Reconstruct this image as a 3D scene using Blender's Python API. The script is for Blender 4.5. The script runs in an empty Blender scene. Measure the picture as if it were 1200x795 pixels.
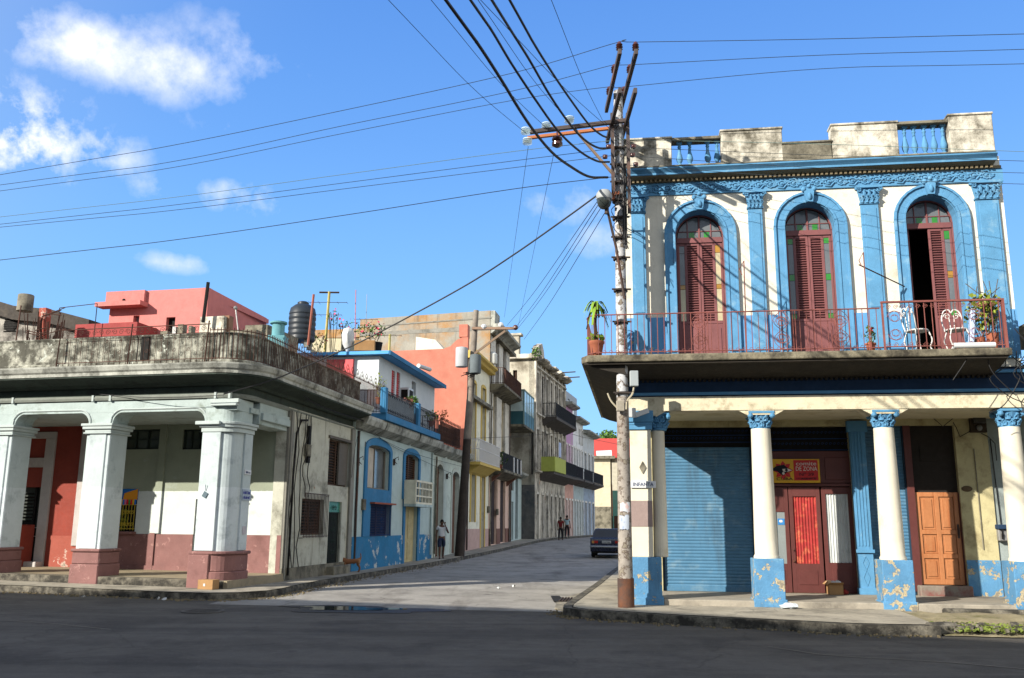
ALB = .62
import bpy, math, random
from mathutils import Vector, Matrix
rnd = random.Random(7)
scene = bpy.context.scene
COL = scene.collection
# ------------------------------------------------------------------ camera
F = 1060.0; PITCH = math.atan(217/F); ROLL = 0.007; H = 1.75
f_ = Vector((0, math.cos(PITCH), math.sin(PITCH)))
r0 = Vector((1, 0, 0)); u0 = r0.cross(f_)
R_ = math.cos(ROLL)*r0 + math.sin(ROLL)*u0
U_ = -math.sin(ROLL)*r0 + math.cos(ROLL)*u0
O_ = Vector((0, 0, H))
cd = bpy.data.cameras.new('camera'); cam = bpy.data.objects.new('camera', cd); COL.objects.link(cam)
cd.sensor_width = 36; cd.lens = F/1200*36; cd.clip_start = .05; cd.clip_end = 5000
mc = Matrix((R_, U_, -f_)).transposed().to_4x4(); mc.translation = O_
cam.matrix_world = mc
scene.camera = cam

def ray(px, py): return f_ + R_*((px-600)/F) + U_*((397.5-py)/F)
def sm(t):
    t = min(1, max(0, t)); return t*t*(3-2*t)
def gz(x, y):
    return .62*sm((y-32)/45.) + min(.4, .013*max(0, -7-x))*(1-sm((y-30)/15.))
def at(px, py, Y):          # world point seen at a pixel of the photo, Y metres ahead
    d = ray(px, py); return O_ + d*(Y/d.y)
def ong(px, py, dz=0):
    z = dz
    for i in range(60):
        d = ray(px, py); p = O_ + d*((z-H)/d.z); z = .5*z+.5*(gz(p.x, p.y)+dz)
    return p

class FR:
    def __init__(s, x, y, az, z=0):
        s.M = Matrix.Translation((x, y, z)) @ Matrix.Rotation(math.radians(az), 4, 'Z')
        s.I = s.M.inverted()
    def L(s, px, py, off=0):            # pixel -> (s, z) on the vertical plane y = off of this frame
        o = s.I @ O_; d = s.I.to_3x3() @ ray(px, py); p = o + d*((off-o.y)/d.y); return p.x, p.z
    def S(s, px, py, off=0): return s.L(px, py, off)[0]
    def Z(s, px, py, off=0): return s.L(px, py, off)[1]
    def W(s, x, y, z=0): return s.M @ Vector((x, y, z))
WF = FR(0, 0, 0)
WM = {}

# ------------------------------------------------------------------ mesh builder
class MB:
    def __init__(s): s.v = []; s.f = []
    def add(s, vs, fs):
        n = len(s.v); s.v += [tuple(v) for v in vs]; s.f += [tuple(i+n for i in f) for f in fs]
    def box(s, x0, x1, y0, y1, z0, z1):
        if x0 > x1: x0, x1 = x1, x0
        if y0 > y1: y0, y1 = y1, y0
        if z0 > z1: z0, z1 = z1, z0
        s.add([(x0,y0,z0),(x1,y0,z0),(x1,y1,z0),(x0,y1,z0),(x0,y0,z1),(x1,y0,z1),(x1,y1,z1),(x0,y1,z1)],
              [(0,3,2,1),(4,5,6,7),(0,1,5,4),(1,2,6,5),(2,3,7,6),(3,0,4,7)])
    def obox(s, c, size, rot=None):
        m = Matrix.Translation(c) @ (rot.to_4x4() if rot is not None else Matrix())
        a, b, d = size[0]/2, size[1]/2, size[2]/2
        vs = [m @ Vector(p) for p in [(-a,-b,-d),(a,-b,-d),(a,b,-d),(-a,b,-d),(-a,-b,d),(a,-b,d),(a,b,d),(-a,b,d)]]
        s.add(vs, [(0,3,2,1),(4,5,6,7),(0,1,5,4),(1,2,6,5),(2,3,7,6),(3,0,4,7)])
    def bar(s, p, q, w, h=None):         # square bar from p to q
        p, q = Vector(p), Vector(q); d = q-p; h = h or w
        rot = d.to_track_quat('Z', 'Y').to_matrix()
        s.obox((p+q)/2, (w, h, d.length), rot)
    def prism(s, pts, y0, y1):           # polygon in x,z extruded along y
        n = len(pts)
        s.add([(x, y0, z) for x, z in pts]+[(x, y1, z) for x, z in pts],
              [tuple(range(n)), tuple(range(2*n-1, n-1, -1))]+[(i, i+n, (i+1) % n+n, (i+1) % n) for i in range(n)])
    def prismz(s, pts, z0, z1):
        n = len(pts)
        s.add([(x, y, z0) for x, y in pts]+[(x, y, z1) for x, y in pts],
              [tuple(range(n-1, -1, -1)), tuple(range(n, 2*n))]+[(i, (i+1) % n, (i+1) % n+n, i+n) for i in range(n)])
    def prismx(s, pts, x0, x1):          # polygon in y,z extruded along x
        n = len(pts)
        s.add([(x0, y, z) for y, z in pts]+[(x1, y, z) for y, z in pts],
              [tuple(range(n-1, -1, -1)), tuple(range(n, 2*n))]+[(i, (i+1) % n, (i+1) % n+n, i+n) for i in range(n)])
    def tube(s, pts, r, n=6, r2=None):
        pts = [Vector(p) for p in pts]; m = len(pts); ring = []
        up = Vector((0, 0, 1))
        for i, p in enumerate(pts):
            t = (pts[min(i+1, m-1)]-pts[max(i-1, 0)]).normalized()
            a = up if abs(t.z) < .95 else Vector((1, 0, 0))
            x = t.cross(a).normalized(); y = t.cross(x)
            rr = r if r2 is None else r+(r2-r)*i/(m-1)
            ring += [p+rr*(x*math.cos(6.28318*k/n)+y*math.sin(6.28318*k/n)) for k in range(n)]
        fs = [(i*n+k, i*n+(k+1) % n, (i+1)*n+(k+1) % n, (i+1)*n+k) for i in range(m-1) for k in range(n)]
        fs += [tuple(range(n-1, -1, -1)), tuple(range((m-1)*n, m*n))]
        s.add(ring, fs)
    def lathe(s, cx, cy, prof, n=14, z=0):
        vs = [(cx+r*math.cos(6.28318*k/n), cy+r*math.sin(6.28318*k/n), z+h) for r, h in prof for k in range(n)]
        m = len(prof)
        fs = [(i*n+k, i*n+(k+1) % n, (i+1)*n+(k+1) % n, (i+1)*n+k) for i in range(m-1) for k in range(n)]
        fs += [tuple(range(n-1, -1, -1)), tuple(range((m-1)*n, m*n))]
        s.add(vs, fs)
    def sph(s, c, r, n=8, m=5, sq=(1, 1, 1)):
        prof = [(max(.001, math.sin(math.pi*i/m)), -math.cos(math.pi*i/m)) for i in range(m+1)]
        vs = [(c[0]+sq[0]*r*a*math.cos(6.28318*k/n), c[1]+sq[1]*r*a*math.sin(6.28318*k/n), c[2]+sq[2]*r*h) for a, h in prof for k in range(n)]
        fs = [(i*n+k, i*n+(k+1) % n, (i+1)*n+(k+1) % n, (i+1)*n+k) for i in range(m) for k in range(n)]
        s.add(vs, fs)
    def leaf(s, c, size, rr):
        a, b = rr.uniform(0, 6.28), rr.uniform(-.9, .9)
        d = Vector((math.cos(a)*math.cos(b), math.sin(a)*math.cos(b), math.sin(b)))
        x = d.cross(Vector((rr.uniform(-1, 1), rr.uniform(-1, 1), rr.uniform(-1, 1)))).normalized()
        c = Vector(c); w = size*.38
        s.add([c-d*size*.5, c+x*w-d*size*.05, c+d*size*.5, c-x*w-d*size*.05], [(0, 1, 2, 3)])
    def sweep(s, path, prof, closed_prof=True):   # path: world xy list, prof: (outward, z) list, outward = right of travel
        P = [Vector((p[0], p[1])) for p in path]; m = len(P); k = len(prof); vs = []
        for i in range(m):
            if i == 0: t1 = t2 = (P[1]-P[0]).normalized()
            elif i == m-1: t1 = t2 = (P[-1]-P[-2]).normalized()
            else: t1 = (P[i]-P[i-1]).normalized(); t2 = (P[i+1]-P[i]).normalized()
            n1 = Vector((t1.y, -t1.x)); n2 = Vector((t2.y, -t2.x)); n = (n1+n2).normalized(); n = n/max(.4, n.dot(n1))
            zb = path[i][2] if len(path[i]) > 2 else 0
            vs += [(P[i].x+n.x*o, P[i].y+n.y*o, z+zb) for o, z in prof]
        fs = [(i*k+j, i*k+(j+1) % k, (i+1)*k+(j+1) % k, (i+1)*k+j) for i in range(m-1) for j in range(k)]
        fs += [tuple(range(k-1, -1, -1)), tuple(range((m-1)*k, m*k))]
        s.add(vs, fs)
    def merge(s, o, f0, f1):
        M = f1.I @ f0.M; s.add([M @ Vector(v) for v in o.v], o.f)
    def build(s, name, mat, fr=WF, parent=None, smooth=False, bevel=0, label=None, seg=1):
        if not s.v: return None
        me = bpy.data.meshes.new(name)
        wv = [fr.M @ Vector(v) for v in s.v]
        if parent is None:
            xs = [v[0] for v in s.v]; ys = [v[1] for v in s.v]; zs = [v[2] for v in s.v]
            M0 = fr.M @ Matrix.Translation(((min(xs)+max(xs))/2, (min(ys)+max(ys))/2, min(zs)))
        else: M0 = WM[parent.name]
        inv = M0.inverted()
        me.from_pydata([inv @ v for v in wv], [], s.f); me.update()
        if smooth:
            me.polygons.foreach_set('use_smooth', [True]*len(me.polygons))
            try: me.set_sharp_from_angle(angle=math.radians(38))
            except Exception: pass
        o = bpy.data.objects.new(name, me); COL.objects.link(o); me.materials.append(mat)
        if parent is None: o.matrix_world = M0
        else: o.parent = parent
        WM[o.name] = M0
        if bevel:
            b = o.modifiers.new('bevel', 'BEVEL'); b.width = bevel; b.segments = seg; b.limit_method = 'ANGLE'; b.angle_limit = math.radians(40)
        if label: o['label'] = label
        return o

def fixnormals(o):
    import bmesh
    bm = bmesh.new(); bm.from_mesh(o.data); bmesh.ops.recalc_face_normals(bm, faces=bm.faces); bm.to_mesh(o.data); bm.free()

def tag(o, label, cat, group=None):
    o['label'] = label; o['category'] = cat
    if group: o['group'] = group
    return o
def struct(o): o['kind'] = 'structure'; return o
def thing(name, label, cat, fr=WF, s=0, y=0, z=0, group=None, rz=0):
    o = bpy.data.objects.new(name, None); COL.objects.link(o); o.empty_display_size = .2
    M0 = fr.M @ Matrix.Translation((s, y, z)) @ Matrix.Rotation(math.radians(rz), 4, 'Z')
    o.matrix_world = M0; WM[o.name] = M0
    return tag(o, label, cat, group)
def frof(o):
    f = FR(0, 0, 0); f.M = WM[o.name].copy(); f.I = f.M.inverted(); return f
def dup(root, M0, label=None, group=None):
    def rec(o, par):
        c = o.copy(); COL.objects.link(c)
        if par is not None: c.parent = par
        for ch in [x for x in o.children]: rec(ch, c)
        return c
    r = rec(root, None); r.matrix_world = M0
    if label: r['label'] = label
    if group: r['group'] = group
    return r

# ------------------------------------------------------------------ materials
def rgb(r, g, b):            # sRGB 0-255 -> linear
    f = lambda c: (c/255/12.92) if c/255 <= .04045 else ((c/255+.055)/1.055)**2.4
    return (f(r)*ALB, f(g)*ALB, f(b)*ALB, 1)
MC = {}
def mat(name, col, rough=.85, var=.18, scale=2.5, bump=.25, bscale=40, stain=None, sscale=1.2, samt=.5, streak=None, stamt=.5, stscale=3,
        peel=None, pth=.56, pscale=3.5, metal=0, spec=.3, band=None, trans=0):
    if name in MC: return MC[name]
    m = bpy.data.materials.new(name); m.use_nodes = True; nt = m.node_tree; N = nt.nodes; L = nt.links
    b = N['Principled BSDF']; b.inputs['Metallic'].default_value = metal
    b.inputs['Specular IOR Level'].default_value = spec
    tc = N.new('ShaderNodeTexCoord'); oi = N.new('ShaderNodeObjectInfo')
    mul = N.new('ShaderNodeMath'); mul.operation = 'MULTIPLY'; mul.inputs[1].default_value = 37.
    L.new(oi.outputs['Random'], mul.inputs[0])
    va = N.new('ShaderNodeVectorMath'); va.operation = 'ADD'
    L.new(tc.outputs['Object'], va.inputs[0]); L.new(mul.outputs[0], va.inputs[1])
    vec = va.outputs[0]
    def noise(sc, det=5, ro=.6, v=None, off=0):
        n = N.new('ShaderNodeTexNoise'); n.inputs['Scale'].default_value = sc; n.inputs['Detail'].default_value = det
        n.inputs['Roughness'].default_value = ro
        mp = N.new('ShaderNodeVectorMath'); mp.operation = 'ADD'; mp.inputs[1].default_value = (off, off*.7, off*1.3)
        L.new(v or vec, mp.inputs[0]); L.new(mp.outputs[0], n.inputs['Vector']); return n.outputs['Fac']
    def ramp(fac, a, bb, lo=0, hi=1):
        r = N.new('ShaderNodeMapRange'); r.inputs['From Min'].default_value = a; r.inputs['From Max'].default_value = bb
        r.inputs['To Min'].default_value = lo; r.inputs['To Max'].default_value = hi; L.new(fac, r.inputs['Value']); return r.outputs['Result']
    def mix(fac, c1, c2, mode='MIX'):
        x = N.new('ShaderNodeMix'); x.data_type = 'RGBA'; x.blend_type = mode
        if isinstance(fac, float): x.inputs['Factor'].default_value = fac
        else: L.new(fac, x.inputs['Factor'])
        for sock, c in ((x.inputs['A'], c1), (x.inputs['B'], c2)):
            if isinstance(c, tuple): sock.default_value = c
            else: L.new(c, sock)
        return x.outputs['Result']
    base = col
    if band:                                  # painted bands by height: [(z, colour), ...] above z
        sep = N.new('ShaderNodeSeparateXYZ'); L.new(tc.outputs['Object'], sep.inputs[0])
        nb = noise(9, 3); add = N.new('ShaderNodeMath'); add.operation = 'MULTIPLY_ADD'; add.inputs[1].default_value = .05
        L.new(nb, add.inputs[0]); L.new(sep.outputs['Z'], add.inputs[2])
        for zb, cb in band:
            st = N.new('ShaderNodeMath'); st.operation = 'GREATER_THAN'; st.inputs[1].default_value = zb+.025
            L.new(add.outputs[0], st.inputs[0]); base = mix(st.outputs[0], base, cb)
    v1 = ramp(noise(scale, 8, .62), .3, .7, 1-var, 1+var*.6)
    cmb = N.new('ShaderNodeCombineColor'); [L.new(v1, cmb.inputs[i]) for i in range(3)]
    c = mix(1., base, cmb.outputs[0], 'MULTIPLY')
    v2 = ramp(noise(scale*9, 4, .7, off=9), .3, .7, 1-var*.5, 1+var*.3)
    cm2 = N.new('ShaderNodeCombineColor'); [L.new(v2, cm2.inputs[i]) for i in range(3)]
    c = mix(1., c, cm2.outputs[0], 'MULTIPLY')
    if stain:
        fs = ramp(noise(sscale, 9, .7, off=3), .62-.25*samt, .8-.25*samt, 0, .9)
        c = mix(fs, c, stain)
    if streak:
        ms = N.new('ShaderNodeMapping'); ms.inputs['Scale'].default_value = (1, 1, .12); L.new(vec, ms.inputs[0])
        fs = ramp(noise(stscale, 8, .72, v=ms.outputs[0], off=5), .66-.3*stamt, .86-.3*stamt, 0, .88)
        c = mix(fs, c, streak)
    h = noise(bscale, 6, .65)
    if peel:
        pn = noise(pscale, 9, .68, off=11); fp = ramp(pn, pth, pth+.012)
        c = mix(fp, c, peel)
        f2 = ramp(pn, pth+.045, pth+.06); c = mix(f2, c, rgb(150, 142, 126))
        hm = N.new('ShaderNodeMath'); hm.operation = 'MULTIPLY_ADD'; hm.inputs[1].default_value = -.8; L.new(fp, hm.inputs[0]); L.new(h, hm.inputs[2]); h = hm.outputs[0]
    L.new(c, b.inputs['Base Color'])
    rr = ramp(noise(scale*4, 4, off=7), .3, .7, max(.02, rough-.08), min(1, rough+.08)); L.new(rr, b.inputs['Roughness'])
    if bump:
        bp = N.new('ShaderNodeBump'); bp.inputs['Strength'].default_value = bump; bp.inputs['Distance'].default_value = .02
        L.new(h, bp.inputs['Height']); L.new(bp.outputs[0], b.inputs['Normal'])
    MC[name] = m
    return m
def glass_mat(name, col, rough=.12):
    return mat(name, col, rough=rough, var=.2, bump=.03, bscale=3, spec=.6)

GREY = rgb(120, 116, 105); DARK = rgb(48, 46, 42); SOOT = rgb(70, 68, 62)
M_white = mat('white_plaster', rgb(246, 240, 222), var=.08, stain=rgb(196, 188, 164), samt=.3, sscale=1.4, bump=.25, streak=rgb(150, 144, 126), stamt=.2)
M_whiteW = mat('white_weathered', rgb(242, 236, 218), var=.12, stain=rgb(74, 68, 50), samt=.8, sscale=1.7, bump=.5, streak=rgb(70, 66, 52), stamt=.42, stscale=2)
M_greyW = mat('grey_weathered_concrete', rgb(150, 144, 126), var=.25, stain=rgb(78, 74, 62), samt=.7, sscale=2, bump=.5)
M_cream = mat('cream_paint', rgb(232, 222, 186), var=.1, stain=rgb(180, 165, 125), samt=.35, bump=.2)
M_creamS = mat('cream_wall', rgb(214, 204, 158), var=.14, stain=rgb(140, 126, 90), samt=.45, bump=.3, streak=rgb(130, 118, 88), stamt=.2)
M_blue = mat('blue_trim', rgb(98, 160, 204), var=.14, stain=rgb(150, 190, 212), samt=.28, sscale=2.5, bump=.2, streak=rgb(62, 98, 126), stamt=.18)
M_blueD = mat('deep_blue_shaded_frieze', rgb(34, 62, 94), var=.15, bump=.15)  # balcony shade put into the frieze's blue; the phone hood shares it
M_bluewall = mat('blue_dado', rgb(104, 168, 220), var=.1, peel=rgb(205, 195, 160), pth=.64, pscale=2.2, bump=.15)
M_bluePl = mat('blue_peeling_plinth', rgb(98, 156, 200), var=.18, peel=rgb(204, 190, 156), pth=.55, pscale=3.4, stain=rgb(128, 178, 206), samt=.35, sscale=3, streak=rgb(70, 90, 104), stamt=.25, bump=.7)
M_maroon = mat('maroon_wood', rgb(142, 88, 88), var=.12, rough=.6, bump=.1, streak=rgb(100, 60, 58), stamt=.2)
M_maroonD = mat('dark_maroon_wood', rgb(105, 56, 52), var=.15, rough=.55, bump=.1)
M_rustR = mat('rusty_pink_iron', rgb(150, 88, 80), var=.25, rough=.7, stain=rgb(95, 50, 35), samt=.4, bump=.1)
M_slab = mat('balcony_concrete', rgb(148, 140, 118), var=.35, stain=rgb(44, 40, 34), samt=.75, sscale=1.8, streak=rgb(45, 42, 36), stamt=.3, bump=.6)
M_dentil = mat('ochre_grey_cornice', rgb(142, 128, 100), var=.2, bump=.3)
M_glassg = glass_mat('grey_glass', rgb(120, 125, 128))
M_green = glass_mat('green_glass', rgb(60, 150, 55)); M_amber = glass_mat('amber_glass', rgb(190, 140, 50)); M_yglass = glass_mat('cream_glass', rgb(215, 200, 160))
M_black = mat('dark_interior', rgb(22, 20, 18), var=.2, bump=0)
M_shutter = mat('blue_shutter', rgb(84, 134, 168), var=.12, rough=.6, streak=rgb(70, 92, 108), stamt=.38, stscale=2, bump=.3, bscale=8, stain=rgb(128, 160, 178), samt=.4, sscale=2, peel=rgb(112, 84, 66), pth=.71, pscale=5)
M_asph = mat('asphalt', rgb(96, 93, 90), var=.3, scale=.35, rough=.92, bump=.5, bscale=120, stain=rgb(72, 69, 67), samt=.5, sscale=.5, streak=None, spec=.2)
M_pave = mat('pavement_concrete', rgb(186, 178, 160), var=.25, scale=1., rough=.95, stain=rgb(105, 100, 90), samt=.5, sscale=1.3, bump=.5, bscale=60)
M_kerb = mat('kerb_stone', rgb(140, 134, 120), var=.4, scale=4, rough=.95, stain=rgb(48, 46, 42), samt=.95, sscale=4, bump=.8, bscale=30)
M_floor = mat('porch_floor_tile', rgb(172, 158, 130), var=.15, rough=.7, stain=rgb(120, 110, 90), samt=.35, bump=.1)
M_floorR = mat('porch_cement', rgb(178, 170, 154), var=.2, rough=.85, stain=rgb(120, 114, 104), samt=.5, bump=.2)
M_dirt = mat('dirt', rgb(150, 135, 105), var=.3, scale=3, rough=1, stain=rgb(80, 85, 45), samt=.4, sscale=3, bump=1, bscale=20)
M_wire = mat('cable_black', rgb(38, 38, 40), var=.05, bump=0, rough=.6)
M_wireG = mat('cable_green_grey', rgb(110, 135, 130), var=.05, bump=0, rough=.6)
M_steel = mat('rusty_dark_steel', rgb(82, 68, 62), var=.3, rough=.7, stain=rgb(120, 70, 40), samt=.45, bump=.2, metal=.2)
M_galv = mat('galvanised', rgb(160, 160, 158), var=.2, rough=.5, metal=.3, bump=.05)
M_wood = mat('weathered_wood', rgb(105, 92, 78), var=.3, streak=rgb(55, 48, 42), stamt=.5, bump=.4, bscale=25)
M_leaf = mat('leaf_green', rgb(88, 125, 45), var=.35, scale=6, rough=.6, bump=0)
M_leafY = mat('leaf_yellow_green', rgb(150, 165, 60), var=.3, scale=6, rough=.6, bump=0)
M_terra = mat('terracotta', rgb(178, 105, 78), var=.2, bump=.2)
M_whiteI = mat('white_painted_iron', rgb(238, 236, 232), var=.05, rough=.5, bump=.05)
M_plastic = mat('white_plastic', rgb(225, 228, 228), var=.05, rough=.4, bump=0)

# ------------------------------------------------------------------ reusable builders
def wall(mb, s0, s1, z0, z1, ops=(), y0=0., t=.3):
    br = sorted({s0, s1} | {o[0] for o in ops} | {o[1] for o in ops})
    br = [b for b in br if s0-1e-6 <= b <= s1+1e-6]
    for a, b in zip(br[:-1], br[1:]):
        if b-a < 1e-4: continue
        m = (a+b)/2; cur = z0
        for o in sorted([o for o in ops if o[0] < m < o[1]], key=lambda o: o[2]):
            if o[2] > cur+1e-4: mb.box(a, b, y0, y0+t, cur, o[2])
            cur = max(cur, o[3])
        if cur < z1-1e-4: mb.box(a, b, y0, y0+t, cur, z1)
    for o in ops:
        if len(o) > 4 and o[4] > 0:      # arched head of rise o[4]
            a, b, zt, rise = o[0], o[1], o[3], o[4]; mid = (a+b)/2; w = (b-a)/2
            for sg in (-1, 1):
                pts = [(mid+sg*w*math.cos(k*math.pi/16), zt-rise+rise*math.sin(k*math.pi/16)) for k in range(9)]
                pts.append((mid+sg*w, zt))
                if sg > 0: pts = pts[::-1]
                mb.prism(pts[::-1] if False else pts, y0, y0+t)
def archtrim(mb, a, b, z0, zt, rise, w, y0, y1):   # band round an arched opening
    mid = (a+b)/2; r = (b-a)/2
    mb.box(a-w, a, y0, y1, z0, zt-rise); mb.box(b, b+w, y0, y1, z0, zt-rise)
    n = 14
    for k in range(n):
        t0, t1 = math.pi*k/n, math.pi*(k+1)/n
        p = lambda t, e: (mid+(r+e)*math.cos(t), zt-rise+(rise+e)*math.sin(t))
        q = [p(t0, 0), p(t0, w), p(t1, w), p(t1, 0)]
        mb.prism(q[::-1], y0, y1)
def arcpoly(a, b, z0, zt, rise, n=12):
    mid = (a+b)/2; r = (b-a)/2
    return [(a, z0), (b, z0)]+[(mid+r*math.cos(math.pi*k/n), zt-rise+rise*math.sin(math.pi*k/n)) for k in range(n+1)]
def louvers(mb, a, b, z0, z1, y, step=.055, d=.03):
    z = z0
    rot = Matrix.Rotation(math.radians(-35), 3, 'X')
    while z < z1:
        mb.obox(((a+b)/2, y, z), (b-a, .05, .012), rot); z += step
def railing(mb, P, z0, h, step=.13, r=.008, scroll=(), posts=True, rail=.014):
    # P: list of (x, y); bars between z0 and z0+h
    for (x0, y0), (x1, y1) in zip(P[:-1], P[1:]):
        mb.tube([(x0, y0, z0+h), (x1, y1, z0+h)], rail, 6); mb.tube([(x0, y0, z0+.06), (x1, y1, z0+.06)], rail*.8, 6)
        ln = math.hypot(x1-x0, y1-y0); n = max(1, int(ln/step))
        for i in range(n):
            t = (i+.5)/n; x = x0+(x1-x0)*t; y = y0+(y1-y0)*t
            if any(a < x < b for a, b in scroll): continue
            mb.tube([(x, y, z0+.02), (x, y, z0+h)], r, 5)
def spiral(mb, cx, y, cz, r, turns=1.4, r0=.0, sg=1, th=.007, up=1):
    pts = []
    for k in range(13):
        t = k/12; a = turns*6.283*t
        pts.append((cx+sg*r*(1-t*.75)*math.cos(a), y, cz+up*r*(1-t*.75)*math.sin(a)))
    mb.tube(pts, th, 5)
def capital(mb, cx, cy, z0, h, r):
    mb.lathe(cx, cy, [(r*1.02, 0), (r*1.15, .03), (r*1.0, .06), (r*1.05, h*.5), (r*1.45, h*.85), (r*1.5, h*.9)], 16, z0)
    mb.box(cx-r*1.55, cx+r*1.55, cy-r*1.55, cy+r*1.55, z0+h*.88, z0+h)
    for k in range(8):
        a = k*math.pi/4
        for zz, e in ((.32, .1), (.62, .3)):
            aa = a+(.4 if zz > .5 else 0)
            c = Vector((cx+math.cos(aa)*r*(1.0+e*.6), cy+math.sin(aa)*r*(1.0+e*.6), z0+h*(zz-.16)))
            o_ = Vector((math.cos(aa), math.sin(aa), 0)); sd = Vector((-o_.y, o_.x, 0))
            P_ = [c, c+o_*.012+Vector((0, 0, h*.16)), c+o_*.04+Vector((0, 0, h*.28)), c+o_*.075+Vector((0, 0, h*.26))]
            mb.tube(P_, h*.11, 6, h*.05)
            for s2 in (-1, 1): mb.tube([c+sd*s2*.03, c+sd*s2*.045+o_*.02+Vector((0, 0, h*.14)), c+sd*s2*.035+o_*.05+Vector((0, 0, h*.2))], h*.07, 5, h*.03)
    for k in range(4):
        a = math.pi/4+k*math.pi/2
        mb.sph((cx+math.cos(a)*r*1.85, cy+math.sin(a)*r*1.85, z0+h*.76), h*.16, 8, 5)
def foliage(mb, c, rad, n, size, rr=rnd):
    for i in range(n):
        while True:
            p = Vector((rr.uniform(-1, 1), rr.uniform(-1, 1), rr.uniform(-1, 1)))
            if .2 < p.length < 1: break
        mb.leaf((c[0]+p.x*rad[0], c[1]+p.y*rad[1], c[2]+p.z*rad[2]), size*rr.uniform(.6, 1.3), rr)
def text_part(txt, size, mat_, fr, s, y, z, parent, width=None, name='lettering', depth=.004, rotz=0):
    cu = bpy.data.curves.new(name, 'FONT'); cu.body = txt; cu.size = size; cu.extrude = depth; cu.align_x = 'CENTER'; cu.align_y = 'CENTER'; cu.resolution_u = 2
    to = bpy.data.objects.new('tmp', cu); COL.objects.link(to)
    dg = bpy.context.evaluated_depsgraph_get(); dg.update()
    me = bpy.data.meshes.new_from_object(to.evaluated_get(dg)); bpy.data.objects.remove(to)
    xs = [v.co.x for v in me.vertices]; k = (width/(max(xs)-min(xs))) if width else 1
    mb = MB()
    rz = Matrix.Rotation(rotz, 3, 'Z')
    pts = []
    for v in me.vertices:
        p = rz @ Vector((v.co.x*k, -v.co.z, v.co.y)); pts.append((s+p.x, y+p.y, z+p.z))
    mb.add(pts, [tuple(p.vertices) for p in me.polygons])
    bpy.data.meshes.remove(me)
    return mb.build(name, mat_, fr, parent)

def faded_marks(mat_, fr, s, y, z, parent, width, h, seed=1, name='faded_lettering'):   # writing too worn to read: short uneven strokes
    r = random.Random(seed); m = MB(); x = s-width/2
    while x < s+width/2-h*.3:
        w = h*r.uniform(.35, .6); k = r.randrange(4); t = h*.16
        m.box(x, x+t, y-.003, y+.003, z-h/2, z+h/2*r.uniform(.3, 1))
        if k != 1: m.box(x+t, x+w, y-.003, y+.003, z+h*r.choice((-.42, 0, .3)), z+h*r.choice((-.42, 0, .3))+t)
        if k > 1: m.box(x+w-t, x+w, y-.002, y+.002, z-h/2, z+h*.2)
        x += w+h*.2
    return m.build(name, mat_, fr, parent)
SKYK = 6.4; EXPO = 1.0
# ================================================================== RIGHT CORNER BUILDING
RF = FR(2.6, 19.25, -8)
RB = thing('corner_building', 'two storey cream and bright blue corner building with three arched balcony doors', 'building', RF, 4, 2, 0)
UW = .15                                   # upper wall plane
SB = 7.92                                  # wall right end
def cols_right():
    for i, sc in enumerate((.22, 2.67, 5.16)):
        root_mb = MB()
        pw = .3
        dp = .46 if i == 0 else .6; p = MB(); p.box(sc-pw, sc+pw, 0, dp, .12, 1.1); p.box(sc-pw-.03, sc+pw+.03, -.03, dp+.03, .12, .3)
        if i == 0:
            q = MB(); q.box(sc-.3, sc+.14, .02, .36, 1.1, 3.74)
            q.lathe(sc+.3, .32, [(.15, 1.1), (.135, 3.74)], 20)
            col = q.build('pillar', mat('cream_column', rgb(240, 233, 212), var=.07, stain=rgb(190, 178, 145), samt=.2, bump=.15), RF, RB, bevel=.01)
            b = MB(); b.box(sc-.302, sc+.145, .012, .3, 1.72, 2.25); b.build('primer_patch', mat('mauve_primer', rgb(168, 148, 142), var=.12, bump=.2), RF, col)
            c = MB(); c.box(sc-.33, sc+.17, -.02, .53, 3.74, 3.9); c.box(sc-.36, sc+.2, -.05, .56, 3.9, 4.14); c.box(sc-.34, sc+.18, -.03, .54, 3.84, 3.87)
            capital(c, sc+.33, .32, 3.74, .38, .14)
            c.build('capital', M_blue, RF, col, bevel=.006)
        else:
            q = MB(); q.lathe(sc, .3, [(.26, 1.1), (.26, 1.14), (.235, 1.18), (.235, 1.5), (.2, 3.7), (.2, 3.76)], 28)
            col = q.build('column', MC['cream_column'], RF, RB, smooth=True)
            c = MB(); capital(c, sc, .3, 3.74, .38, .17); c.build('capital', M_blue, RF, col)
        p.build('plinth', M_bluePl, RF, col, bevel=.012)
        if i == 0:
            d = MB(); zc = RF.Z(760, 548); s0 = RF.S(753, 548); d.prism([(s0, zc-.13), (s0+.07, zc), (s0, zc+.13), (s0-.07, zc)], -.005, .03); d.build('diamond_ornament', M_greyW, RF, col)
cols_right()
# street name plate on the pillar
sg = MB(); s0, z0 = RF.L(739, 572); s1, z1 = RF.L(768.5, 564); sg.box(s0, s1, -.02, .015, z0, z1)
nm = tag(sg.build('street_name_plate', mat('white_enamel', rgb(236, 238, 240), var=.05, rough=.4, bump=0), RF, bevel=.004), 'small white street name plate on the cream corner pillar', 'street sign')
text_part('INFANTA', .11, mat('faded_blue_ink', rgb(90, 100, 130), bump=0), RF, (s0+s1)/2, -.025, (z0+z1)/2, nm, width=(s1-s0)*.8)

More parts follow.
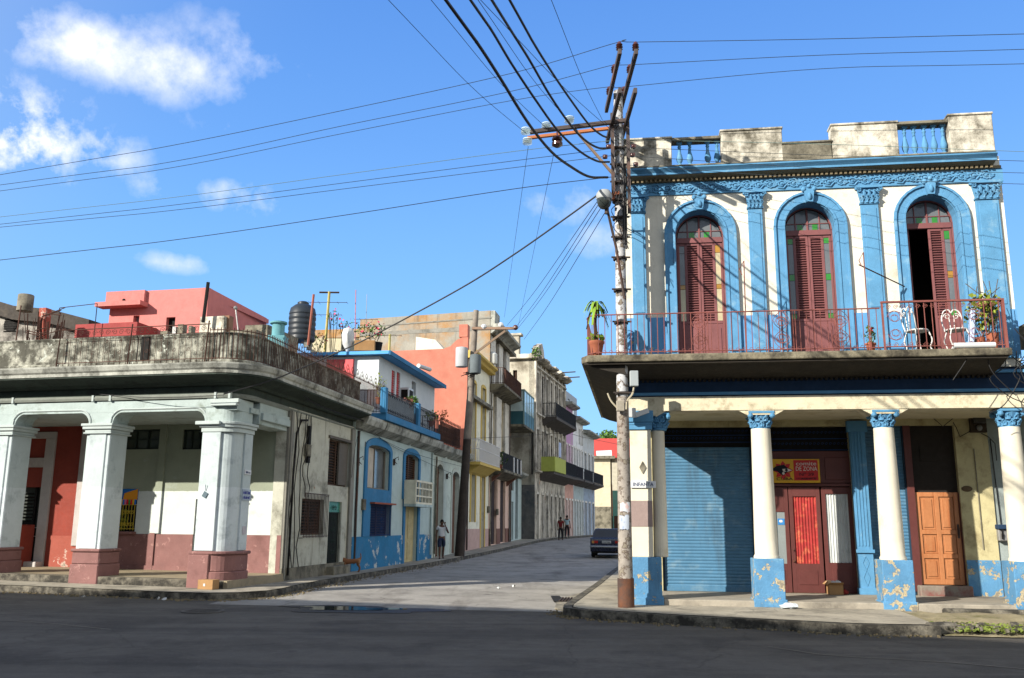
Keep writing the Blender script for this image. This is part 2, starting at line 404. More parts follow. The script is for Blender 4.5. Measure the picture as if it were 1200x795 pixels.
# lower beams
b = MB(); b.box(-.14, 8.3, .04, .56, 4.14, 4.44)
for sc in (.22, 2.67, 5.16):
    for sg_ in (-1, 1):
        if sc == .22 and sg_ < 0: continue
        x = sc+sg_*.26
        b.prism([(x, 4.14), (x+sg_*.22, 4.14), (x, 4.02)][::sg_*-1], .06, .54)
    b.box(sc-.27, sc+.27, .05, .55, 4.04, 4.14)
b.box(-.14, .3, .56, 9, 4.14, 4.44)
b.build('porch_beam', mat('beam_cream', rgb(236, 226, 196), var=.12, stain=rgb(150, 138, 110), samt=.45, sscale=3, bump=.3), RF, RB)
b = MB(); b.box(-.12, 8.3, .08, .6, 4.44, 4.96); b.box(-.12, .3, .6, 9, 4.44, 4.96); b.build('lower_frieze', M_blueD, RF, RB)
b = MB(); b.box(-.16, 8.3, .02, .1, 4.47, 4.53); b.box(-.16, 8.3, .04, .1, 4.86, 4.92); b.build('frieze_moulding', M_blue, RF, RB)
b = MB(); b.box(.3, 8.3, .6, 2.4, 4.18, 4.3); b.build('porch_ceiling', M_cream, RF, RB)
# balcony slab with cove
ARM = -.95
slab = MB()
slab.prismz([(-1.05, 9), (-1.05, -.75), (-.93, ARM-.02), (7.35, ARM-.02), (7.35, .14), (-.14, .14), (-.14, 9)], 5.04, 5.19)
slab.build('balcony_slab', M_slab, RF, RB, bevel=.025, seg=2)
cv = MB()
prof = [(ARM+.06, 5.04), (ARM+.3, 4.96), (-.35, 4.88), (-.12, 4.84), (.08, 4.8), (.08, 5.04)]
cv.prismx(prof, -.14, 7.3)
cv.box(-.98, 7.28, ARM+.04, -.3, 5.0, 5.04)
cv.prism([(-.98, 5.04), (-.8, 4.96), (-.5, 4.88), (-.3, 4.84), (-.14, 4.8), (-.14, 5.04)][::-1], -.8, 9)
cv.build('balcony_cove', mat('sooty_shaded_cove', rgb(62, 56, 48), var=.3, stain=rgb(50, 46, 40), samt=.5, bump=.5), RF, RB)  # cove soot deepened, the balcony's shade put into its colour
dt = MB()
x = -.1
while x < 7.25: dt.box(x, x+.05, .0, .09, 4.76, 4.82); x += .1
dt.build('dentil_band', MC['sooty_shaded_cove'], RF, RB)

# upper floor
FZ = 5.22
doors = []
for (pl, pr, pt, py, topx) in ((795, 855, 247, 400, 822), (927, 988, 238, 400, 952), (1071, 1134, 229, 380, 1096)):
    a = RF.S(pl, py, UW); c = RF.S(pr, py, UW); zt = RF.Z(topx, pt, UW); doors.append((a, c, FZ, zt, (c-a)/2))
zf0 = RF.Z(960, 222, UW); zf1 = RF.Z(960, 207.5, UW)          # frieze
up = MB(); wall(up, -.1, SB, 5.0, zf1+.3, doors, UW, .42)
up.box(-.1, .3, UW+.42, 10, 5.0, zf1+.3); up.box(SB-.3, SB, UW+.42, 10, 5.0, zf1+.3); up.box(-.1, SB, 10, 10.3, 5, zf1+.3)
wallm = up.build('wall', M_white, RF, RB)
lw = MB(); lw.box(-.08, .3, 2.76, 10, 0, 4.2); lw.build('side_wall', M_creamS, RF, RB)
fl = MB(); fl.box(.3, SB-.3, UW+.42, 10, 5.0, 5.18); fl.build('upper_floor', M_greyW, RF, RB)
rf = MB(); rf.box(.2, SB-.2, UW+.3, 10.1, zf1+.3, zf1+.42); rf.build('roof', M_greyW, RF, RB)
bd = MB()
zd = RF.Z(752, 373, UW)
edges = [-.12]
for a, c, *_ in doors: edges += [a-.24, c+.24]
edges.append(SB+.02)
for i in range(0, len(edges), 2): bd = MB(); bd.box(edges[i], edges[i+1], UW-.02, UW+.01, FZ-.05, zd); bd.build('blue_dado', M_bluewall, RF, wallm)
tr = MB()
for a, c, z0_, zt, rise in doors:
    archtrim(tr, a, c, FZ-.04, zt, rise, .24, UW-.05, UW+.02)
    archtrim(tr, a-.19, c+.19, FZ-.04, zt+.19, rise+.19, .05, UW-.09, UW-.04)
    archtrim(tr, a-.0, c+.0, FZ-.04, zt, rise, .05, UW-.07, UW-.04)
tr.build('door_surround', M_blue, RF, RB, bevel=.005)
rv = MB()
for a, c, z0_, zt, rise in doors:      # blue painted reveals
    archtrim(rv, a+.012, c-.012, FZ, zt-.012, rise-.012, .02, UW-.01, UW+.27)
rv.build('door_reveal', M_blue, RF, RB)
for a, c, z0_, zt, rise in doors:
    m = (a+c)/2; ks = MB()
    ks.prism([(m-.07, zt-.02), (m+.07, zt-.02), (m+.12, zt+.3), (m-.12, zt+.3)], UW-.16, UW)
    ks.sph((m-.11, UW-.13, zt+.27), .06, 8, 5); ks.sph((m+.11, UW-.13, zt+.27), .06, 8, 5)
    ks.sph((m, UW-.17, zt+.1), .055, 8, 5, (.8, .8, 1.6)); ks.sph((m, UW-.16, zt+.33), .05, 8, 5)
    ks.build('keystone', M_blue, RF, RB, smooth=True)

def balcony_door(k, a, c, zb, zt, rise, open_left=False):
    y = UW+.27; m = (a+c)/2; fan = zt-rise-.02
    d = MB()
    archtrim(d, a+.04, c-.04, zb, zt-.04, rise-.04, .06, y, y+.07)
    d.box(a+.04, c-.04, y-.01, y+.08, fan-.1, fan+.02)
    d.box(m-.02, m+.02, y+.005, y+.06, fan, zt-.05)
    for q in (-.26, .26): d.box(m+q-.012, m+q+.012, y+.01, y+.05, fan, zt-.14)
    d.box(a+.05, c-.05, y+.01, y+.05, fan+.16, fan+.18)
    root = d.build('balcony_door', M_maroon, RF, RB, bevel=.004)
    g = MB(); g.prism(arcpoly(a+.06, c-.06, fan, zt-.06, rise-.06), y+.028, y+.036); g.build('fanlight_pane', M_glassg, RF, root)
    for q in (-.4, -.14, .14, .4):
        if abs(q) < .3: gg = MB(); gg.box(m+q*1.15-.055, m+q*1.15+.055, y+.02, y+.04, fan+.03, fan+.15); gg.build('green_pane', M_green, RF, root)
    w = (c-a)/2-.045
    for sgn in (-1, 1):
        lf = MB()
        if sgn < 0 and open_left: continue
        if sgn < 0: x0, x1 = m-w, m-.004
        else: x0, x1 = m+.004, m+w
        yy0, yy1 = y+.02, y+.065
        gl0, gl1 = (x0+.05, x0+.05+.11) if sgn < 0 else (x1-.16, x1-.05)     # glass strip on the outside
        lv0, lv1 = (x0+.22, x1-.05) if sgn < 0 else (x0+.05, x1-.22)
        zt2 = fan-.1; zm = zb+.95
        lf.box(x0, x0+.05, yy0, yy1, zb, zt2); lf.box(x1-.05, x1, yy0, yy1, zb, zt2)
        xm0, xm1 = (gl1, lv0) if sgn < 0 else (lv1, gl0)
        lf.box(xm0, xm1, yy0, yy1, zm, zt2)
        lf.box(x0+.05, x1-.05, yy0, yy1, zt2-.06, zt2); lf.box(x0+.05, x1-.05, yy0, yy1, zm-.06, zm); lf.box(x0+.05, x1-.05, yy0+.01, yy1-.01, zb, zm-.06)
        lf.box(x0+.09, x1-.09, yy0-.004, yy0+.01, zb+.12, zm-.16)
        leaf = lf.build('door_leaf', M_maroon, RF, root, bevel=.004)
        ll = MB(); louvers(ll, lv0, lv1, zm+.03, zt2-.07, y+.045); ll.box(lv0, lv1, y+.06, y+.064, zm, zt2-.06); ll.build('louver', M_maroon, RF, root)
        z = zm; n = 4; hh = (zt2-.06-zm)
        cl = [M_glassg, M_amber, M_yglass, M_amber] if k == 0 else [M_green, M_glassg, M_green, M_glassg, M_green]
        if k == 0: parts = [(0, .42, M_yglass), (.42, .48, M_amber), (.48, .9, M_yglass if sgn > 0 else M_glassg), (.9, 1, M_amber if sgn > 0 else M_glassg)]
        elif k == 1: parts = [(0, .06, M_green), (.06, .47, M_glassg), (.47, .55, M_green), (.55, .93, M_glassg), (.93, 1, M_green)]
        else: parts = [(0, .06, M_green), (.06, .44, M_glassg), (.44, .52, M_amber), (.52, .9, M_glassg), (.9, 1, M_green)]
        for p0, p1, mm in parts:
            pg = MB(); pg.box(gl0, gl1, y+.03, y+.05, zm+hh*p0+.005, zm+hh*p1-.005); pg.build('glass_pane', mm, RF, root)
    if open_left:
        lf = MB(); lf.box(a+.11, a+.155, y+.08, y+.08+w, zb, fan-.1); lf.build('door_leaf', M_maroon, RF, root, label='door leaf swung open inwards')
for k, dd in enumerate(doors): balcony_door(k, *dd, open_left=(k == 2))
# dark rooms behind
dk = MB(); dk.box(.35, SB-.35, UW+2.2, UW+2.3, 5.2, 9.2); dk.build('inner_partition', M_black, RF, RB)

# pilasters
for (pl, pr, py, pt, pb) in ((741, 757.5, 320, 224, 373), (879, 896, 300, 219, 373), (1013, 1034, 300, 216, 373), (1150, 1173, 300, 206, 373)):
    a, z_ = RF.L(pl, py, UW-.07); c = RF.S(pr, py, UW-.07)
    if pl > 1100: c = SB-.12
    p = MB(); p.box(a, c, UW-.07, UW+.01, FZ-.05, zf0-.4); p.box(a+.05, c-.05, UW-.085, UW-.06, zd+.1, zf0-.5)
    pil = p.build('pilaster', M_blue, RF, RB, bevel=.006)
    q = MB(); m = (a+c)/2; hw = (c-a)/2; zc = zf0-.4
    q.box(a-.02, c+.02, UW-.1, UW, zc-.01, zc+.03); q.box(a-.09, c+.09, UW-.16, UW, zf0-.06, zf0)
    q.prism([(a+.01, zc+.03), (c-.01, zc+.03), (c+.05, zf0-.06), (a-.05, zf0-.06)], UW-.1, UW)
    for r_, zz in ((0, .08), (1, .19)):
        for j in range(4-r_):
            xx = a+.03+(j+.5*r_)*(c-a-.06)/3
            q.tube([(xx, UW-.09, zc+zz-.06), (xx, UW-.11-.02*r_, zc+zz+.02), (xx, UW-.14-.02*r_, zc+zz+.09), (xx, UW-.18-.02*r_, zc+zz+.07)], .042, 6, .018)
            for s2 in (-1, 1): q.tube([(xx, UW-.1, zc+zz-.04), (xx+s2*.04, UW-.12, zc+zz+.03), (xx+s2*.05, UW-.15, zc+zz+.05)], .022, 5, .01)
    spiral(q, a-.03, UW-.13, zf0-.1, .06, sg=-1, th=.018); spiral(q, c+.03, UW-.13, zf0-.1, .06, th=.018)
    q.build('capital', M_blue, RF, pil)

# entablature
e = MB(); e.box(-.13, SB+.03, UW-.04, UW, zf0, zf1); fr_ = e.build('upper_frieze', M_blue, RF, RB)
rl = MB(); x = 0.02; k = 0
rr = random.Random(3)
zm_ = (zf0+zf1)/2; hz = (zf1-zf0)
while x < SB-.35:
    up_ = 1 if k % 2 else -1
    spiral(rl, x+.08, UW-.05, zm_, hz*.3, sg=1, th=.022, up=up_)
    rl.sph((x+.08, UW-.055, zm_), .035, 6, 4)
    for j in range(3): rl.sph((x+.16+.035*j, UW-.05, zm_+up_*hz*(.25-.18*j)+rr.uniform(-.02, .02)), .03, 6, 4, (1.3, .8, .8))
    rl.tube([(x, UW-.05, zm_-up_*hz*.3), (x+.12, UW-.06, zm_-up_*hz*.36), (x+.24, UW-.05, zm_+up_*hz*.1)], .018, 5)
    x += .25; k += 1
rl.build('scroll_relief', M_blue, RF, fr_)
e = MB(); e.box(-.15, SB, UW-.07, UW+.3, zf1, zf1+.06)
x = -.12
while x < SB-.15: e.box(x, x+.05, UW-.13, UW-.07, zf1+.0, zf1+.07); x += .1
za = RF.Z(960, 197.5, UW-.22); zb_c = RF.Z(960, 187.5, UW-.34); SE = RF.S(1169, 185, UW-.3)
e.prismx([(UW+.1, zf1+.062), (UW-.13, zf1+.062), (UW-.22, za-.02), (UW-.24, za), (UW+.1, za)], -.26, SE-.02)
e.build('dentil_cornice', M_dentil, RF, RB)
zc0 = za+.002
ch = zb_c-zc0
e = MB(); e.prismx([(UW+.1, zc0), (UW-.26, zc0), (UW-.26, zc0+ch*.3), (UW-.29, zc0+ch*.5), (UW-.34, zc0+ch*.8), (UW-.34, zc0+ch), (UW+.1, zc0+ch)], -.3, SE)
e.box(-.3, .1, UW+.1, 10.3, zc0, zc0+ch)
e.build('cornice', M_blue, RF, RB)
e = MB(); e.box(-.29, SE-.01, UW-.33, UW+.3, zc0+ch, zc0+ch+.05); e.build('cornice_top', M_greyW, RF, RB, bevel=.02)
zp = zc0+ch+.05
# parapet piers and balusters
PY = UW-.1
segs = [(735, 787, 164), (845, 917, 153), (917, 975, 168), (975, 1053, 146), (1113, 1165, 135)]
for i, (pl, pr, pt) in enumerate(segs):
    a = RF.S(pl, (pt+185)/2, PY); c = RF.S(pr, (pt+185)/2, PY); zt = RF.Z((pl+pr)/2, pt, PY)
    if i == 0: a = -.1
    p = MB(); p.box(a, c, PY, PY+.32, zp-.03, zt)
    p.box(a-.02, c+.02, PY-.03, PY+.35, zt, zt+.05)
    p.build('parapet_pier' if i != 2 else 'parapet_wall', M_greyW if i == 2 else M_whiteW, RF, RB, bevel=.012)
for (pl, pr, pt, xs) in ((787, 845, 160, (796, 808, 829, 840)), (1053, 1113, 141, (1060, 1071, 1083, 1094, 1105))):
    a = RF.S(pl, 172, PY); c = RF.S(pr, 165, PY); zt = RF.Z((pl+pr)/2, pt, PY)
    p = MB(); p.box(a, c, PY+.02, PY+.3, zp-.03, zp+.1); p.build('balustrade_base', M_greyW, RF, RB, bevel=.01); p = MB(); p.box(a, c, PY+.0, PY+.32, zt-.07, zt); p.build('balustrade_rail', M_greyW, RF, RB, bevel=.01)
    for xx in xs:
        s_ = RF.S(xx, 172 if pl < 900 else 160, PY+.15); hh = zt-.07-zp-.1
        q = MB(); q.lathe(s_, PY+.16, [(.055, 0), (.055, .05), (.03, .07), (.065, hh*.22), (.075, hh*.32), (.035, hh*.6), (.03, hh*.75), (.045, hh*.8), (.03, hh*.85), (.055, hh-.04), (.055, hh)], 10, zp+.1)
        q.box(s_-.06, s_+.06, PY+.1, PY+.22, zt-.11, zt-.06)
        q.build('baluster', M_blue, RF, RB, smooth=True)
for q_ in (-.1, SB-.3): e = MB(); e.box(q_, q_+.3, PY+.32, 10.3, zp-.03, zp+.6); e.build('side_parapet', M_whiteW, RF, RB)

# balcony railing
rb = MB(); z0 = 5.19; RY = ARM+.05
scr = [(1.22, 1.56), (2.75, 3.3), (4.0, 4.35), (5.05, 5.4), (6.55, 6.9)]
railing(rb, [(-.93, 3.5), (-.93, -.6), (-.88, -.8), (-.75, RY), (4.95, RY)], z0, .86, .135)
for a, c in scr:
    if a > 4.9: continue
    m = (a+c)/2
    for up_ in (1, -1):
        for sgn in (1, -1): spiral(rb, m, RY, z0+.46+up_*.16, .13, sg=sgn, up=up_)
    rb.tube([(m, RY, z0), (m, RY, z0+.86)], .008, 5)
    rb.tube([(a, RY, z0), (a, RY, z0+.86)], .01, 5); rb.tube([(c, RY, z0), (c, RY, z0+.86)], .01, 5)
    pts = [(m+.16*math.sin(t*math.pi*2), RY, z0+.06+.8*t) for t in [i/12 for i in range(13)]]
    rb.tube(pts, .007, 5); rb.tube([(2*m-p[0], p[1], p[2]) for p in pts], .007, 5)
x = -.7
while x < 4.9:      # row of small loops at the foot
    spiral(rb, x, RY, z0+.07, .045, turns=1, sg=1, th=.005); x += .135
rb.build('balcony_railing', M_rustR, RF, RB)
r2 = MB(); h2 = .98
r2.bar((4.98, RY, z0+h2), (7.28, RY, z0+h2), .06, .035); r2.tube([(4.98, RY, z0+.07), (7.28, RY, z0+.07)], .012)
r2.bar((7.28, RY, z0), (7.28, RY, z0+h2+.02), .05); r2.bar((5.0, RY, z0), (5.0, RY, z0+h2), .035); r2.bar((7.28, RY, z0+h2), (7.28, UW, z0+h2), .05, .035)
x = 5.1
while x < 7.2:
    if not any(a < x < c for a, c in scr): r2.tube([(x, RY, z0), (x, RY, z0+h2)], .009, 5)
    spiral(r2, x+.02, RY, z0+h2-.1, .05, th=.006, sg=1, up=1); spiral(r2, x-.02, RY, z0+.12, .05, th=.006, sg=-1, up=-1)
    x += .14
for a, c in scr[3:]:
    m = (a+c)/2
    for up_ in (1, -1):
        for sgn in (1, -1): spiral(r2, m, RY, z0+.5+up_*.17, .15, sg=sgn, up=up_)
for yy in [UW-.12-.14*i for i in range(7)]: r2.tube([(7.28, yy, z0), (7.28, yy, z0+h2)], .009, 5)
r2.box(7.1, 7.35, -.3, -.05, z0+h2+.02, z0+h2+.14)
r2.build('terrace_railing', M_rustR, RF, RB, label='taller rust red railing section at the right end')
# two thin bracket rods rising from the balcony railing
for (px, py, px2, py2) in ((870, 306, 875, 410), (1010, 296, 1020, 410)):
    s_, zt = RF.L(px, py, RY); s2 = RF.S(px2, py2, RY)
    w = MB(); w.tube([(s2, RY, z0), (s_+.03, RY, zt)], .012, 5); w.tube([(s_+.03, RY, zt), (s_-.07, RY, zt-.17), (s_-.02, RY, zt-.3)], .01, 5)
    w.build('clothes_line_rod', M_rustR, RF, RB)
w = MB(); s_, zt = RF.L(1012, 302, RY+.0); s2, z2 = RF.L(1060, 336, UW-.1); w.tube([(s_-.1, RY, zt-.15), (s2, UW-.1, z2)], .014, 5); w.build('clothes_line_brace', M_steel, RF, RB)

# ------------------------------------------------------------------ porch back wall
D = 2.4
def B(px, py): return RF.L(px, py, D)
zfl = .27
zl = RF.Z(830, 500, D)
bw = MB()
sA = RF.S(776, 600, D)-.02; sB = RF.S(885, 600, D)
s_shop0 = RF.S(906, 620, D); s_shop1 = RF.S(1002, 620, D); s_pl1 = RF.S(1020, 620, D)
s_sh2b = RF.S(1068, 620, D); s_d0 = RF.S(1069, 640, D); s_d1 = RF.S(1130.5, 640, D)
s_c1 = RF.S(1168, 620, D)
zt = RF.Z(900, 500, D)
wall(bw, -.1, s_c1, 0, 4.3, [(sA, sB, zfl, zt), (s_shop0, s_shop1+.0, zfl, zt), (s_pl1, s_sh2b, zfl, zt), (s_d0, s_d1, zfl, zt)], D, .35)
bw.build('porch_wall', M_creamS, RF, RB)
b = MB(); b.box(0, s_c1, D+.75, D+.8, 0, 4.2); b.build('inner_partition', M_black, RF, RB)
# roller shutters
def shutter(a, c, z0, z1, y, nm='roller_shutter'):
    sh = MB(); z = z0; st = .075
    while z < z1:
        h = min(st, z1-z)
        sh.prismx([(y, z), (y-.012, z+h*.3), (y-.014, z+h*.6), (y, z+h), (y+.03, z+h), (y+.03, z)], a, c); z += st
    sh.box(a, c, y-.03, y+.03, z0-.005, z0+.1)
    o = sh.build(nm, M_shutter, RF, RB)
    for q_ in (a-.06, c): fr2 = MB(); fr2.box(q_, q_+.06, y-.06, y+.06, z0, z1); fr2.build('shutter_guide', mat('dark_blue_paint', rgb(38, 66, 88), var=.2, bump=.1), RF, o)
    return o
shutter(sA+.06, sB-.06, zfl, RF.Z(830, 524, D), D+.12)
shutter(s_pl1+.02, s_sh2b-.04, zfl, zt, D+.12)
gr = MB()       # dark grilles over shutter and shop
z0g = RF.Z(830, 524, D)
gr.box(sA, sB, D+.16, D+.2, z0g, zt); gr.box(s_shop0, s_shop1, D+.2, D+.24, RF.Z(950, 528, D), zt); gr.build('dark_transom', M_black, RF, RB)
gr = MB()
for (a, c, zz0, zz1) in ((sA, sB, z0g+.12, zt-.02), (s_shop0, s_pl1, RF.Z(950, 527, D), zt-.02)):
    n = int((c-a)/.09)
    for r_ in range(2):
        for i in range(n):
            x = a+.06+i*.09; zz = zz0+(zz1-zz0)*(.27+.5*r_)
            spiral(gr, x, D+.13, zz, .035, turns=1, th=.007)
    gr.bar((a, D+.13, zz0), (c, D+.13, zz0), .02); gr.bar((a, D+.13, (zz0+zz1)/2), (c, D+.13, (zz0+zz1)/2), .02)
gr.build('transom_grille', mat('dark_blue_grille', rgb(25, 60, 110), bump=0), RF, RB)
# shop front
sf = MB(); y = D+.1
z1 = RF.Z(950, 530, D)
def shop_leaf(pl, pr, gt, gb, curtain, nm, cmat, lace):
    a = RF.S(pl, 620, D); c = RF.S(pr, 620, D); g1 = RF.Z((pl+pr)/2, gt, D); g0 = RF.Z((pl+pr)/2, gb, D)
    w = .09
    m = MB(); ztop = RF.Z((pl+pr)/2, 571, D)
    m.box(a, a+w, y, y+.05, zfl, ztop); m.box(c-w, c, y, y+.05, zfl, ztop); m.box(a+w, c-w, y, y+.05, g1, ztop); m.box(a+w, c-w, y, y+.05, zfl, g0)
    m.box(a+w+.05, c-w-.05, y-.012, y, zfl+.18, g0-.14)
    o = m.build(nm, M_maroonD, RF, RB, bevel=.005)
    if cmat:
        q = MB(); n = 26; xs = [a+w+(c-a-2*w)*i/n for i in range(n+1)]
        vs = []; 
        for i, xx in enumerate(xs):
            yy = y+.035+.012*math.sin(i*1.9)
            vs += [(xx, yy, g0), (xx, yy, g1)]
        q.add(vs, [(2*i, 2*i+2, 2*i+3, 2*i+1) for i in range(n)]); q.build('curtain', cmat, RF, o)
    return o, a, c, g0, g1
o, a, c, g0, g1 = shop_leaf(906, 926, 600, 661, None, 'shop_window', None, 0)
g = MB(); g.box(a, c-.09, y+.02, y+.03, g0, g1); g.build('pane', mat('greyish_pane', rgb(150, 158, 158), rough=.2, var=.1, bump=0), RF, o)
st_ = MB(); a2, zz = RF.L(916, 611, D); st_.box(a2-.07, a2+.08, y+.01, y+.018, zz-.08, zz+.06); st_.build('sticker', mat('blue_sticker', rgb(60, 140, 210), bump=0), RF, o)
st_ = MB(); st_.sph((a2, y+.012, zz), .035, 8, 4, (1.4, .2, 1)); st_.build('sticker_mark', M_plastic, RF, o)
m_red = mat('red_curtain', rgb(178, 56, 54), var=.25, bump=.1, bscale=60, stain=rgb(225, 130, 90), samt=.4, sscale=6)
m_wht = mat('white_lace', rgb(215, 220, 218), var=.12, bump=.2, bscale=50, stain=rgb(180, 186, 186), samt=.3, sscale=4)
o, a, c, g0, g1 = shop_leaf(927, 964, 582, 661, 1, 'shop_door', m_red, 1)
h = MB(); h.sph((a+.045, y-.02, g0+.3), .02); h.sph((a+.045, y-.02, g0+.05), .025); h.build('handle', M_steel, RF, o)
o, a, c, g0, g1 = shop_leaf(966, 1002, 579, 660, 1, 'shop_door', m_wht, 1)
s1_, zz1 = RF.L(906, 571, D); s2_, _ = RF.L(1002, 571, D)
m = MB(); m.box(s1_, s2_, y-.02, y+.07, RF.Z(950, 570, D), RF.Z(950, 566.5, D)); m.box(s1_, s2_, y+.01, y+.05, RF.Z(950, 566, D), z1+.03)
m.box(RF.S(968, 550, D), RF.S(998, 550, D), y-.01, y+.02, RF.Z(980, 562, D), RF.Z(980, 536, D))
m.build('shop_transom', M_maroonD, RF, RB, bevel=.005)
# blue fluted pilaster beside the shop
a = RF.S(1003, 640, D); c = s_pl1
m = MB(); m.box(a, c, D-.1, D+.02, zfl, zt+.1); m.box(a-.03, c+.03, D-.14, D, zfl, zfl+.14); m.box(a-.03, c+.03, D-.15, D-.1, RF.Z(1011, 648, D), RF.Z(1011, 644, D))
for i in range(4): m.box(a+.03+i*(c-a-.06)/4, a+.06+i*(c-a-.06)/4, D-.115, D-.1, RF.Z(1011, 640, D), zt)
mm_, zz = (a+c)/2, RF.Z(1011, 668, D)
for sgn in (1, -1):
    m.bar((mm_, D-.105, zz-.35), (mm_+sgn*.07, D-.105, zz-.17), .012); m.bar((mm_+sgn*.07, D-.105, zz-.17), (mm_-sgn*.0, D-.105, zz), .012)
    m.bar((mm_, D-.105, zz), (mm_+sgn*.07, D-.105, zz+.15), .012); m.bar((mm_+sgn*.07, D-.105, zz+.15), (mm_, D-.105, zz+.3), .012)
m.box(a-.05, c+.05, D-.16, D, zt-.15, zt+.1)
m.build('shop_pilaster', M_blue, RF, RB, bevel=.004)
# sign
SG = MB(); a, z0s = RF.L(905, 566, D-.02); c, z1s = RF.L(960, 538, D-.02); SG.box(a, c, D-.02, D+.02, z0s, z1s)
sign = tag(SG.build('committee_sign', mat('yellow_sign', rgb(235, 180, 25), var=.05, rough=.5, bump=0), RF, bevel=.006), 'yellow and red painted sign with an eye emblem over the shop door', 'sign')
w_ = c-a; h_ = z1s-z0s
m_sred = mat('sign_red', rgb(205, 30, 28), var=.04, bump=0, rough=.5); m_swh = mat('sign_white', rgb(238, 230, 220), var=.03, bump=0); m_sbk = mat('sign_black', rgb(25, 28, 40), var=.03, bump=0)
q = MB(); q.box(a+w_*.46, c-w_*.04, D-.025, D-.02, z0s+h_*.1, z1s-h_*.05); q.build('red_panel', m_sred, RF, sign)
xm = a+w_*.72
text_part('comite', .13, m_swh, RF, xm, D-.03, z0s+h_*.8, sign, width=w_*.42)
text_part('DE ZONA', .14, m_swh, RF, xm, D-.03, z0s+h_*.58, sign, width=w_*.44)
text_part('Nº 39', .1, m_sbk, RF, xm, D-.03, z0s+h_*.35, sign, width=w_*.3)
faded_marks(m_sbk, RF, xm, D-.03, z0s+h_*.18, sign, w_*.42, .045, 3)
cx, cz = a+w_*.24, z0s+h_*.52
q = MB(); 
for k in range(8):
    t = k*math.pi/4; r_ = h_*.38; e_ = .35
    q.prism([(cx+r_*1.1*math.cos(t), cz+r_*1.05*math.sin(t)), (cx+r_*.75*math.cos(t+e_), cz+r_*.75*math.sin(t+e_)), (cx, cz), (cx+r_*.75*math.cos(t-e_), cz+r_*.75*math.sin(t-e_))][::-1], D-.026-.0005*k, D-.02)
q.build('star_emblem', m_sred, RF, sign)
q = MB(); q.prism([(cx-.3, cz-.0), (cx-.15, cz+.1), (cx+.02, cz+.13), (cx+.12, cz+.04), (cx+.2, cz), (cx+.08, cz-.05), (cx-.02, cz-.12), (cx-.14, cz-.02)][::-1], D-.034, D-.03); q.build('eye_outline', m_sbk, RF, sign)
q = MB(); q.prism([(cx-.02, cz+.03), (cx+.1, cz+.04), (cx+.2, cz), (cx+.1, cz-.03), (cx, cz-.03)][::-1], D-.038, D-.034); q.sph((cx, D-.036, cz-.07), .03, 8, 4, (1, .2, 1)); q.build('eye_white', m_swh, RF, sign)
q = MB(); q.sph((cx+.07, D-.038, cz+.005), .035, 8, 4, (1, .15, 1)); q.build('eye_pupil', m_sbk, RF, sign)
text_part('CUBA', .09, m_sbk, RF, cx+.02, D-.03, z0s+h_*.16, sign, width=w_*.34)
# orange door
a = RF.S(1078, 640, D); c = RF.S(1129, 640, D); zb = RF.Z(1110, 686, D-.05); ztd = RF.Z(1100, 577, D)
m_or = mat('orange_wood', rgb(198, 132, 86), var=.18, rough=.45, scale=1.5, streak=rgb(165, 88, 42), stamt=.5, stscale=6, bump=.15)
m = MB(); y = D+.08; w = .1; mid = (a+c)/2
hz_ = ztd-zb
lv = [0, .1, .33, .38, .61, .66, .94, 1.]
for x0, x1 in ((a, a+w), (mid-.05, mid+.05), (c-w, c)): m.box(x0, x1, y, y+.06, zb, ztd)
for l0, l1 in ((0, .06), (.28, .33), (.54, .59), (.95, 1.)):
    m.box(a+w, mid-.05, y, y+.06, zb+hz_*l0, zb+hz_*l1); m.box(mid+.05, c-w, y, y+.06, zb+hz_*l0, zb+hz_*l1)
door = m.build('front_door', m_or, RF, RB, bevel=.006)
m = MB()
for x0, x1 in ((a+w, mid-.05), (mid+.05, c-w)):
    for l0, l1 in ((.06, .28), (.33, .54), (.59, .95)):
        m.box(x0, x1, y+.03, y+.05, zb+hz_*l0, zb+hz_*l1); m.box(x0+.05, x1-.05, y+.012, y+.03, zb+hz_*l0+.05, zb+hz_*l1-.05)
m.build('door_panel', m_or, RF, door, bevel=.008)
m = MB(); m.tube([(c-.05, y-.03, zb+hz_*.53), (c-.04, y-.05, zb+hz_*.58), (c-.05, y-.02, zb+hz_*.63)], .015, 6); m.box(c-.075, c-.03, y-.01, y, zb+hz_*.5, zb+hz_*.65); m.build('door_handle', M_steel, RF, door)
m = MB(); m.box(s_d0+.0, a-.01, y-.06, y+.04, zb-.15, zt); m.box(c+.005, s_d1, y-.02, y+.03, zb, ztd); m.build('door_jamb', M_maroonD, RF, RB)
m = MB(); m.box(a-.01, s_d1, y+.05, y+.1, ztd, zt); m.box(a+.2, c-.25, y+.03, y+.06, ztd+.7, ztd+1.05); m.build('dark_transom', mat('near_black_wood', rgb(46, 40, 36), var=.2, bump=.05), RF, RB)
m = MB(); m.box(a-.12, s_d1+.03, D-.22, D+.06, zfl-.02, zb-.01); m.build('door_step', mat('worn_red_step', rgb(150, 140, 128), var=.2, stain=rgb(135, 75, 70), samt=.75, sscale=2.5, bump=.4), RF, RB, bevel=.02)
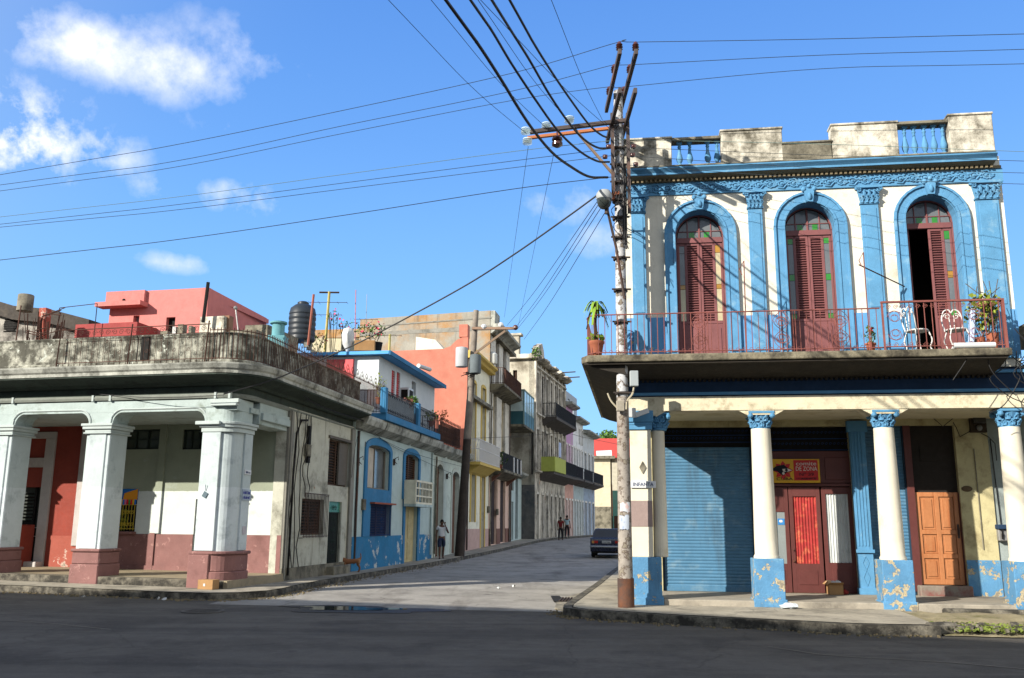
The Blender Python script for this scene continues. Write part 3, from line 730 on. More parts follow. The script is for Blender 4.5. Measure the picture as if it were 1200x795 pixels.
# blue base of the cream wall, conduit, plaque
a, z0 = RF.L(1132, 696, D); c, z1 = RF.L(1168, 657, D)
m = MB(); m.box(s_d1+.01, s_c1+.005, D-.02, D+.01, zfl, z1); m.build('blue_base', M_bluePl, RF, RB)
m = MB(); sx = RF.S(1148, 600, D); m.tube([(sx, D-.02, zfl+1.), (sx, D-.02, 3.5)], .012, 5); m.build('conduit', M_greyW, RF, RB)
m = MB(); a, z0 = RF.L(1133, 573, D); m.sph((a, D-.01, z0), .12, 14, 8, (1, .2, .55)); tag(m.build('wall_plaque', mat('brown_plaque', rgb(105, 88, 66), bump=.3), RF), 'small oval brown plaque on the cream wall right of the orange door', 'plaque')
# meter box
a, z0 = RF.L(1138, 507, D-.1); c, z1 = RF.L(1154, 476, D-.1)
mt = thing('electric_meter', 'old dark meter box with wires high on the cream porch wall', 'meter box', RF, (a+c)/2, D, z0)
m = MB(); m.box(a, c, D-.1, D-.005, z0, z1); m.build('backing_board', mat('dark_board', rgb(70, 58, 45), bump=.2), RF, mt, bevel=.005)
m = MB(); m.box(a+.05, c-.03, D-.18, D-.1, z0+.2, z1-.22); m.lathe(0, 0, [(0, 0)]) if 0 else None; m.build('meter_case', mat('dark_grey_case', rgb(60, 58, 54), rough=.4, bump=0), RF, mt, bevel=.01)
m = MB(); m.box(a+.03, c-.05, D-.14, D-.1, z1-.2, z1-.04); m.build('fuse_box', mat('beige_box', rgb(150, 140, 118), bump=0), RF, mt, bevel=.006)
m = MB(); m.sph(((a+c)/2, D-.14, z0+.1), .07, 10, 6); m.build('meter_dial', M_glassg, RF, mt, smooth=True)
for i, pts in enumerate(([(1135, 490), (1120, 488), (1105, 500), (1090, 487), (1070, 488)], [(1138, 505), (1125, 512), (1121, 502), (1117, 495)], [(1150, 508), (1158, 512), (1166, 520), (1168, 540)])):
    P = []
    for px, py in pts: s_, z_ = RF.L(px, py, D-.04); P.append((s_, D-.04, z_))
    m = MB(); m.tube(P, .01, 5); m.build('meter_wire', M_wire, RF, mt)

# ------------------------------------------------------------------ NEIGHBOUR on the right
NB = thing('neighbour_building', 'pale grey-blue building with a blue based column at the right edge of the frame', 'building', RF, 10, 2, 0)
m_nb = mat('pale_blue_grey_wall', rgb(170, 182, 180), var=.12, stain=rgb(120, 125, 118), samt=.4, bump=.3)
sc = 7.62
q = MB(); q.lathe(sc, .3, [(.26, 1.1), (.26, 1.14), (.235, 1.18), (.235, 1.5), (.2, 3.7), (.2, 3.76)], 28); col = q.build('column', MC['cream_column'], RF, NB, smooth=True)
q = MB(); capital(q, sc, .3, 3.74, .38, .17); q.build('capital', M_blue, RF, col)
q = MB(); q.box(sc-.3, sc+.3, 0, .6, .1, 1.1); q.box(sc-.33, sc+.33, -.03, .63, .1, .3); q.build('plinth', M_bluePl, RF, col, bevel=.012)
zn0 = .27
w0 = RF.S(1179, 600, D+.2); w1 = RF.S(1200, 600, D+.2)+.6
m = MB(); wall(m, s_c1+.003, 16, 0, 4.3, [(w0, w1, zn0+.35, RF.Z(1185, 535, D))], D+.05, .3); m.box(8.31, 16, .04, .56, 4.14, 4.9); m.box(8.5, 16, .56, 2.4, 4.2, 4.35)
m.box(8.3, 16, .1, .5, 4.9, 5.9); m.box(8.12, 16, .5, 10, 4.9, 5.1)
m.build('wall', m_nb, RF, NB)
zwt = RF.Z(1185, 535, D)
m = MB(); n = 4
for i in range(5):
    zz = zn0+.35+(zwt-zn0-.35)*i/4; m.box(w0, w1, D+.1, D+.16, zz-.03, zz+.03)
m.box(w0, w0+.07, D+.09, D+.17, zn0+.35, zwt); m.box((w0+w1)/2-.03, (w0+w1)/2+.03, D+.09, D+.17, zn0+.35, zwt)
wd = m.build('window', M_whiteI, RF, NB)
m = MB(); m.box(w0, w1, D+.18, D+.19, zn0+.35, zwt); m.build('pane', M_black, RF, wd)
m = MB(); m.box(8.08, 16, -.1, .5, 5.4, 5.9); m.build('upper_parapet', M_greyW, RF, NB)
m = MB(); m.prismx([(-.9, 5.35), (-.1, 5.75), (-.1, 5.82), (-.9, 5.42)], 8.1, 16); m.build('awning', mat('grey_sheet', rgb(150, 155, 155), bump=.1), RF, NB)
m = MB(); m.box(8.1, 16, .02, .08, 4.45, 5.35); m.build('blue_band', MC['pale_blue_grey_wall'], RF, NB)
# pay phone
a, z0 = RF.L(1169, 637, D); c, z1 = RF.L(1184, 615, D)
pm = thing('wall_telephone', 'small blue and silver telephone fixed to the pale wall beside the last column', 'telephone', RF, (a+c)/2, D, z0)
m = MB(); m.box(a, c, D-.12, D+.045, z0+.05, z1-.1); m.build('housing', M_galv, RF, pm, bevel=.02)
m = MB(); m.box(a-.02, c+.02, D-.2, D+.045, z1-.1, z1); m.build('hood', M_blueD, RF, pm, bevel=.01)
m = MB(); m.tube([(a+.07, D-.14, z0+.1), (a+.06, D-.17, z0+.2), (a+.07, D-.14, z0+.28)], .022, 6); m.build('handset', M_black, RF, pm, smooth=True)
m = MB(); sx = RF.S(1168, 560, D); m.tube([(sx, D+.02, z1), (sx-.03, D+.02, z1+1.2), (sx-.05, D+.02, z1+1.9)], .012, 5); m.build('cable', M_wire, RF, pm)
# ================================================================== GROUND, ROADS, PAVEMENTS
def sheet(name, pts_fn, xs, ys, mat_, dz, inside=None):
    vs = []; fs = []; idx = {}
    for j, y in enumerate(ys):
        for i, x in enumerate(xs): vs.append((x, y, gz(x, y)+dz))
    n = len(xs)
    for j in range(len(ys)-1):
        for i in range(n-1):
            cx, cy = (xs[i]+xs[i+1])/2, (ys[j]+ys[j+1])/2
            if inside and not inside(cx, cy): continue
            fs.append((j*n+i, j*n+i+1, (j+1)*n+i+1, (j+1)*n+i))
    m = MB(); m.add(vs, fs); o = m.build(name, mat_, smooth=True); return o
def rng(a, b, n): return [a+(b-a)*i/n for i in range(n+1)]
xs = [-1500, -400, -150, -80]+rng(-60, 60, 60)+[90, 200, 500, 1500]
ys = [-800, -200, -60]+rng(-30, 130, 80)+[160, 220, 400, 900, 2500]
struct(sheet('ground', None, xs, ys, M_dirt, -.03))
m_road = mat('asphalt_road', rgb(112, 108, 102), var=.22, scale=.5, rough=.93, bump=.6, bscale=90, stain=rgb(84, 81, 78), samt=.55, sscale=.7, spec=.15)
nt = m_road.node_tree
# tyre-polished streaks along the avenue: stretch one noise
def band_noise(m, sx, sy, lo, hi, dark, off, rotz=0):
    nt = m.node_tree; N = nt.nodes; L = nt.links; b = N['Principled BSDF']
    tc = N.new('ShaderNodeTexCoord'); mp = N.new('ShaderNodeMapping'); mp.inputs['Rotation'].default_value[2] = rotz
    mp.inputs['Scale'].default_value = (sx, sy, 1); mp.inputs['Location'].default_value = (off, off, 0)
    L.new(tc.outputs['Object'], mp.inputs[0]); n = N.new('ShaderNodeTexNoise'); n.inputs['Scale'].default_value = 1; n.inputs['Detail'].default_value = 7; n.inputs['Roughness'].default_value = .65
    L.new(mp.outputs[0], n.inputs['Vector']); r = N.new('ShaderNodeMapRange'); L.new(n.outputs['Fac'], r.inputs['Value'])
    r.inputs['From Min'].default_value = lo; r.inputs['From Max'].default_value = hi; r.inputs['To Min'].default_value = 0; r.inputs['To Max'].default_value = .75
    x = N.new('ShaderNodeMix'); x.data_type = 'RGBA'; src = b.inputs['Base Color'].links[0].from_socket
    L.new(r.outputs['Result'], x.inputs['Factor']); L.new(src, x.inputs['A']); x.inputs['B'].default_value = dark; L.new(x.outputs['Result'], b.inputs['Base Color'])
band_noise(m_road, .05, .9, .5, .72, rgb(74, 72, 70), 3, math.radians(-16))
band_noise(m_road, .12, 2.5, .58, .75, rgb(122, 118, 110), 9, math.radians(-12))
# side street + avenue in one road sheet
def on_road(x, y):
    return True
# kerb polylines (x, y) at the road side
KL = [(-60, 33.5), (-30, 26.9), (-20, 24.7), (-12.3, 22.8), (-10, 22.25), (-7.9, 21.7), (-6.95, 21.62), (-6.3, 21.85), (-5.85, 22.5), (-5.68, 23.4), (-5.6, 24.8), (-5.4, 26.7), (-5.1, 28.6), (-4.4, 32.7), (-3.5, 37.2), (-2.45, 42.5), (-1.1, 49.2), (.25, 56), (1.75, 63.9), (2.75, 68.5), (3.6, 72), (8.2, 90), (12.4, 106), (22, 140)]
KR = [(60, 8.5), (12, 15.2), (7.13, 15.75), (5.78, 15.95), (5.05, 16.3), (3.2, 17.15), (2.2, 17.75), (1.55, 18.15), (1.25, 18.6), (1.3, 19.2), (1.75, 21.65), (2.5, 25.7), (3.8, 33.2), (5.2, 40.5), (6.9, 49), (8.5, 57), (10, 65), (11.2, 70), (16, 89), (20, 106), (30, 140)]
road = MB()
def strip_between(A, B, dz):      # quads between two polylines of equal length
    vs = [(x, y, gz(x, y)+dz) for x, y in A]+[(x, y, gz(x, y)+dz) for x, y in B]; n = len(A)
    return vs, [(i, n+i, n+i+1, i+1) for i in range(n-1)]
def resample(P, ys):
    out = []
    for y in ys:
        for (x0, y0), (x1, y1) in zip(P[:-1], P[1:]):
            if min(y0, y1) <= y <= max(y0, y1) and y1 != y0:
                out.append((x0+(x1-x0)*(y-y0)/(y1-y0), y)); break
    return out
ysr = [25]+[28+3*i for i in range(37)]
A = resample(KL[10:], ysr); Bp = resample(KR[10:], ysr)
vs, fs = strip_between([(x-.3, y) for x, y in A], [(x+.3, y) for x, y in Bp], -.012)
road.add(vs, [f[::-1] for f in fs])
vs, fs = strip_between([(-6.7, 20.6), (-6.5, 22), (-6.1, 25)], [(1.25, 19.3), (1.6, 21), (2.7, 25)], -.012)  # pale apron over the junction, edged along the avenue's shadow line
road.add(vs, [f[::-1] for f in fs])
m_sunlit = mat('sunlit_dusty_asphalt', rgb(182, 178, 170), var=.16, scale=.6, rough=.95, bump=.6, bscale=90, stain=rgb(138, 134, 128), samt=.6, sscale=.8, spec=.15)  # paler than the avenue: sunlight put into the dusty asphalt colour
band_noise(m_sunlit, .9, .1, .55, .72, rgb(112, 106, 98), 5, math.radians(-10))
road.build('side_street', m_sunlit, smooth=True); struct(bpy.data.objects['side_street'])
av = MB()
xg = [-60+2*i for i in range(61)]
far = lambda x: 25.3 if -7 < x < 6 else (25.3+.0 if x >= 6 else 25.3+(-7-x)*.22)
vs = []; fs = []
rows = 14
for i, x in enumerate(xg):
    y1 = far(x)
    for j in range(rows+1):
        y = -9+(y1+9)*j/rows; vs.append((x, y, gz(x, y)-.016))
for i in range(len(xg)-1):
    for j in range(rows): fs.append((i*(rows+1)+j, (i+1)*(rows+1)+j, (i+1)*(rows+1)+j+1, i*(rows+1)+j+1))
av.add(vs, fs); struct(av.build('avenue', m_road, smooth=True))

def pavement(K, inner, nm, side):
    # kerb stone + slab: K kerb line; inner offset line
    kb = MB()
    path = [(x, y, gz(x, y)) for x, y in K]
    if side > 0: kb.sweep(path, [(0, -.2), (0.0, .11), (-.03, .145), (-.2, .15), (-.2, -.2)])
    else: kb.sweep(path, [(0, -.2), (-.2, -.2), (-.2, .15), (-.03, .145), (0, .11)])
    o = kb.build(nm+'_kerb' if 0 else 'kerb', M_kerb); fixnormals(o); struct(o)
    P = MB(); n = len(K); vs = []
    for (x, y), (xi, yi) in zip(K, inner):
        vs += [(x, y, gz(x, y)+.153), (xi, yi, gz(xi, yi)+.153)]
    P.add(vs, [(2*i, 2*i+1, 2*i+3, 2*i+2) for i in range(n-1)])
    o = P.build(nm, M_pave); fixnormals(o)
    if o.data.polygons[0].normal.z < 0:
        o.data.flip_normals()
    struct(o)
def offset_line(K, d):
    out = []
    for i in range(len(K)):
        a = Vector(K[max(0, i-1)]); b = Vector(K[min(len(K)-1, i+1)]); t = (b-a).normalized(); nrm = Vector((-t.y, t.x))
        p = Vector(K[i])+nrm*d; out.append((p.x, p.y))
    return out
# left pavement: kerb travels right then up the street; building is to its left
KLo = offset_line(KL, .18)
inL = offset_line(KL, 1.2)
for i in range(6, 10): inL[i] = (-7.5, 24.3)
inL = [(x-.0, y) for x, y in inL]
for i in range(10, len(inL)): inL[i] = (KL[i][0]-2.2, KL[i][1]+.3)
inL[5] = (-8.6, 23.9)
pavement(KL, inL, 'pavement_left', +1)
KRc = KR[2:]
inR = offset_line(KRc, 0)
inR = []
for x, y in KRc:
    if x > 2.5 and y < 18.1: inR.append((x+.6, y+3.4))
    elif y < 21: inR.append((3.6, 21.2))
    else: inR.append((x+2.6, y+.2))
pavement(KRc, inR, 'pavement_right', -1)
# raised porch floor, right
m = MB(); m.prismz([(.55, -.02), (8.02, -.02), (8.02, 2.5), (-.1, 2.5), (-.1, .55), (.52, .55)], .0, .27)
o = m.build('porch_floor', M_floorR, RF, bevel=.015); struct(o)
m = MB(); m.prismz([(6.0, -.3), (7.3, -.26), (8.6, -.2), (16, -.25), (16, -.02), (8.05, -.02), (5.9, -.02)], .0, .2); struct(m.build('broken_step', M_kerb, RF, bevel=.03))
m = MB(); m.prismz([(8.03, -.02), (20, -.02), (20, 2.5), (8.03, 2.5)], .0, .26); struct(m.build('neighbour_porch_floor', M_floorR, RF))
# verge of dirt on the right beyond the end of the kerb
m = MB(); vs = []
rr = random.Random(5); nx, ny = 50, 16
for j in range(ny+1):
    for i in range(nx+1):
        x = 7.15+i*.22; y0 = 15.55-(x-7.1)*.12; y1 = 18.45-(x-7.1)*.12; y = y0+(y1-y0)*j/ny
        z = .0+.13*min(1, j/ny*1.6)+(rr.random()-.5)*.05*(1 if j else 0)
        vs.append((x+rr.uniform(-.05, .05), y+rr.uniform(-.05, .05), z))
m.add(vs, [(j*(nx+1)+i, j*(nx+1)+i+1, (j+1)*(nx+1)+i+1, (j+1)*(nx+1)+i) for j in range(ny) for i in range(nx)])
m_verge = mat('trodden_dirt', rgb(172, 160, 128), var=.3, scale=3, rough=1, stain=rgb(110, 108, 60), samt=.5, sscale=2.2, bump=1, bscale=25)
struct(m.build('verge', m_verge, smooth=True))
m = MB()
for i in range(4200):
    cx = rr.choice((8.0, 9.2, 10, 11, 12)); x = rr.gauss(cx, .5); y = 15.62-(x-7.1)*.12+abs(rr.gauss(0, .5))
    if x < 7.3: continue
    m.leaf((x, y, .06+rr.random()*.05), .05*rr.uniform(.4, 1.7), rr)
o = m.build('weeds', mat('weed_green', rgb(122, 138, 58), var=.4, scale=5, bump=0)); o['kind'] = 'stuff'; o['label'] = 'low yellow green weeds on the broken verge'
m = MB()
for i in range(160):
    x = rr.uniform(7.1, 12.5); y = 15.65-(x-7.1)*.12+abs(rr.gauss(0, .5)); m.obox((x, y, .07+rr.random()*.05), (rr.uniform(.03, .14), rr.uniform(.03, .12), rr.uniform(.02, .07)), Matrix.Rotation(rr.uniform(0, 3), 3, 'Z') @ Matrix.Rotation(rr.uniform(-.4, .4), 3, 'X'))
o = m.build('rubble', M_kerb); o['kind'] = 'stuff'
# block of broken kerb end
m = MB(); m.obox((7.25, 15.85, .08), (.5, .3, .2), Matrix.Rotation(.35, 3, 'Z')); tag(m.build('kerb_block', M_kerb, bevel=.04), 'dark broken lump of kerb stone at the end of the right kerb', 'stone')
# gutter slab and drain grate at the right corner
m = MB(); m.prismz([(.95, 20.0), (1.25, 18.9), (1.32, 19.2), (1.75, 21.6), (2.45, 25.5), (2.15, 25.5), (1.1, 22)], -.02, .012); struct(m.build('gutter', mat('pale_gutter', rgb(176, 168, 148), var=.2, stain=rgb(80, 76, 70), samt=.6, sscale=4, bump=.6)))
gp = ong(664, 704, .0); m = MB()
for k in range(7): m.bar((gp.x-.2+.07*k, gp.y-.5, .03), (gp.x-.05+.07*k, gp.y+.5, .03), .03)
tag(m.build('drain_grate', M_steel), 'rusty iron drain grate in the gutter at the right street corner', 'drain')
m = MB(); m.box(gp.x-.32, gp.x-.1, gp.y-.5, gp.y+1.2, .004, .02); struct(m.build('gutter_mouth', M_black))
# puddle
c = ong(415, 713); m = MB(); pts = []
for k in range(40):
    a = 6.2832*k/40; r = 1+.16*math.sin(3*a+1)+.12*math.sin(5*a)+.07*math.sin(9*a+2); pts.append((c.x-.1+1.02*r*math.cos(a), c.y+.42*r*math.sin(a)-.16*math.cos(a)))
m.prismz(pts, -.01, .001)
pud = m.build('puddle', mat('water', rgb(40, 42, 44), rough=.03, var=.1, bump=.0, spec=.6)); struct(pud)
m = MB(); pts = [(c.x+(p[0]-c.x)*1.6+.25, c.y+(p[1]-c.y)*1.9-.1) for p in pts]; m.prismz(pts, -.012, -.006); struct(m.build('damp_patch', mat('wet_asphalt', rgb(66, 64, 62), rough=.5, var=.2, bump=.3)))
# manhole cover
c = ong(238, 716.5); m = MB(); m.lathe(c.x, c.y, [(.42, -.02), (.42, .012), (.36, .012), (.36, .006), (.02, .006)], 28)
for k in range(-3, 4): m.box(c.x-.3, c.x+.3, c.y+k*.09-.012, c.y+k*.09+.012, 0, .014)
o = tag(m.build('manhole_cover', mat('worn_iron', rgb(92, 90, 88), rough=.7, var=.2, bump=.3)), 'round worn iron manhole cover in the avenue before the left building', 'manhole cover')
# thin tar seams on the avenue
m = MB()
def seam(pts, w, nm='road_seam'):
    P = [ong(*p) for p in pts]
    vs = []
    for i, p in enumerate(P):
        t = (P[min(i+1, len(P)-1)]-P[max(0, i-1)]).normalized(); n = Vector((-t.y, t.x, 0))*w*rr.uniform(.6, 1.3)
        vs += [p-n+Vector((0, 0, -.009)), p+n+Vector((0, 0, -.009))]
    m.add(vs, [(2*i, 2*i+2, 2*i+3, 2*i+1) for i in range(len(P)-1)])
seam([(900, 757), (960, 766), (1000, 769), (1060, 772), (1120, 776), (1200, 783)], .02)
seam([(0, 726), (60, 730), (130, 737)], .015); seam([(310, 722), (420, 726), (520, 724)], .012)
o = m.build('pale_road_seam', mat('road_seam_dust', rgb(140, 134, 122), bump=.1)); struct(o)

# cracks and grit
def speckle(m, sc, col, th, off):
    nt = m.node_tree; N = nt.nodes; L = nt.links; b = N['Principled BSDF']; tc = N.new('ShaderNodeTexCoord')
    n = N.new('ShaderNodeTexNoise'); n.inputs['Scale'].default_value = sc; n.inputs['Detail'].default_value = 3; n.inputs['Roughness'].default_value = .8
    mp = N.new('ShaderNodeMapping'); mp.inputs['Location'].default_value = (off, off, off); L.new(tc.outputs['Object'], mp.inputs[0]); L.new(mp.outputs[0], n.inputs['Vector'])
    r = N.new('ShaderNodeMapRange'); r.inputs['From Min'].default_value = th; r.inputs['From Max'].default_value = th+.08; r.inputs['To Max'].default_value = .7; L.new(n.outputs['Fac'], r.inputs['Value'])
    x = N.new('ShaderNodeMix'); x.data_type = 'RGBA'; src = b.inputs['Base Color'].links[0].from_socket
    L.new(r.outputs['Result'], x.inputs['Factor']); L.new(src, x.inputs['A']); x.inputs['B'].default_value = col; L.new(x.outputs['Result'], b.inputs['Base Color'])
for mm in (m_road, m_sunlit): speckle(mm, 22, rgb(165, 158, 146), .62, 1); speckle(mm, 30, rgb(52, 50, 48), .62, 7); speckle(mm, 1.3, rgb(84, 80, 76), .66, 12)
speckle(M_pave, 18, rgb(90, 86, 78), .62, 3)
def cracks(m, sc, col, w):
    nt = m.node_tree; N = nt.nodes; L = nt.links; b = N['Principled BSDF']; tc = N.new('ShaderNodeTexCoord')
    n = N.new('ShaderNodeTexNoise'); n.inputs['Scale'].default_value = 1.2; n.inputs['Detail'].default_value = 5; L.new(tc.outputs['Object'], n.inputs['Vector'])
    a = N.new('ShaderNodeMix'); a.data_type = 'RGBA'; a.inputs['Factor'].default_value = .35; L.new(tc.outputs['Object'], a.inputs['A']); L.new(n.outputs['Color'], a.inputs['B'])
    v = N.new('ShaderNodeTexVoronoi'); v.feature = 'DISTANCE_TO_EDGE'; v.inputs['Scale'].default_value = sc; L.new(a.outputs['Result'], v.inputs['Vector'])
    r = N.new('ShaderNodeMapRange'); r.inputs['From Min'].default_value = 0; r.inputs['From Max'].default_value = w; r.inputs['To Min'].default_value = .4; r.inputs['To Max'].default_value = 0; L.new(v.outputs['Distance'], r.inputs['Value'])
    x = N.new('ShaderNodeMix'); x.data_type = 'RGBA'; src = b.inputs['Base Color'].links[0].from_socket
    L.new(r.outputs['Result'], x.inputs['Factor']); L.new(src, x.inputs['A']); x.inputs['B'].default_value = col; L.new(x.outputs['Result'], b.inputs['Base Color'])
cracks(m_road, .3, rgb(66, 64, 61), .004); cracks(M_pave, .9, rgb(70, 66, 60), .01); cracks(m_sunlit, .4, rgb(80, 76, 72), .006)
m = MB(); rr = random.Random(77)
def kerb_grit(K, n, sgn):
    for _ in range(n):
        i = rr.randrange(len(K)-1); t = rr.random(); x = K[i][0]+(K[i+1][0]-K[i][0])*t; y = K[i][1]+(K[i+1][1]-K[i][1])*t
        dx, dy = K[i+1][0]-K[i][0], K[i+1][1]-K[i][1]; ln = math.hypot(dx, dy); o_ = abs(rr.gauss(0, .22)); x += dy/ln*o_*sgn; y += -dx/ln*o_*sgn
        s_ = rr.uniform(.01, .035); m.obox((x, y, gz(x, y)+s_*.3-.012), (s_*1.4, s_, s_*.8), Matrix.Rotation(rr.uniform(0, 3), 3, 'Z'))
kerb_grit(KL[3:16], 900, 1); kerb_grit(KR[2:12], 900, -1)
o = m.build('grit', M_dirt); o['kind'] = 'stuff'; o['label'] = 'grit and small stones along the gutters'

# ------------------------------------------------------------------ block behind the camera whose roof shades the avenue
OB = thing('shading_block', 'plain grey apartment block across the avenue behind the viewpoint shading the road', 'building', WF, -24, 4, 0)
HT = 12.0; q = HT/.74
def src(x, y): return (x-1.29*q, y-q)
foot = [src(-46, 28.5), src(-12.3, 22.6), src(-5.3, 22.0), src(.9, 19.8), src(5.4, 16.2), src(9.5, 14.2), src(14, 12), src(14, 2), src(-46, 8)]
m = MB(); m.prismz(foot[::-1], -.2, HT)
m.build('wall', mat('grey_render', rgb(170, 162, 145), var=.15), WF, OB)
for (x0, y0), (x1, y1) in zip(foot[:5], foot[1:6]):
    d = Vector((x1-x0, y1-y0)); Ln = d.length; d /= Ln; k = 1.5
    while k < Ln-1:
        for zz in (1.2, 4.8, 8.4):
            m = MB(); m.obox((x0+d.x*k, y0+d.y*k, zz+.9), (1, .2, 1.8), Matrix.Rotation(math.atan2(d.y, d.x), 3, 'Z')); m.build('window', M_black, WF, OB)
        k += 3.4
# ================================================================== LEFT CORNER BUILDING (arcade)
LF = FR(-7.22, 22.98, -12.5)
SL = FR(-6.37, 25.8, 80.2)
LB = thing('arcade_building', 'pale green single storey corner building with square arcade pillars and mouldy roof parapet', 'building', LF, -4, 3, 0)
c_g = rgb(176, 192, 180); c_b = rgb(222, 233, 236)
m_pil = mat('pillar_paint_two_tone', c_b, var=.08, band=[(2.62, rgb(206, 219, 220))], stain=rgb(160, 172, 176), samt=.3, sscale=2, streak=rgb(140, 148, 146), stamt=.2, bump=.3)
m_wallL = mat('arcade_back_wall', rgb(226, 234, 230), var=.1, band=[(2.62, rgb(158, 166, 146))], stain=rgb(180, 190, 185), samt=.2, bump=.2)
m_pg = mat('pale_green_plaster', rgb(192, 208, 206), var=.12, stain=rgb(130, 140, 125), samt=.35, sscale=2, bump=.25)
m_mauve = mat('mauve_base', rgb(150, 108, 104), var=.14, stain=rgb(120, 84, 80), samt=.35, bump=.3, peel=rgb(176, 132, 126), pth=.6)
m_red = mat('brick_red_paint', rgb(158, 70, 56), var=.14, bump=.25, peel=rgb(196, 150, 132), pth=.68, pscale=2.4)
m_redP = mat('brick_red_peeling', rgb(176, 92, 76), var=.14, bump=.3, peel=rgb(208, 178, 164), pth=.56, pscale=3)
m_cap = mat('green_cap', rgb(200, 212, 210), var=.1, bump=.15)
PW = .72
cz0, cz1 = 4.03, 4.27
def pillar(sr, ch=None):
    a, c = sr-PW, sr; b = MB(); b.box(a, c, .03, .75, 1.0, 4.05); b.box(a+.1, c-.1, .0, .78, 1.05, 4.0)
    dz = gz(*LF.W(a, 0, 0).xy)
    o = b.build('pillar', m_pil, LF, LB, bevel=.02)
    b = MB(); b.box(a-.06, c+.06, -.06, .84, -.1, .62+dz); b.box(a-.04, c+.04, -.03, .81, .62+dz, .98); b.box(a-.07, c+.07, -.07, .85, .98, 1.06)
    b.build('pillar_base', m_mauve, LF, o, bevel=.025)
    b = MB(); b.box(a-.06, c+.06, -.05, .83, 4.0, 4.04); b.box(a-.03, c+.03, -.02, .8, 4.04, 4.12); b.box(a-.08, c+.08, -.07, .85, 4.12, 4.2); b.box(a-.11, c+.11, -.1, .88, 4.2, 4.27)
    b.build('capital', m_cap, LF, o, bevel=.012)
SRS = [-3.36, -6.35, -9.6, -13., -16.4, -19.8]
for s_ in SRS: pillar(s_)
# corner pillar: two pilasters and a round corner
def roundfoot(a, c, y0, y1, r, n=8):
    pts = [(a, y1), (a, y0)]
    for k in range(n+1):
        t = -math.pi/2+math.pi/2*k/n; pts.append((c-r+r*math.cos(t), y0+r+r*math.sin(t)))
    pts.append((c, y1)); return pts
def cornerset(g):
    a, c, y0, y1 = -.68-g, .22+g, -g, .95+g
    return roundfoot(a, c, y0, y1, .45+g)
b = MB(); b.prismz(cornerset(-.04), 1.0, 4.05); b.box(-.68, -.16, -.01, .5, 1.05, 4.0); b.box(-.1, .23, .55, .95, 1.05, 4.0)
o = b.build('corner_pillar', m_pil, LF, LB, bevel=.01)
b = MB(); b.prismz(cornerset(.07), -.1, .55); b.prismz(cornerset(.05), .55, .96); b.prismz(cornerset(.1), .96, 1.04); b.box(-.77, -.2, -.1, .3, -.1, .96); b.build('pillar_base', m_mauve, LF, o, bevel=.02)
b = MB()
for g, z0, z1 in ((.03, 4.0, 4.12), (.07, 4.12, 4.2), (.1, 4.2, 4.27)): b.prismz(cornerset(g), z0, z1)
b.box(-.68-.14, -.14, -.16, .5, 4.18, 4.27); b.build('capital', m_cap, LF, o, bevel=.01)
# arcade beam with rounded brackets
b = MB()
zb, zt = 4.56, 4.86
b.box(-26, .2, .06, .7, zb, zt)
prev = -.68
edges = [(-.68, None)]
def bracket(x, sg):   # quarter-round infill between pillar side and beam soffit
    r = .3; pts = [(x-sg*.02, zb), (x-sg*.02, 4.27)]
    for k in range(7):
        t = math.pi-math.pi/2*k/6; pts.append((x+sg*(r+r*math.cos(t)), 4.27+r*math.sin(t)))
    if sg < 0: pts = pts[::-1]
    b.prism(pts, .06, .7)
for s_ in SRS: bracket(s_, 1); bracket(s_-PW, -1); b.box(s_-PW, s_, .06, .7, 4.27, zb)
bracket(-.68, -1); b.prismz(cornerset(-.03), 4.27, zt)
b.build('arcade_beam', m_pg, LF, LB, bevel=.012)
b = MB()
def mould(x0, x1):     # raised line following the opening head
    r = .34; y = .05
    pts = [(x0-.06, y, 4.3)]+[(x0-.06+r-r*math.cos(t), y, 4.3+r*math.sin(t)) for t in [math.pi/2*k/6 for k in range(7)]]
    q = [(x1+.06-(p[0]-(x0-.06)), p[1], p[2]) for p in pts][::-1]
    b.tube(pts+q, .022, 5)
for r_, l_ in zip([-.68]+[q_-PW for q_ in SRS], SRS): mould(l_, r_)
b.build('arch_moulding', m_cap, LF, LB)
# sweep path for entablature, cornice, parapet
def bez(p0, p1, p2, n=10): return [((1-t)**2*p0[0]+2*t*(1-t)*p1[0]+t*t*p2[0], (1-t)**2*p0[1]+2*t*(1-t)*p1[1]+t*t*p2[1]) for t in [i/n for i in range(n+1)]]
w2 = lambda v: (v.x, v.y)
cnr = w2(LF.W(.42, .06)); P0 = w2(LF.W(-.35, .06)); P2 = w2(SL.W(-1.75, .06))
SA1 = SL.S(413, 560)               # end of the arcade building on the street side
path = [w2(LF.W(-26, .06))]+bez(P0, cnr, P2)+[w2(SL.W(.2, .06)), w2(SL.W(SA1, .06))]
e = MB(); e.sweep(path, [(-.5, zt), (0, zt), (0, 5.42), (-.5, 5.42)]); o = e.build('frieze', mat('mossy_shaded_frieze', rgb(66, 78, 70), var=.25, streak=rgb(40, 44, 40), stamt=.5, bump=.3), WF, LB); fixnormals(o)
e = MB(); e.sweep(path, [(-.3, 4.88), (.05, 4.88), (.07, 4.94), (.05, 5.0), (-.3, 5.0)]); o = e.build('frieze_band', mat('grey_green_moulding', rgb(140, 146, 138), var=.2, bump=.3), WF, LB); fixnormals(o)
m_corn = mat('stained_cornice', rgb(198, 200, 190), var=.25, stain=rgb(85, 85, 78), samt=.65, sscale=1.5, bump=.4, streak=rgb(60, 60, 55), stamt=.3)
e = MB(); e.sweep(path, [(-.3, 5.2), (.1, 5.2), (.18, 5.27), (.5, 5.37), (.64, 5.4), (.64, 5.44), (-.3, 5.44)]); o = e.build('cornice_soffit', MC['mossy_shaded_frieze'], WF, LB); fixnormals(o)  # underside takes the dark frieze colour, cornice shade painted in
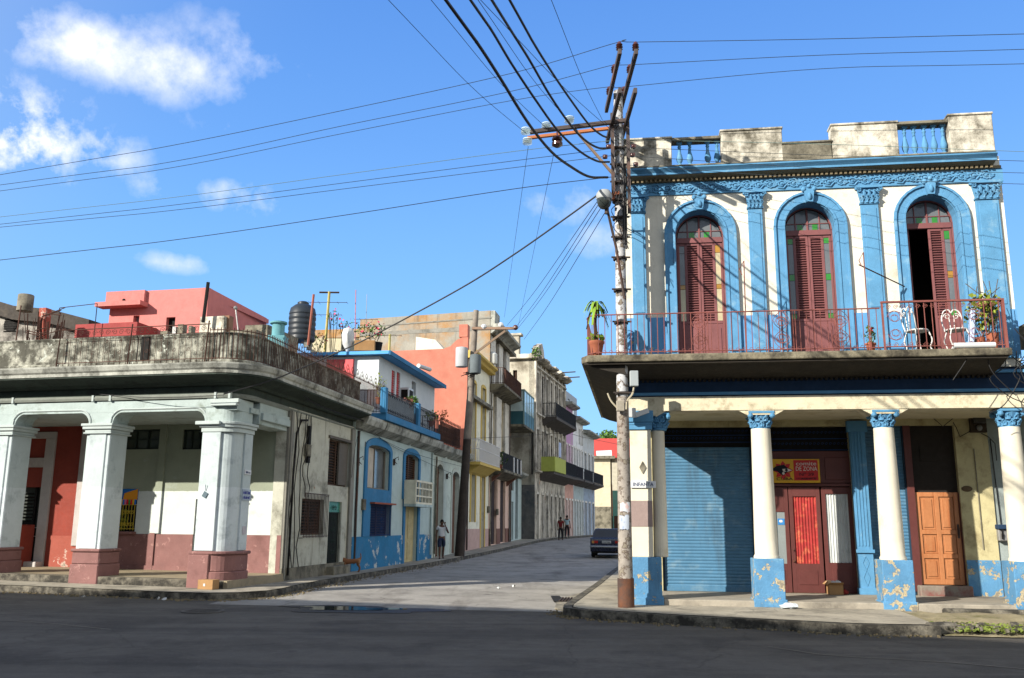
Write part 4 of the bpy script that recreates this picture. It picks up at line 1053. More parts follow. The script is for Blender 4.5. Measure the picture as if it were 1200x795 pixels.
e = MB(); e.sweep(path, [(-.3, 5.44), (.66, 5.44), (.66, 5.52), (.7, 5.56), (.74, 5.66), (.74, 5.7), (-.3, 5.74)]); o = e.build('cornice', m_corn, WF, LB); fixnormals(o)
m_par = mat('mouldy_parapet', rgb(206, 206, 190), var=.35, scale=3, stain=rgb(60, 58, 48), samt=.98, sscale=2.8, streak=rgb(44, 42, 36), stamt=.45, stscale=2.2, bump=.6, peel=rgb(214, 220, 208), pth=.62, pscale=2.6)
e = MB(); e.sweep(path, [(-.1, 5.74), (.35, 5.74), (.35, 5.84), (.22, 5.86), (.22, 6.5), (.25, 6.52), (.25, 6.56), (-.02, 6.58), (-.02, 5.86), (-.1, 5.86)]); o = e.build('parapet', m_par, WF, LB, bevel=.02); fixnormals(o)
# small cornice consoles on the frieze above pillars
b = MB()
for s_ in SRS+[0]:
    for q in (-.62, -.1) if s_ else (-.4, .0): b.box(s_+q-.03, s_+q+.03, -.02, .08, 4.86, 5.02)
b.build('frieze_bracket', m_cap, LF, LB)
b = MB(); b.box(-.5, .3, -.06, .06, 4.74, 4.84); b.box(-.46, .26, -.1, .06, 4.66, 4.74); b.build('corner_ledge', m_cap, LF, LB, bevel=.01)
# back wall of the arcade
DW = 2.95
def LBp(px, py): return LF.L(px, py, DW)
b = MB()
xw = lambda px, py=560: LF.S(px, py, DW)
w1a, w1z0 = LBp(143, 527); w1b, w1z1 = LBp(188, 503); w2a, w2z0 = LBp(213, 527); w2b, w2z1 = LBp(243, 503)
ta, tz0 = LBp(137, 623); tb, tz1 = LBp(162, 574)
da = xw(227, 620); db = xw(236, 620); dz1 = LF.Z(230, 585, DW)
sR = xw(100, 580); dAa = xw(8, 600); dAb = xw(46, 600); dAz = LF.Z(30, 571, DW)
ops = [(w1a, w1b, w1z0, w1z1), (w2a, w2b, w2z0, w2z1), (ta, tb, tz0, tz1), (da, db, .4, dz1)]
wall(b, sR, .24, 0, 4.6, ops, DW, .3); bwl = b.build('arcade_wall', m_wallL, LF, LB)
zdd = LF.Z(180, 626, DW)
b = MB(); wall(b, sR, .2, 0, zdd, [(da, db, .4, 3)], DW-.02, .03)
b.box(xw(182), xw(188), DW-.06, DW-.02, .4, zdd+.03); b.box(sR, da, DW-.05, DW-.015, .3, .52); b.build('dado', m_mauve, LF, bwl)
b = MB(); b.box(xw(186, 540), xw(194, 540), DW-.06, DW, zdd+.02, 4.56); b.build('wall_pilaster', m_wallL, LF, bwl)
for (a, c, z0, z1) in ((w1a, w1b, w1z0, w1z1), (w2a, w2b, w2z0, w2z1)):
    b = MB(); b.box(a, c, DW+.06, DW+.1, z0, z0+.05); b.box(a, c, DW+.06, DW+.1, z1-.05, z1); b.box(a, a+.05, DW+.06, DW+.1, z0, z1); b.box(c-.05, c, DW+.06, DW+.1, z0, z1)
    for q in (.33, .66): b.box(a+(c-a)*q-.02, a+(c-a)*q+.02, DW+.06, DW+.1, z0, z1)
    b.box(a, c, DW+.07, DW+.09, (z0+z1)/2-.015, (z0+z1)/2+.015)
    o = b.build('high_window', mat('dark_green_wood', rgb(40, 52, 46), bump=.05), LF, LB); g = MB(); g.box(a, c, DW+.11, DW+.12, z0, z1); g.build('pane', glass_mat('dusty_dark_glass', rgb(70, 78, 66)), LF, o)
# serving window with yellow grille and awning
wn = thing('serving_window', 'small kiosk window with yellow grille under a blue and orange panel with coloured pennants', 'window', LF, (ta+tb)/2, DW, tz0)
b = MB(); b.box(ta, tb, DW+.1, DW+.14, tz0, tz1); b.build('dark_back', M_black, LF, wn)
b = MB(); zg = tz0+(tz1-tz0)*.62
b.prism([(ta-.02, zg+.16), (tb+.02, zg+.16), (tb+.02, tz1+.02), (ta-.02, tz1+.02)], DW-.03, DW+.02); pn = b.build('sign_panel', mat('kiosk_blue', rgb(30, 110, 190), var=.05, bump=0), LF, wn)
b = MB(); b.prism([(tb+.02, zg+.16), (tb+.02, tz1+.02), (tb-.42, zg+.35), (tb-.45, zg+.16)][::-1], DW-.036, DW-.03); b.build('orange_corner', mat('kiosk_orange', rgb(240, 160, 40), var=.05, bump=0), LF, pn)
cols_ = [rgb(220, 40, 40), rgb(240, 190, 40), rgb(40, 120, 210), rgb(240, 120, 160), rgb(220, 40, 40), rgb(60, 160, 80), rgb(240, 190, 40), rgb(220, 40, 40)]
for i in range(9):
    x0 = ta+(tb-ta)*i/9; b = MB(); b.prism([(x0, zg+.17), (x0+(tb-ta)/9, zg+.17), (x0+(tb-ta)/9*.85, zg+.02), (x0+(tb-ta)/9*.15, zg+.02)][::-1], DW-.045, DW-.04); b.build('pennant', mat('pennant%d' % (i % 6), cols_[i % 8], var=.02, bump=0), LF, wn)
m_yg = mat('yellow_iron', rgb(205, 180, 60), var=.1, bump=0)
b = MB(); railing(b, [(ta, DW-.02), (tb, DW-.02)], tz0+.02, zg-tz0, .09, .009)
for i in range(6):
    for j in range(2): spiral(b, ta+.1+(tb-ta-.2)*i/5, DW-.02, tz0+.2+(zg-tz0-.4)*j, .06, th=.008, sg=1 if i % 2 else -1)
b.build('grille', m_yg, LF, wn)
b = MB(); foliage(b, (ta+.15, DW+.05, tz0+.35), (.14, .03, .35), 120, .08); b.build('window_greenery', M_leafY, LF, wn)
b = MB(); b.box(ta-.05, tb+.05, DW-.14, DW+.02, tz0-.06, tz0); b.build('sill', m_mauve, LF, wn)
# narrow dark grilled door
b = MB(); b.box(da, db, DW+.15, DW+.2, .4, dz1); o = b.build('grilled_door', M_black, LF, LB)
b = MB()
for k in range(9): b.bar((da, DW+.03, .6+k*.26), (db, DW+.03, .55+k*.26), .015)
for k in range(3): b.tube([(da+.05+k*.12, DW+.03, .4), (da+.05+k*.12, DW+.03, dz1)], .008, 5)
b.build('grille', M_galv, LF, o)
# red section of back wall at left with white frames
b = MB(); wall(b, -26, sR, 0, 4.6, [(dAa, dAb, .45, dAz)], DW+.02, .3); rw = b.build('red_wall', m_red, LF, LB)
b = MB(); wall(b, dAb+.5, sR-.0, 0, LF.Z(80, 628, DW), [], DW-.02, .035); b.build('red_dado', m_redP, LF, rw)
m_wfr = mat('offwhite_frame', rgb(206, 200, 196), var=.12, bump=.2, stain=rgb(160, 150, 140), samt=.3)
b = MB()
x0, x1 = LF.S(39, 560, DW), LF.S(46, 560, DW)
b.box(dAb+.0, dAb+.33, DW-.05, DW+.03, .42, 4.2); b.box(sR-.28, sR+.02, DW-.06, DW+.03, LF.Z(95, 640, DW), 4.56)
b.box(dAa-.2, dAb, DW-.05, DW+.03, LF.Z(30, 548, DW), LF.Z(30, 537, DW)); b.box(dAa-.2, dAb+.33, DW-.05, DW+.03, 4.2, 4.4); b.box(dAa-.53, dAa-.2, DW-.05, DW+.03, .42, 4.4)
b.build('door_frame', m_wfr, LF, LB, bevel=.01)
b = MB(); b.box(dAa, dAb, DW+.2, DW+.24, .45, dAz); od = b.build('louvred_door', mat('dark_grey_green', rgb(70, 76, 70), bump=.1), LF, LB)
b = MB(); zz = 1.6
louvers(b, dAa+.3, dAb-.35, 1.75, dAz-.15, DW+.16, .1); b.box(dAa+.22, dAb-.27, DW+.14, DW+.2, 1.62, 1.72); b.box(dAb-.32, dAb-.25, DW+.12, DW+.2, .5, dAz); b.build('louvre', M_black, LF, od)
b = MB(); 
for i in range(4): spiral(b, dAa+.2+i*.22, DW+.1, 1.42, .08, th=.009)
b.bar((dAa, DW+.1, 1.55), (dAb, DW+.1, 1.55), .02); b.bar((dAa, DW+.1, 1.3), (dAb, DW+.1, 1.3), .02); b.build('iron_gate', M_whiteI, LF, od)
b = MB(); bx0, bx1 = LF.S(4, 640, DW-.6), LF.S(22, 640, DW-.6); b.box(bx0, bx1, DW-.75, DW-.02, .4, LF.Z(15, 615, DW-.7)); b.box(bx0, bx0+.2, DW-.75, DW-.02, .4, 1.3)
tag(b.build('counter', m_red, LF, bevel=.02), 'low brick red counter block in front of the dark louvred door', 'counter')
b = MB(); b.box(dAa-.1, dAb+.35, DW-.35, DW, .35, .58); b.build('door_step', m_wfr, LF, LB, bevel=.02)
a, z0 = LBp(28, 534); b = MB(); b.obox((a, DW-.03, z0), (.16, .04, .09)); b.sph((a, DW-.04, z0), .1, 12, 6, (1, .2, .6)); tag(b.build('wall_lamp_plate', m_wfr, LF), 'small pale oval plate on the red wall above the louvred door', 'plaque')
a, z0 = LBp(14, 523); b = MB(); b.box(a-.2, a+.2, DW-.08, DW, z0-.04, z0+.04); tag(b.build('tube_lamp', M_plastic, LF), 'short pale tube lamp on the red wall at far left', 'lamp')
# ceiling, floor
b = MB(); b.box(-26, .25, .7, DW, 4.56, 4.7); b.build('arcade_ceiling', m_pg, LF, LB)
b = MB(); n = 14; vs = []
for i in range(n+1):
    s_ = -26+26.3*i/n
    for y, z in ((-.02, .0), (-.02, .34), (DW+.1, .37), (DW+.1, 0)):
        p = LF.W(s_, y, 0); vs.append((s_, y, z+gz(p.x, p.y)*.8))
for i in range(n):
    for k in range(3): b.add([], []) if 0 else None
b.add(vs, [(i*4+k, i*4+4+k, i*4+4+(k+1), i*4+(k+1)) for i in range(n) for k in range(3)]+[(4*n, 4*n+1, 4*n+2, 4*n+3)])
o = b.build('arcade_floor', M_floor, LF); fixnormals(o); struct(o)
b = MB(); vs = []
for i in range(n+1):
    s_ = -26+26.2*i/n; p = LF.W(s_, 0, 0); g = gz(p.x, p.y)*.8
    vs += [(s_, -.03, g), (s_, -.03, g+.335), (s_, .0, g+.343), (s_, .25, g+.343), (s_, .25, g)]
b.add(vs, [(i*5+k, i*5+5+k, i*5+5+k+1, i*5+k+1) for i in range(n) for k in range(4)]); o = b.build('arcade_step', M_kerb, LF); fixnormals(o); struct(o)
# side opening beam + side wall of arcade end
b = MB(); b.box(-1.8, .05, .03, .6, 4.3, 4.9); b.box(-1.75, .02, -.06, .1, 4.42, 4.62); b.build('side_beam', m_pg, SL, LB, bevel=.015)
# wall at the far side of arcade seen through the side opening is the back wall; side street wall:
g0 = gz(-5.5, 30)
sq = lambda px, py=600: SL.S(px, py)
m_sw = mat('grey_green_side_wall', rgb(212, 212, 196), var=.14, stain=rgb(120, 118, 104), samt=.45, sscale=1.3, streak=rgb(92, 90, 80), stamt=.3, bump=.35, peel=rgb(172, 128, 108), pth=.69, pscale=1.6)
W1 = (sq(353, 605), sq(379, 605), SL.Z(366, 627), SL.Z(366, 585))
D1 = (sq(384, 630), sq(399, 630), .42, SL.Z(391, 588))
W2 = (sq(385, 540), sq(413, 540)-.25, SL.Z(397, 570), SL.Z(397, 516))
b = MB(); wall(b, 0, SA1, 0, 5.0, [W1, D1, W2], .0, .35); sw = b.build('side_wall', m_sw, SL, LB)
b = MB(); b.box(SA1-.35, SA1-.02, -.07, .02, .1, 4.9); b.build('end_pilaster', mat('grey_pilaster', rgb(150, 148, 138), var=.2, streak=rgb(70, 68, 62), stamt=.5, bump=.3), SL, LB)
b = MB(); b.box(.0, .3, -.05, .03, 0, 4.9); b.box(.05, .12, -.1, -.05, .2, 4.9); b.build('end_pilaster', mat('grey_pilaster', rgb(150, 148, 138), var=.2, streak=rgb(70, 68, 62), stamt=.5, bump=.3), SL, LB)
b = MB(); b.box(-.02, SA1, -.05, .01, .1, .5); b.build('plinth', M_greyW, SL, LB)
m_wbr = mat('brown_shutters', rgb(96, 72, 58), var=.2, bump=.1)
def simple_window(fr, par, op, y, fm=m_wbr, shut=True, nm='window', pane=M_black, bars=0):
    a, c, z0, z1 = op[:4]
    b = MB(); b.box(a, a+.07, y, y+.06, z0, z1); b.box(c-.07, c, y, y+.06, z0, z1); b.box(a, c, y, y+.06, z1-.07, z1); b.box(a, c, y, y+.06, z0, z0+.06); b.box((a+c)/2-.03, (a+c)/2+.03, y, y+.05, z0, z1)
    if shut: louvers(b, a+.07, c-.07, z0+.1, z1-.1, y+.04, .09)
    o = b.build(nm, fm, fr, par); g = MB(); g.box(a, c, y+.07, y+.08, z0, z1); g.build('pane', pane, fr, o); return o
o = simple_window(SL, LB, W1, .12)
b = MB(); a, c, z0, z1 = W1; railing(b, [(a-.1, -.12), (c+.1, -.12)], z0-.1, z1-z0+.25, .11, .01); b.tube([(a-.1, -.12, z0-.08), (a-.1, .0, z0-.08)], .01); b.tube([(c+.1, -.12, z1+.1), (c+.1, 0, z1+.1)], .01); b.build('window_grille', M_steel, SL, o)
simple_window(SL, LB, W2, .14)
a, c, z0, z1 = W2; b = MB(); b.box((a+c)/2+.1, (a+c)/2+.9, .06, .12, z0+.05, z1-.05); b.box(a-.1, c+.1, -.06, .02, z1, z1+.08); b.build('open_shutter', mat('grey_shutter', rgb(110, 104, 96), var=.1), SL, LB)
b = MB(); a, c, z0, z1 = D1; b.box(a, c, .1, .14, z0, z1); o = b.build('gate_door', M_black, SL, LB)
b = MB(); railing(b, [(a, .04), (c, .04)], z0, z1-z0-.35, .12, .009)
for k in range(5): spiral(b, (a+c)/2-.12, .04, z0+.4+k*.35, .09, th=.008); spiral(b, (a+c)/2+.12, .04, z0+.4+k*.35, .09, sg=-1, th=.008)
b.build('iron_grille', mat('dark_green_iron', rgb(50, 66, 58), bump=0), SL, o)
b = MB(); b.box(a, c, .07, .09, z1-.33, z1); b.build('fanlight', mat('turquoise_glass', rgb(60, 140, 120), rough=.3, bump=0), SL, o)
b = MB(); b.box(a-.12, c+.12, -.3, .02, .1, .42); b.build('door_step', M_greyW, SL, LB, bevel=.02)
# roof slab
b = MB(); b.prismz([w2(LF.W(-26, .4)), w2(LF.W(.2, .4)), w2(SL.W(0, .3)), w2(SL.W(SA1, .3)), w2(SL.W(SA1, 14)), w2(LF.W(-26, 12))], 5.5, 5.78); b.build('roof', M_greyW, WF, LB)
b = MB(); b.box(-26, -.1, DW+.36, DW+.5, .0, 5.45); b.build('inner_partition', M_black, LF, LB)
# iron railing standing in front of parapet: front right half and street side
fence = MB()
def rail_path(P, z0, h, step, fancy):
    for (x0, y0), (x1, y1) in zip(P[:-1], P[1:]):
        ln = math.hypot(x1-x0, y1-y0); n = max(1, int(round(ln/step)))
        fence.tube([(x0, y0, z0+h), (x1, y1, z0+h)], .014, 5); fence.tube([(x0, y0, z0+.08), (x1, y1, z0+.08)], .012, 5)
        if fancy: fence.tube([(x0, y0, z0+h-.22), (x1, y1, z0+h-.22)], .008, 5)
        for i in range(n):
            t = i/n; x = x0+(x1-x0)*t; y = y0+(y1-y0)*t; fence.tube([(x, y, z0), (x, y, z0+h-(.22 if fancy else -.06))], .006 if fancy else .011, 4)
fo = .36
front = [w2(LF.W(LF.S(78, 410), -fo+.06)), w2(LF.W(-.5, -fo+.06))]
rail_path(front, 5.78, .98, .17, True)
m_rusty = mat('rusty_iron', rgb(92, 62, 50), var=.3, stain=rgb(58, 40, 34), samt=.4, bump=0)
b = MB()
xx = LF.S(80, 410)
i = 0
while xx < -.6:
    for up_ in (1,): spiral(b, xx, -fo+.06, 6.65, .08, th=.007, sg=1 if i % 2 else -1)
    if i % 2: spiral(b, xx, -fo+.06, 6.12, .06, th=.006, sg=-1, up=-1); spiral(b, xx, -fo+.06, 6.4, .05, th=.006)
    xx += .2; i += 1
for px in (78, 160, 249): s_ = LF.S(px, 410); b.bar((s_, -fo+.03, 5.75), (s_+.03, -fo+.06, 7.0 if px == 78 else 6.85), .03)
fence.merge(b, LF, WF); fence.build('front_railing', m_rusty, WF, LB)
fence = MB()
off = [(x, y) for x, y in path]
arc = bez(w2(LF.W(-.5, -.3)), w2(LF.W(.8, -.3)), w2(SL.W(-1.5, -.3)), 6)
rail_path(arc+[w2(SL.W(SL.S(449, 480, -.3), -.3))], 5.78, .82, .11, False)
b = MB(); s_ = -1.2; i = 0
while s_ < SL.S(449, 480, -.3)-.2:
    b.tube([(s_, -.3, 6.6), (s_+.1, -.3, 6.8), (s_+.22, -.3, 6.9), (s_+.34, -.3, 6.8), (s_+.44, -.3, 6.6)], .009, 4)
    spiral(b, s_+.22, -.3, 6.72, .07, th=.007); s_ += .48
fence.merge(b, SL, WF); fence.build('side_railing', m_rusty, WF, LB)
# dark gap in parapet and downpipes
b = MB(); a = LF.S(164, 420, .06-.26); c = LF.S(173, 420, .06-.26); b.box(a, c, -.205, -.15, 5.9, 6.52); b.build('parapet_gap', M_black, LF, LB)
# sidewall cable clutter, as a thing
cb = thing('cable_bundle', 'tangle of old black cables and a junction box on the grey side wall', 'cables', SL, .8, -.1, 2.2)
rr = random.Random(11)
for k in range(5):
    P = []; x0 = .35+.28*k
    for j in range(9): P.append((x0+rr.uniform(-.1, .1)+.08*math.sin(j), -.06-rr.random()*.05, 4.9-j*(.55 if k < 3 else .3)))
    b = MB(); b.tube(P, .015, 5); b.build('cable', M_wire, SL, cb)
b = MB(); b.tube([(.35, -.08, .3), (.36, -.08, 3.2), (.45, -.08, 4.3), (.75, -.08, 4.7), (1.2, -.08, 4.75)], .035, 6); b.build('conduit', M_black, SL, cb)
b = MB(); a, z0 = SL.L(358, 527); b.box(a-.12, a+.12, -.14, -.01, z0-.2, z0+.15); b.build('junction_box', M_greyW, SL, cb, bevel=.01)
b = MB(); b.box(1.35, 1.5, -.1, -.02, 3.5, 4.6); b.build('dark_box', M_black, SL, cb)
# small sign plates on the corner pillar side
rf_ = FR(0, 0, 0); cm = LF.W(.235, .75, 0)
for (z_, w_, h_, cc, txt, lab) in ((3.02, .32, .12, rgb(225, 228, 225), 'ZANJA', 'small white street plate high on the corner pillar'), (2.5, .0, 0, None, None, None)):
    if not txt: continue
    PF = FR(cm.x, cm.y, 77.5); b = MB(); b.box(-w_/2, w_/2, -.02, .01, z_-h_/2, z_+h_/2); o = tag(b.build('street_name_plate', mat('white_enamel', (1, 1, 1, 1)), PF), lab, 'street sign')
    faded_marks(MC['faded_blue_ink'], PF, 0, -.024, z_, o, .24, .06, 5)
PF = FR(cm.x, cm.y, 77.5)
b = MB(); b.box(-.2, .22, -.016, .006, 2.3, 2.58); o = tag(b.build('notice', mat('pale_notice', rgb(190, 205, 222), bump=0), PF), 'faded blue lettered notice painted on the side of the corner pillar', 'notice')
m_bl = mat('blue_lettering', rgb(70, 80, 170), bump=0)
faded_marks(m_bl, PF, 0, -.02, 2.5, o, .36, .08, 6); faded_marks(m_bl, PF, 0, -.02, 2.38, o, .36, .08, 7)
b = MB(); b.box(-.08, .1, -.014, .006, 1.45, 1.65); tag(b.build('paper_notice', mat('pinkish_paper', rgb(215, 208, 215), bump=0), PF), 'small square paper low on the side of the corner pillar', 'notice')
s_, z_ = LF.L(240.5, 580, -.01)
b = MB(); b.obox((s_, -.02, z_), (.12, .03, .14), Matrix.Rotation(.5, 3, 'Y')); b.tube([(s_, -.03, z_+.1), (s_+.02, -.05, z_+.25)], .008); tag(b.build('wall_hook', mat('grey_hook', rgb(105, 125, 135)), LF), 'small grey metal bracket on the front of the corner pillar', 'bracket')
# ================================================================== LEFT SIDE OF THE SIDE STREET
def ss(px, py=600, off=0): return SL.S(px, py, off)
def sz(px, py, off=0): return SL.Z(px, py, off)
def gs(s, fr=SL): p = fr.W(s, 0, 0); return gz(p.x, p.y)+.15
m_lb = mat('light_blue_wall', rgb(198, 218, 216), var=.1, stain=rgb(150, 165, 160), samt=.3, bump=.25, streak=rgb(120, 130, 125), stamt=.15)
ALB = .62
m_ub = mat('ultramarine', rgb(48, 132, 180), var=.18, peel=rgb(206, 214, 214), pth=.545, pscale=1.0, stain=rgb(84, 134, 176), samt=.4, bump=.35)
ALB = .8
ALB = .62
m_ubp = mat('ultramarine_trim', rgb(62, 134, 182), var=.15, stain=rgb(104, 150, 190), samt=.35, bump=.15, streak=rgb(60, 80, 100), stamt=.2)
ALB = .8
ALB = .62
m_skyw = mat('white_blue_wall', rgb(226, 234, 238), var=.07, stain=rgb(185, 195, 200), samt=.2, bump=.15)
ALB = .8
m_gg = mat('grey_green_wall', rgb(196, 208, 198), var=.12, stain=rgb(130, 140, 132), samt=.35, bump=.25, streak=rgb(100, 108, 100), stamt=.25)
m_brn = mat('brown_door', rgb(98, 66, 48), var=.2, rough=.6, bump=.15)
def arched_door(fr, par, op, y, dm=m_brn, nm='door'):
    a, c, z0, z1 = op[:4]; rise = op[4] if len(op) > 4 else 0
    b = MB(); m = (a+c)/2
    b.prism(arcpoly(a, c, z0, z1, rise) if rise else [(a, z0), (c, z0), (c, z1), (a, z1)], y, y+.05)
    for x0, x1 in ((a+.06, m-.03), (m+.03, c-.06)):
        h = z1-rise-z0
        b.box(x0+.03, x1-.03, y-.02, y, z0+.15, z0+h*.35); b.box(x0+.03, x1-.03, y-.02, y, z0+h*.42, z0+h*.92)
    b.box(a, c, y-.03, y, z1-rise-.05, z1-rise+.02)
    return b.build(nm, dm, fr, par)
ALB = .8
# -------- B light blue house
sB0, sB1 = SA1, ss(505)
HB = thing('blue_trimmed_house', 'pale blue row house with bright blue base, blue arched window surrounds and flowered roof terrace', 'house', SL, (sB0+sB1)/2, 0, 0)
W = (ss(430, 500), ss(456, 500), sz(443, 574), sz(443, 523)-.0, .18)
Wl = (ss(431, 605), ss(455, 605), sz(443, 629), sz(443, 592))
Dd = (ss(472, 620), ss(487, 620), gs(6), sz(480, 592))
W3 = (ss(473, 540), ss(489, 540), sz(481, 586), sz(481, 533), .18)
zB = sz(430, 510)
zbt = 5.25
ops = [W, Wl, Dd, W3]
b = MB(); wall(b, sB0+.002, sB1, 0, zbt, ops, -.04, .35); b.build('wall', m_lb, SL, HB)
b = MB(); zb1 = sz(424, 629); wall(b, sB0+.01, sB1-.01, 0, zb1, [(Dd[0], Dd[1], .1, 4)], -.075, .04); b.build('blue_base', m_ub, SL, HB)
b = MB(); archtrim(b, W[0], W[1], W[2], W[3], .18, .28, -.1, -.03); b.box(W[0]-.28, W[1]+.28, -.1, -.035, zb1, W[2]) if 0 else None
wall(b, W[0]-.28, W[1]+.28, zb1, W[2], [Wl], -.1, .06); b.build('window_surround', m_ubp, SL, HB)
b = MB(); archtrim(b, W3[0], W3[1], W3[2], W3[3], .18, .26, -.1, -.03); wall(b, Dd[0]-.25, Dd[1]+.32, gs(6), W3[2], [Dd], -.1, .06); b.build('door_surround', m_ubp, SL, HB)
o = simple_window(SL, HB, W, .1, fm=mat('grey_timber', rgb(120, 115, 105), var=.2), shut=False, pane=M_glassg)
b = MB(); b.box(W[0]+.08, (W[0]+W[1])/2-.05, .13, .15, W[2], W[3]-.1); b.build('curtain', mat('pale_curtain', rgb(190, 180, 165), bump=.1), SL, o)
o = simple_window(SL, HB, Wl, .08); b = MB(); railing(b, [(Wl[0]-.03, -.12), (Wl[1]+.03, -.12)], Wl[2], Wl[3]-Wl[2], .1, .01)
for k in range(3): spiral(b, (Wl[0]+Wl[1])/2, -.12, Wl[2]+.25+k*.35, .12, th=.01)
b.build('window_grille', mat('blue_iron', rgb(30, 60, 110), bump=0), SL, o)
b = MB(); b.box(Wl[0]-.1, Wl[1]+.1, -.28, -.06, Wl[3]+.02, Wl[3]+.08); b.build('red_ledge', mat('brick_ledge', rgb(150, 80, 60)), SL, o)
arched_door(SL, HB, Dd, .1, dm=mat('cream_grille_door', rgb(190, 175, 130), var=.3))
o = simple_window(SL, HB, W3, .1, fm=m_brn)
# little balcony with pierced white blocks
bx0, bx1 = ss(472, 570, -.6), ss(490, 570, -.6); z0, z1 = sz(480, 590, -.6), sz(480, 561, -.6)
b = MB(); b.box(Dd[0]-.3, Dd[1]+.4, -.6, -.1, z0-.1, z0); bb = b.build('small_balcony', m_lb, SL, HB)
b = MB(); b.box(Dd[0]-.3, Dd[0]-.22, -.6, -.1, z0, z1); b.box(Dd[0]-.3, Dd[1]+.4, -.6, -.52, z1-.08, z1); b.box(Dd[0]-.3, Dd[1]+.4, -.6, -.52, z0, z0+.08); b.box(Dd[1]+.33, Dd[1]+.4, -.6, -.1, z0, z1)
n = 5
for i in range(n+1): x = Dd[0]-.3+(Dd[1]-Dd[0]+.7)*i/n; b.box(x-.03, x+.03, -.59, -.53, z0, z1)
for j in range(1, 3): zz = z0+(z1-z0)*j/3; b.box(Dd[0]-.3, Dd[1]+.4, -.59, -.53, zz-.03, zz+.03)
b.build('pierced_screen', mat('cream_block', rgb(222, 218, 196), bump=.1), SL, bb)
# cornice + terrace
sT0, sT1 = ss(449, 488, -.5), ss(513, 513, -.5)
b = MB()
for i, (x0, x1) in enumerate(((SA1+.02, SA1+2.1), (SA1+2.2, SA1+6.6), (SA1+6.9, sB1+.1))): b.prismx([(.2, 4.85), (-.1, 4.95), (-.42, 5.12), (-.5, 5.3), (-.5, 5.42), (.2, 5.42)], x0, x1)
b.build('cornice', m_corn, SL, HB, bevel=.01)
b = MB(); b.box(sT0, sT1, -.62, .6, 5.43, 5.68); b.build('terrace_edge', m_ubp, SL, HB, bevel=.01)
b = MB(); b.box(sB0, sB1, .05, 9, 5.3, 5.5); b.build('roof', m_greyroof if 'm_greyroof' in globals() else M_greyW, SL, HB)
m_dkiron = mat('dark_blue_iron', rgb(52, 56, 62), var=.2, bump=0)
zt0 = 5.68; hT = .85; ps = ss(488, 490, -.5)
b = MB(); railing(b, [(sT0, .4), (sT0, -.52), (ps-.1, -.52)], zt0, hT, .11, .01); railing(b, [(ps+.2, -.52), (sT1, -.52), (sT1, .4)], zt0, hT, .11, .01)
x = sT0+.15
while x < sT1-.1:
    if not ps-.2 < x < ps+.3: spiral(b, x, -.52, zt0+hT-.12, .07, th=.009); spiral(b, x, -.52, zt0+.18, .07, th=.009, up=-1)
    x += .22
b.build('terrace_railing', m_dkiron, SL, HB)
for q0_, q1_ in ((ps-.1, ps+.2), (sT0-.1, sT0+.12)): b = MB(); b.box(q0_, q1_, -.62, -.4, zt0, zt0+hT+.08); b.build('terrace_post', m_ubp, SL, HB, bevel=.01)
b = MB(); b.box(sT0+.1, ps-.15, -.44, -.42, zt0+.05, zt0+hT-.05); b.build('canvas_screen', mat('pale_canvas', rgb(170, 182, 190), var=.15, bump=.1), SL, HB)
# upper room: front faces the viewer
UY0 = .95
uc = at(445, 430, 36.0); sU0 = SL.I @ uc; su = sU0.x; sU1 = ss(509, 470, UY0)
su = ss(444, 430, UY0)
zr = sz(444, 411, UY0-.35)
b = MB(); a2, z2 = ss(457, 470, UY0), 0
op1 = (ss(458, 470, UY0), ss(462, 470, UY0), 5.7, sz(460, 434, UY0)); op2 = (ss(464, 470, UY0), ss(468, 470, UY0), 5.7, sz(466, 436, UY0))
wall(b, su, sU1, 5.5, zr, [op1, op2, (ss(482, 470, UY0), ss(487, 470, UY0), sz(484, 463, UY0), sz(484, 447, UY0))], UY0, .2)
b.build('upper_wall', m_skyw, SL, HB)
b = MB(); b.box(su, su+.2, UY0+.2, 5.6, 5.5, zr)
b.build('upper_front_wall', m_skyw, SL, HB)
b = MB(); b.box(su-.3, sU1+.25, UY0-.5, 5.8, zr+.02, zr+.16); b.build('roof_slab', mat('sky_blue_slab', rgb(90, 165, 225), var=.1, bump=.1), SL, HB, bevel=.01)
b = MB(); b.box(su-.28, sU1+.23, UY0-.56, UY0-.505, zr-.01, zr+.17); b.box(su-.42, su-.352, UY0-.5, 5.6, zr+.06, zr+.21) if 0 else None; b.build('fascia', m_ubp, SL, HB)
m_pink = mat('pink_shutter', rgb(214, 96, 100), var=.1, bump=.05)
for op in (op1, op2):
    b = MB(); louvers(b, op[0], op[1], op[2], op[3], UY0+.05, .1); b.box(op[0], op[1], UY0+.08, UY0+.1, op[2], op[3]); b.build('pink_shutter_leaf', m_pink, SL, HB)
sp = FR(*(SL.W(su, 0, 0).xy), -9.8)
b = MB(); 
FR2 = FR(SL.W(su-.02, 5.4, 0).x, SL.W(su-.02, 5.4, 0).y, -9.8)
a_, zz0 = FR2.L(382, 455, -.0); c_, zz1 = FR2.L(415, 421, -.0)
b.box(a_, c_, -.03, .03, zz0-.4, zz1); b.build('pink_window', m_pink, FR2, HB)
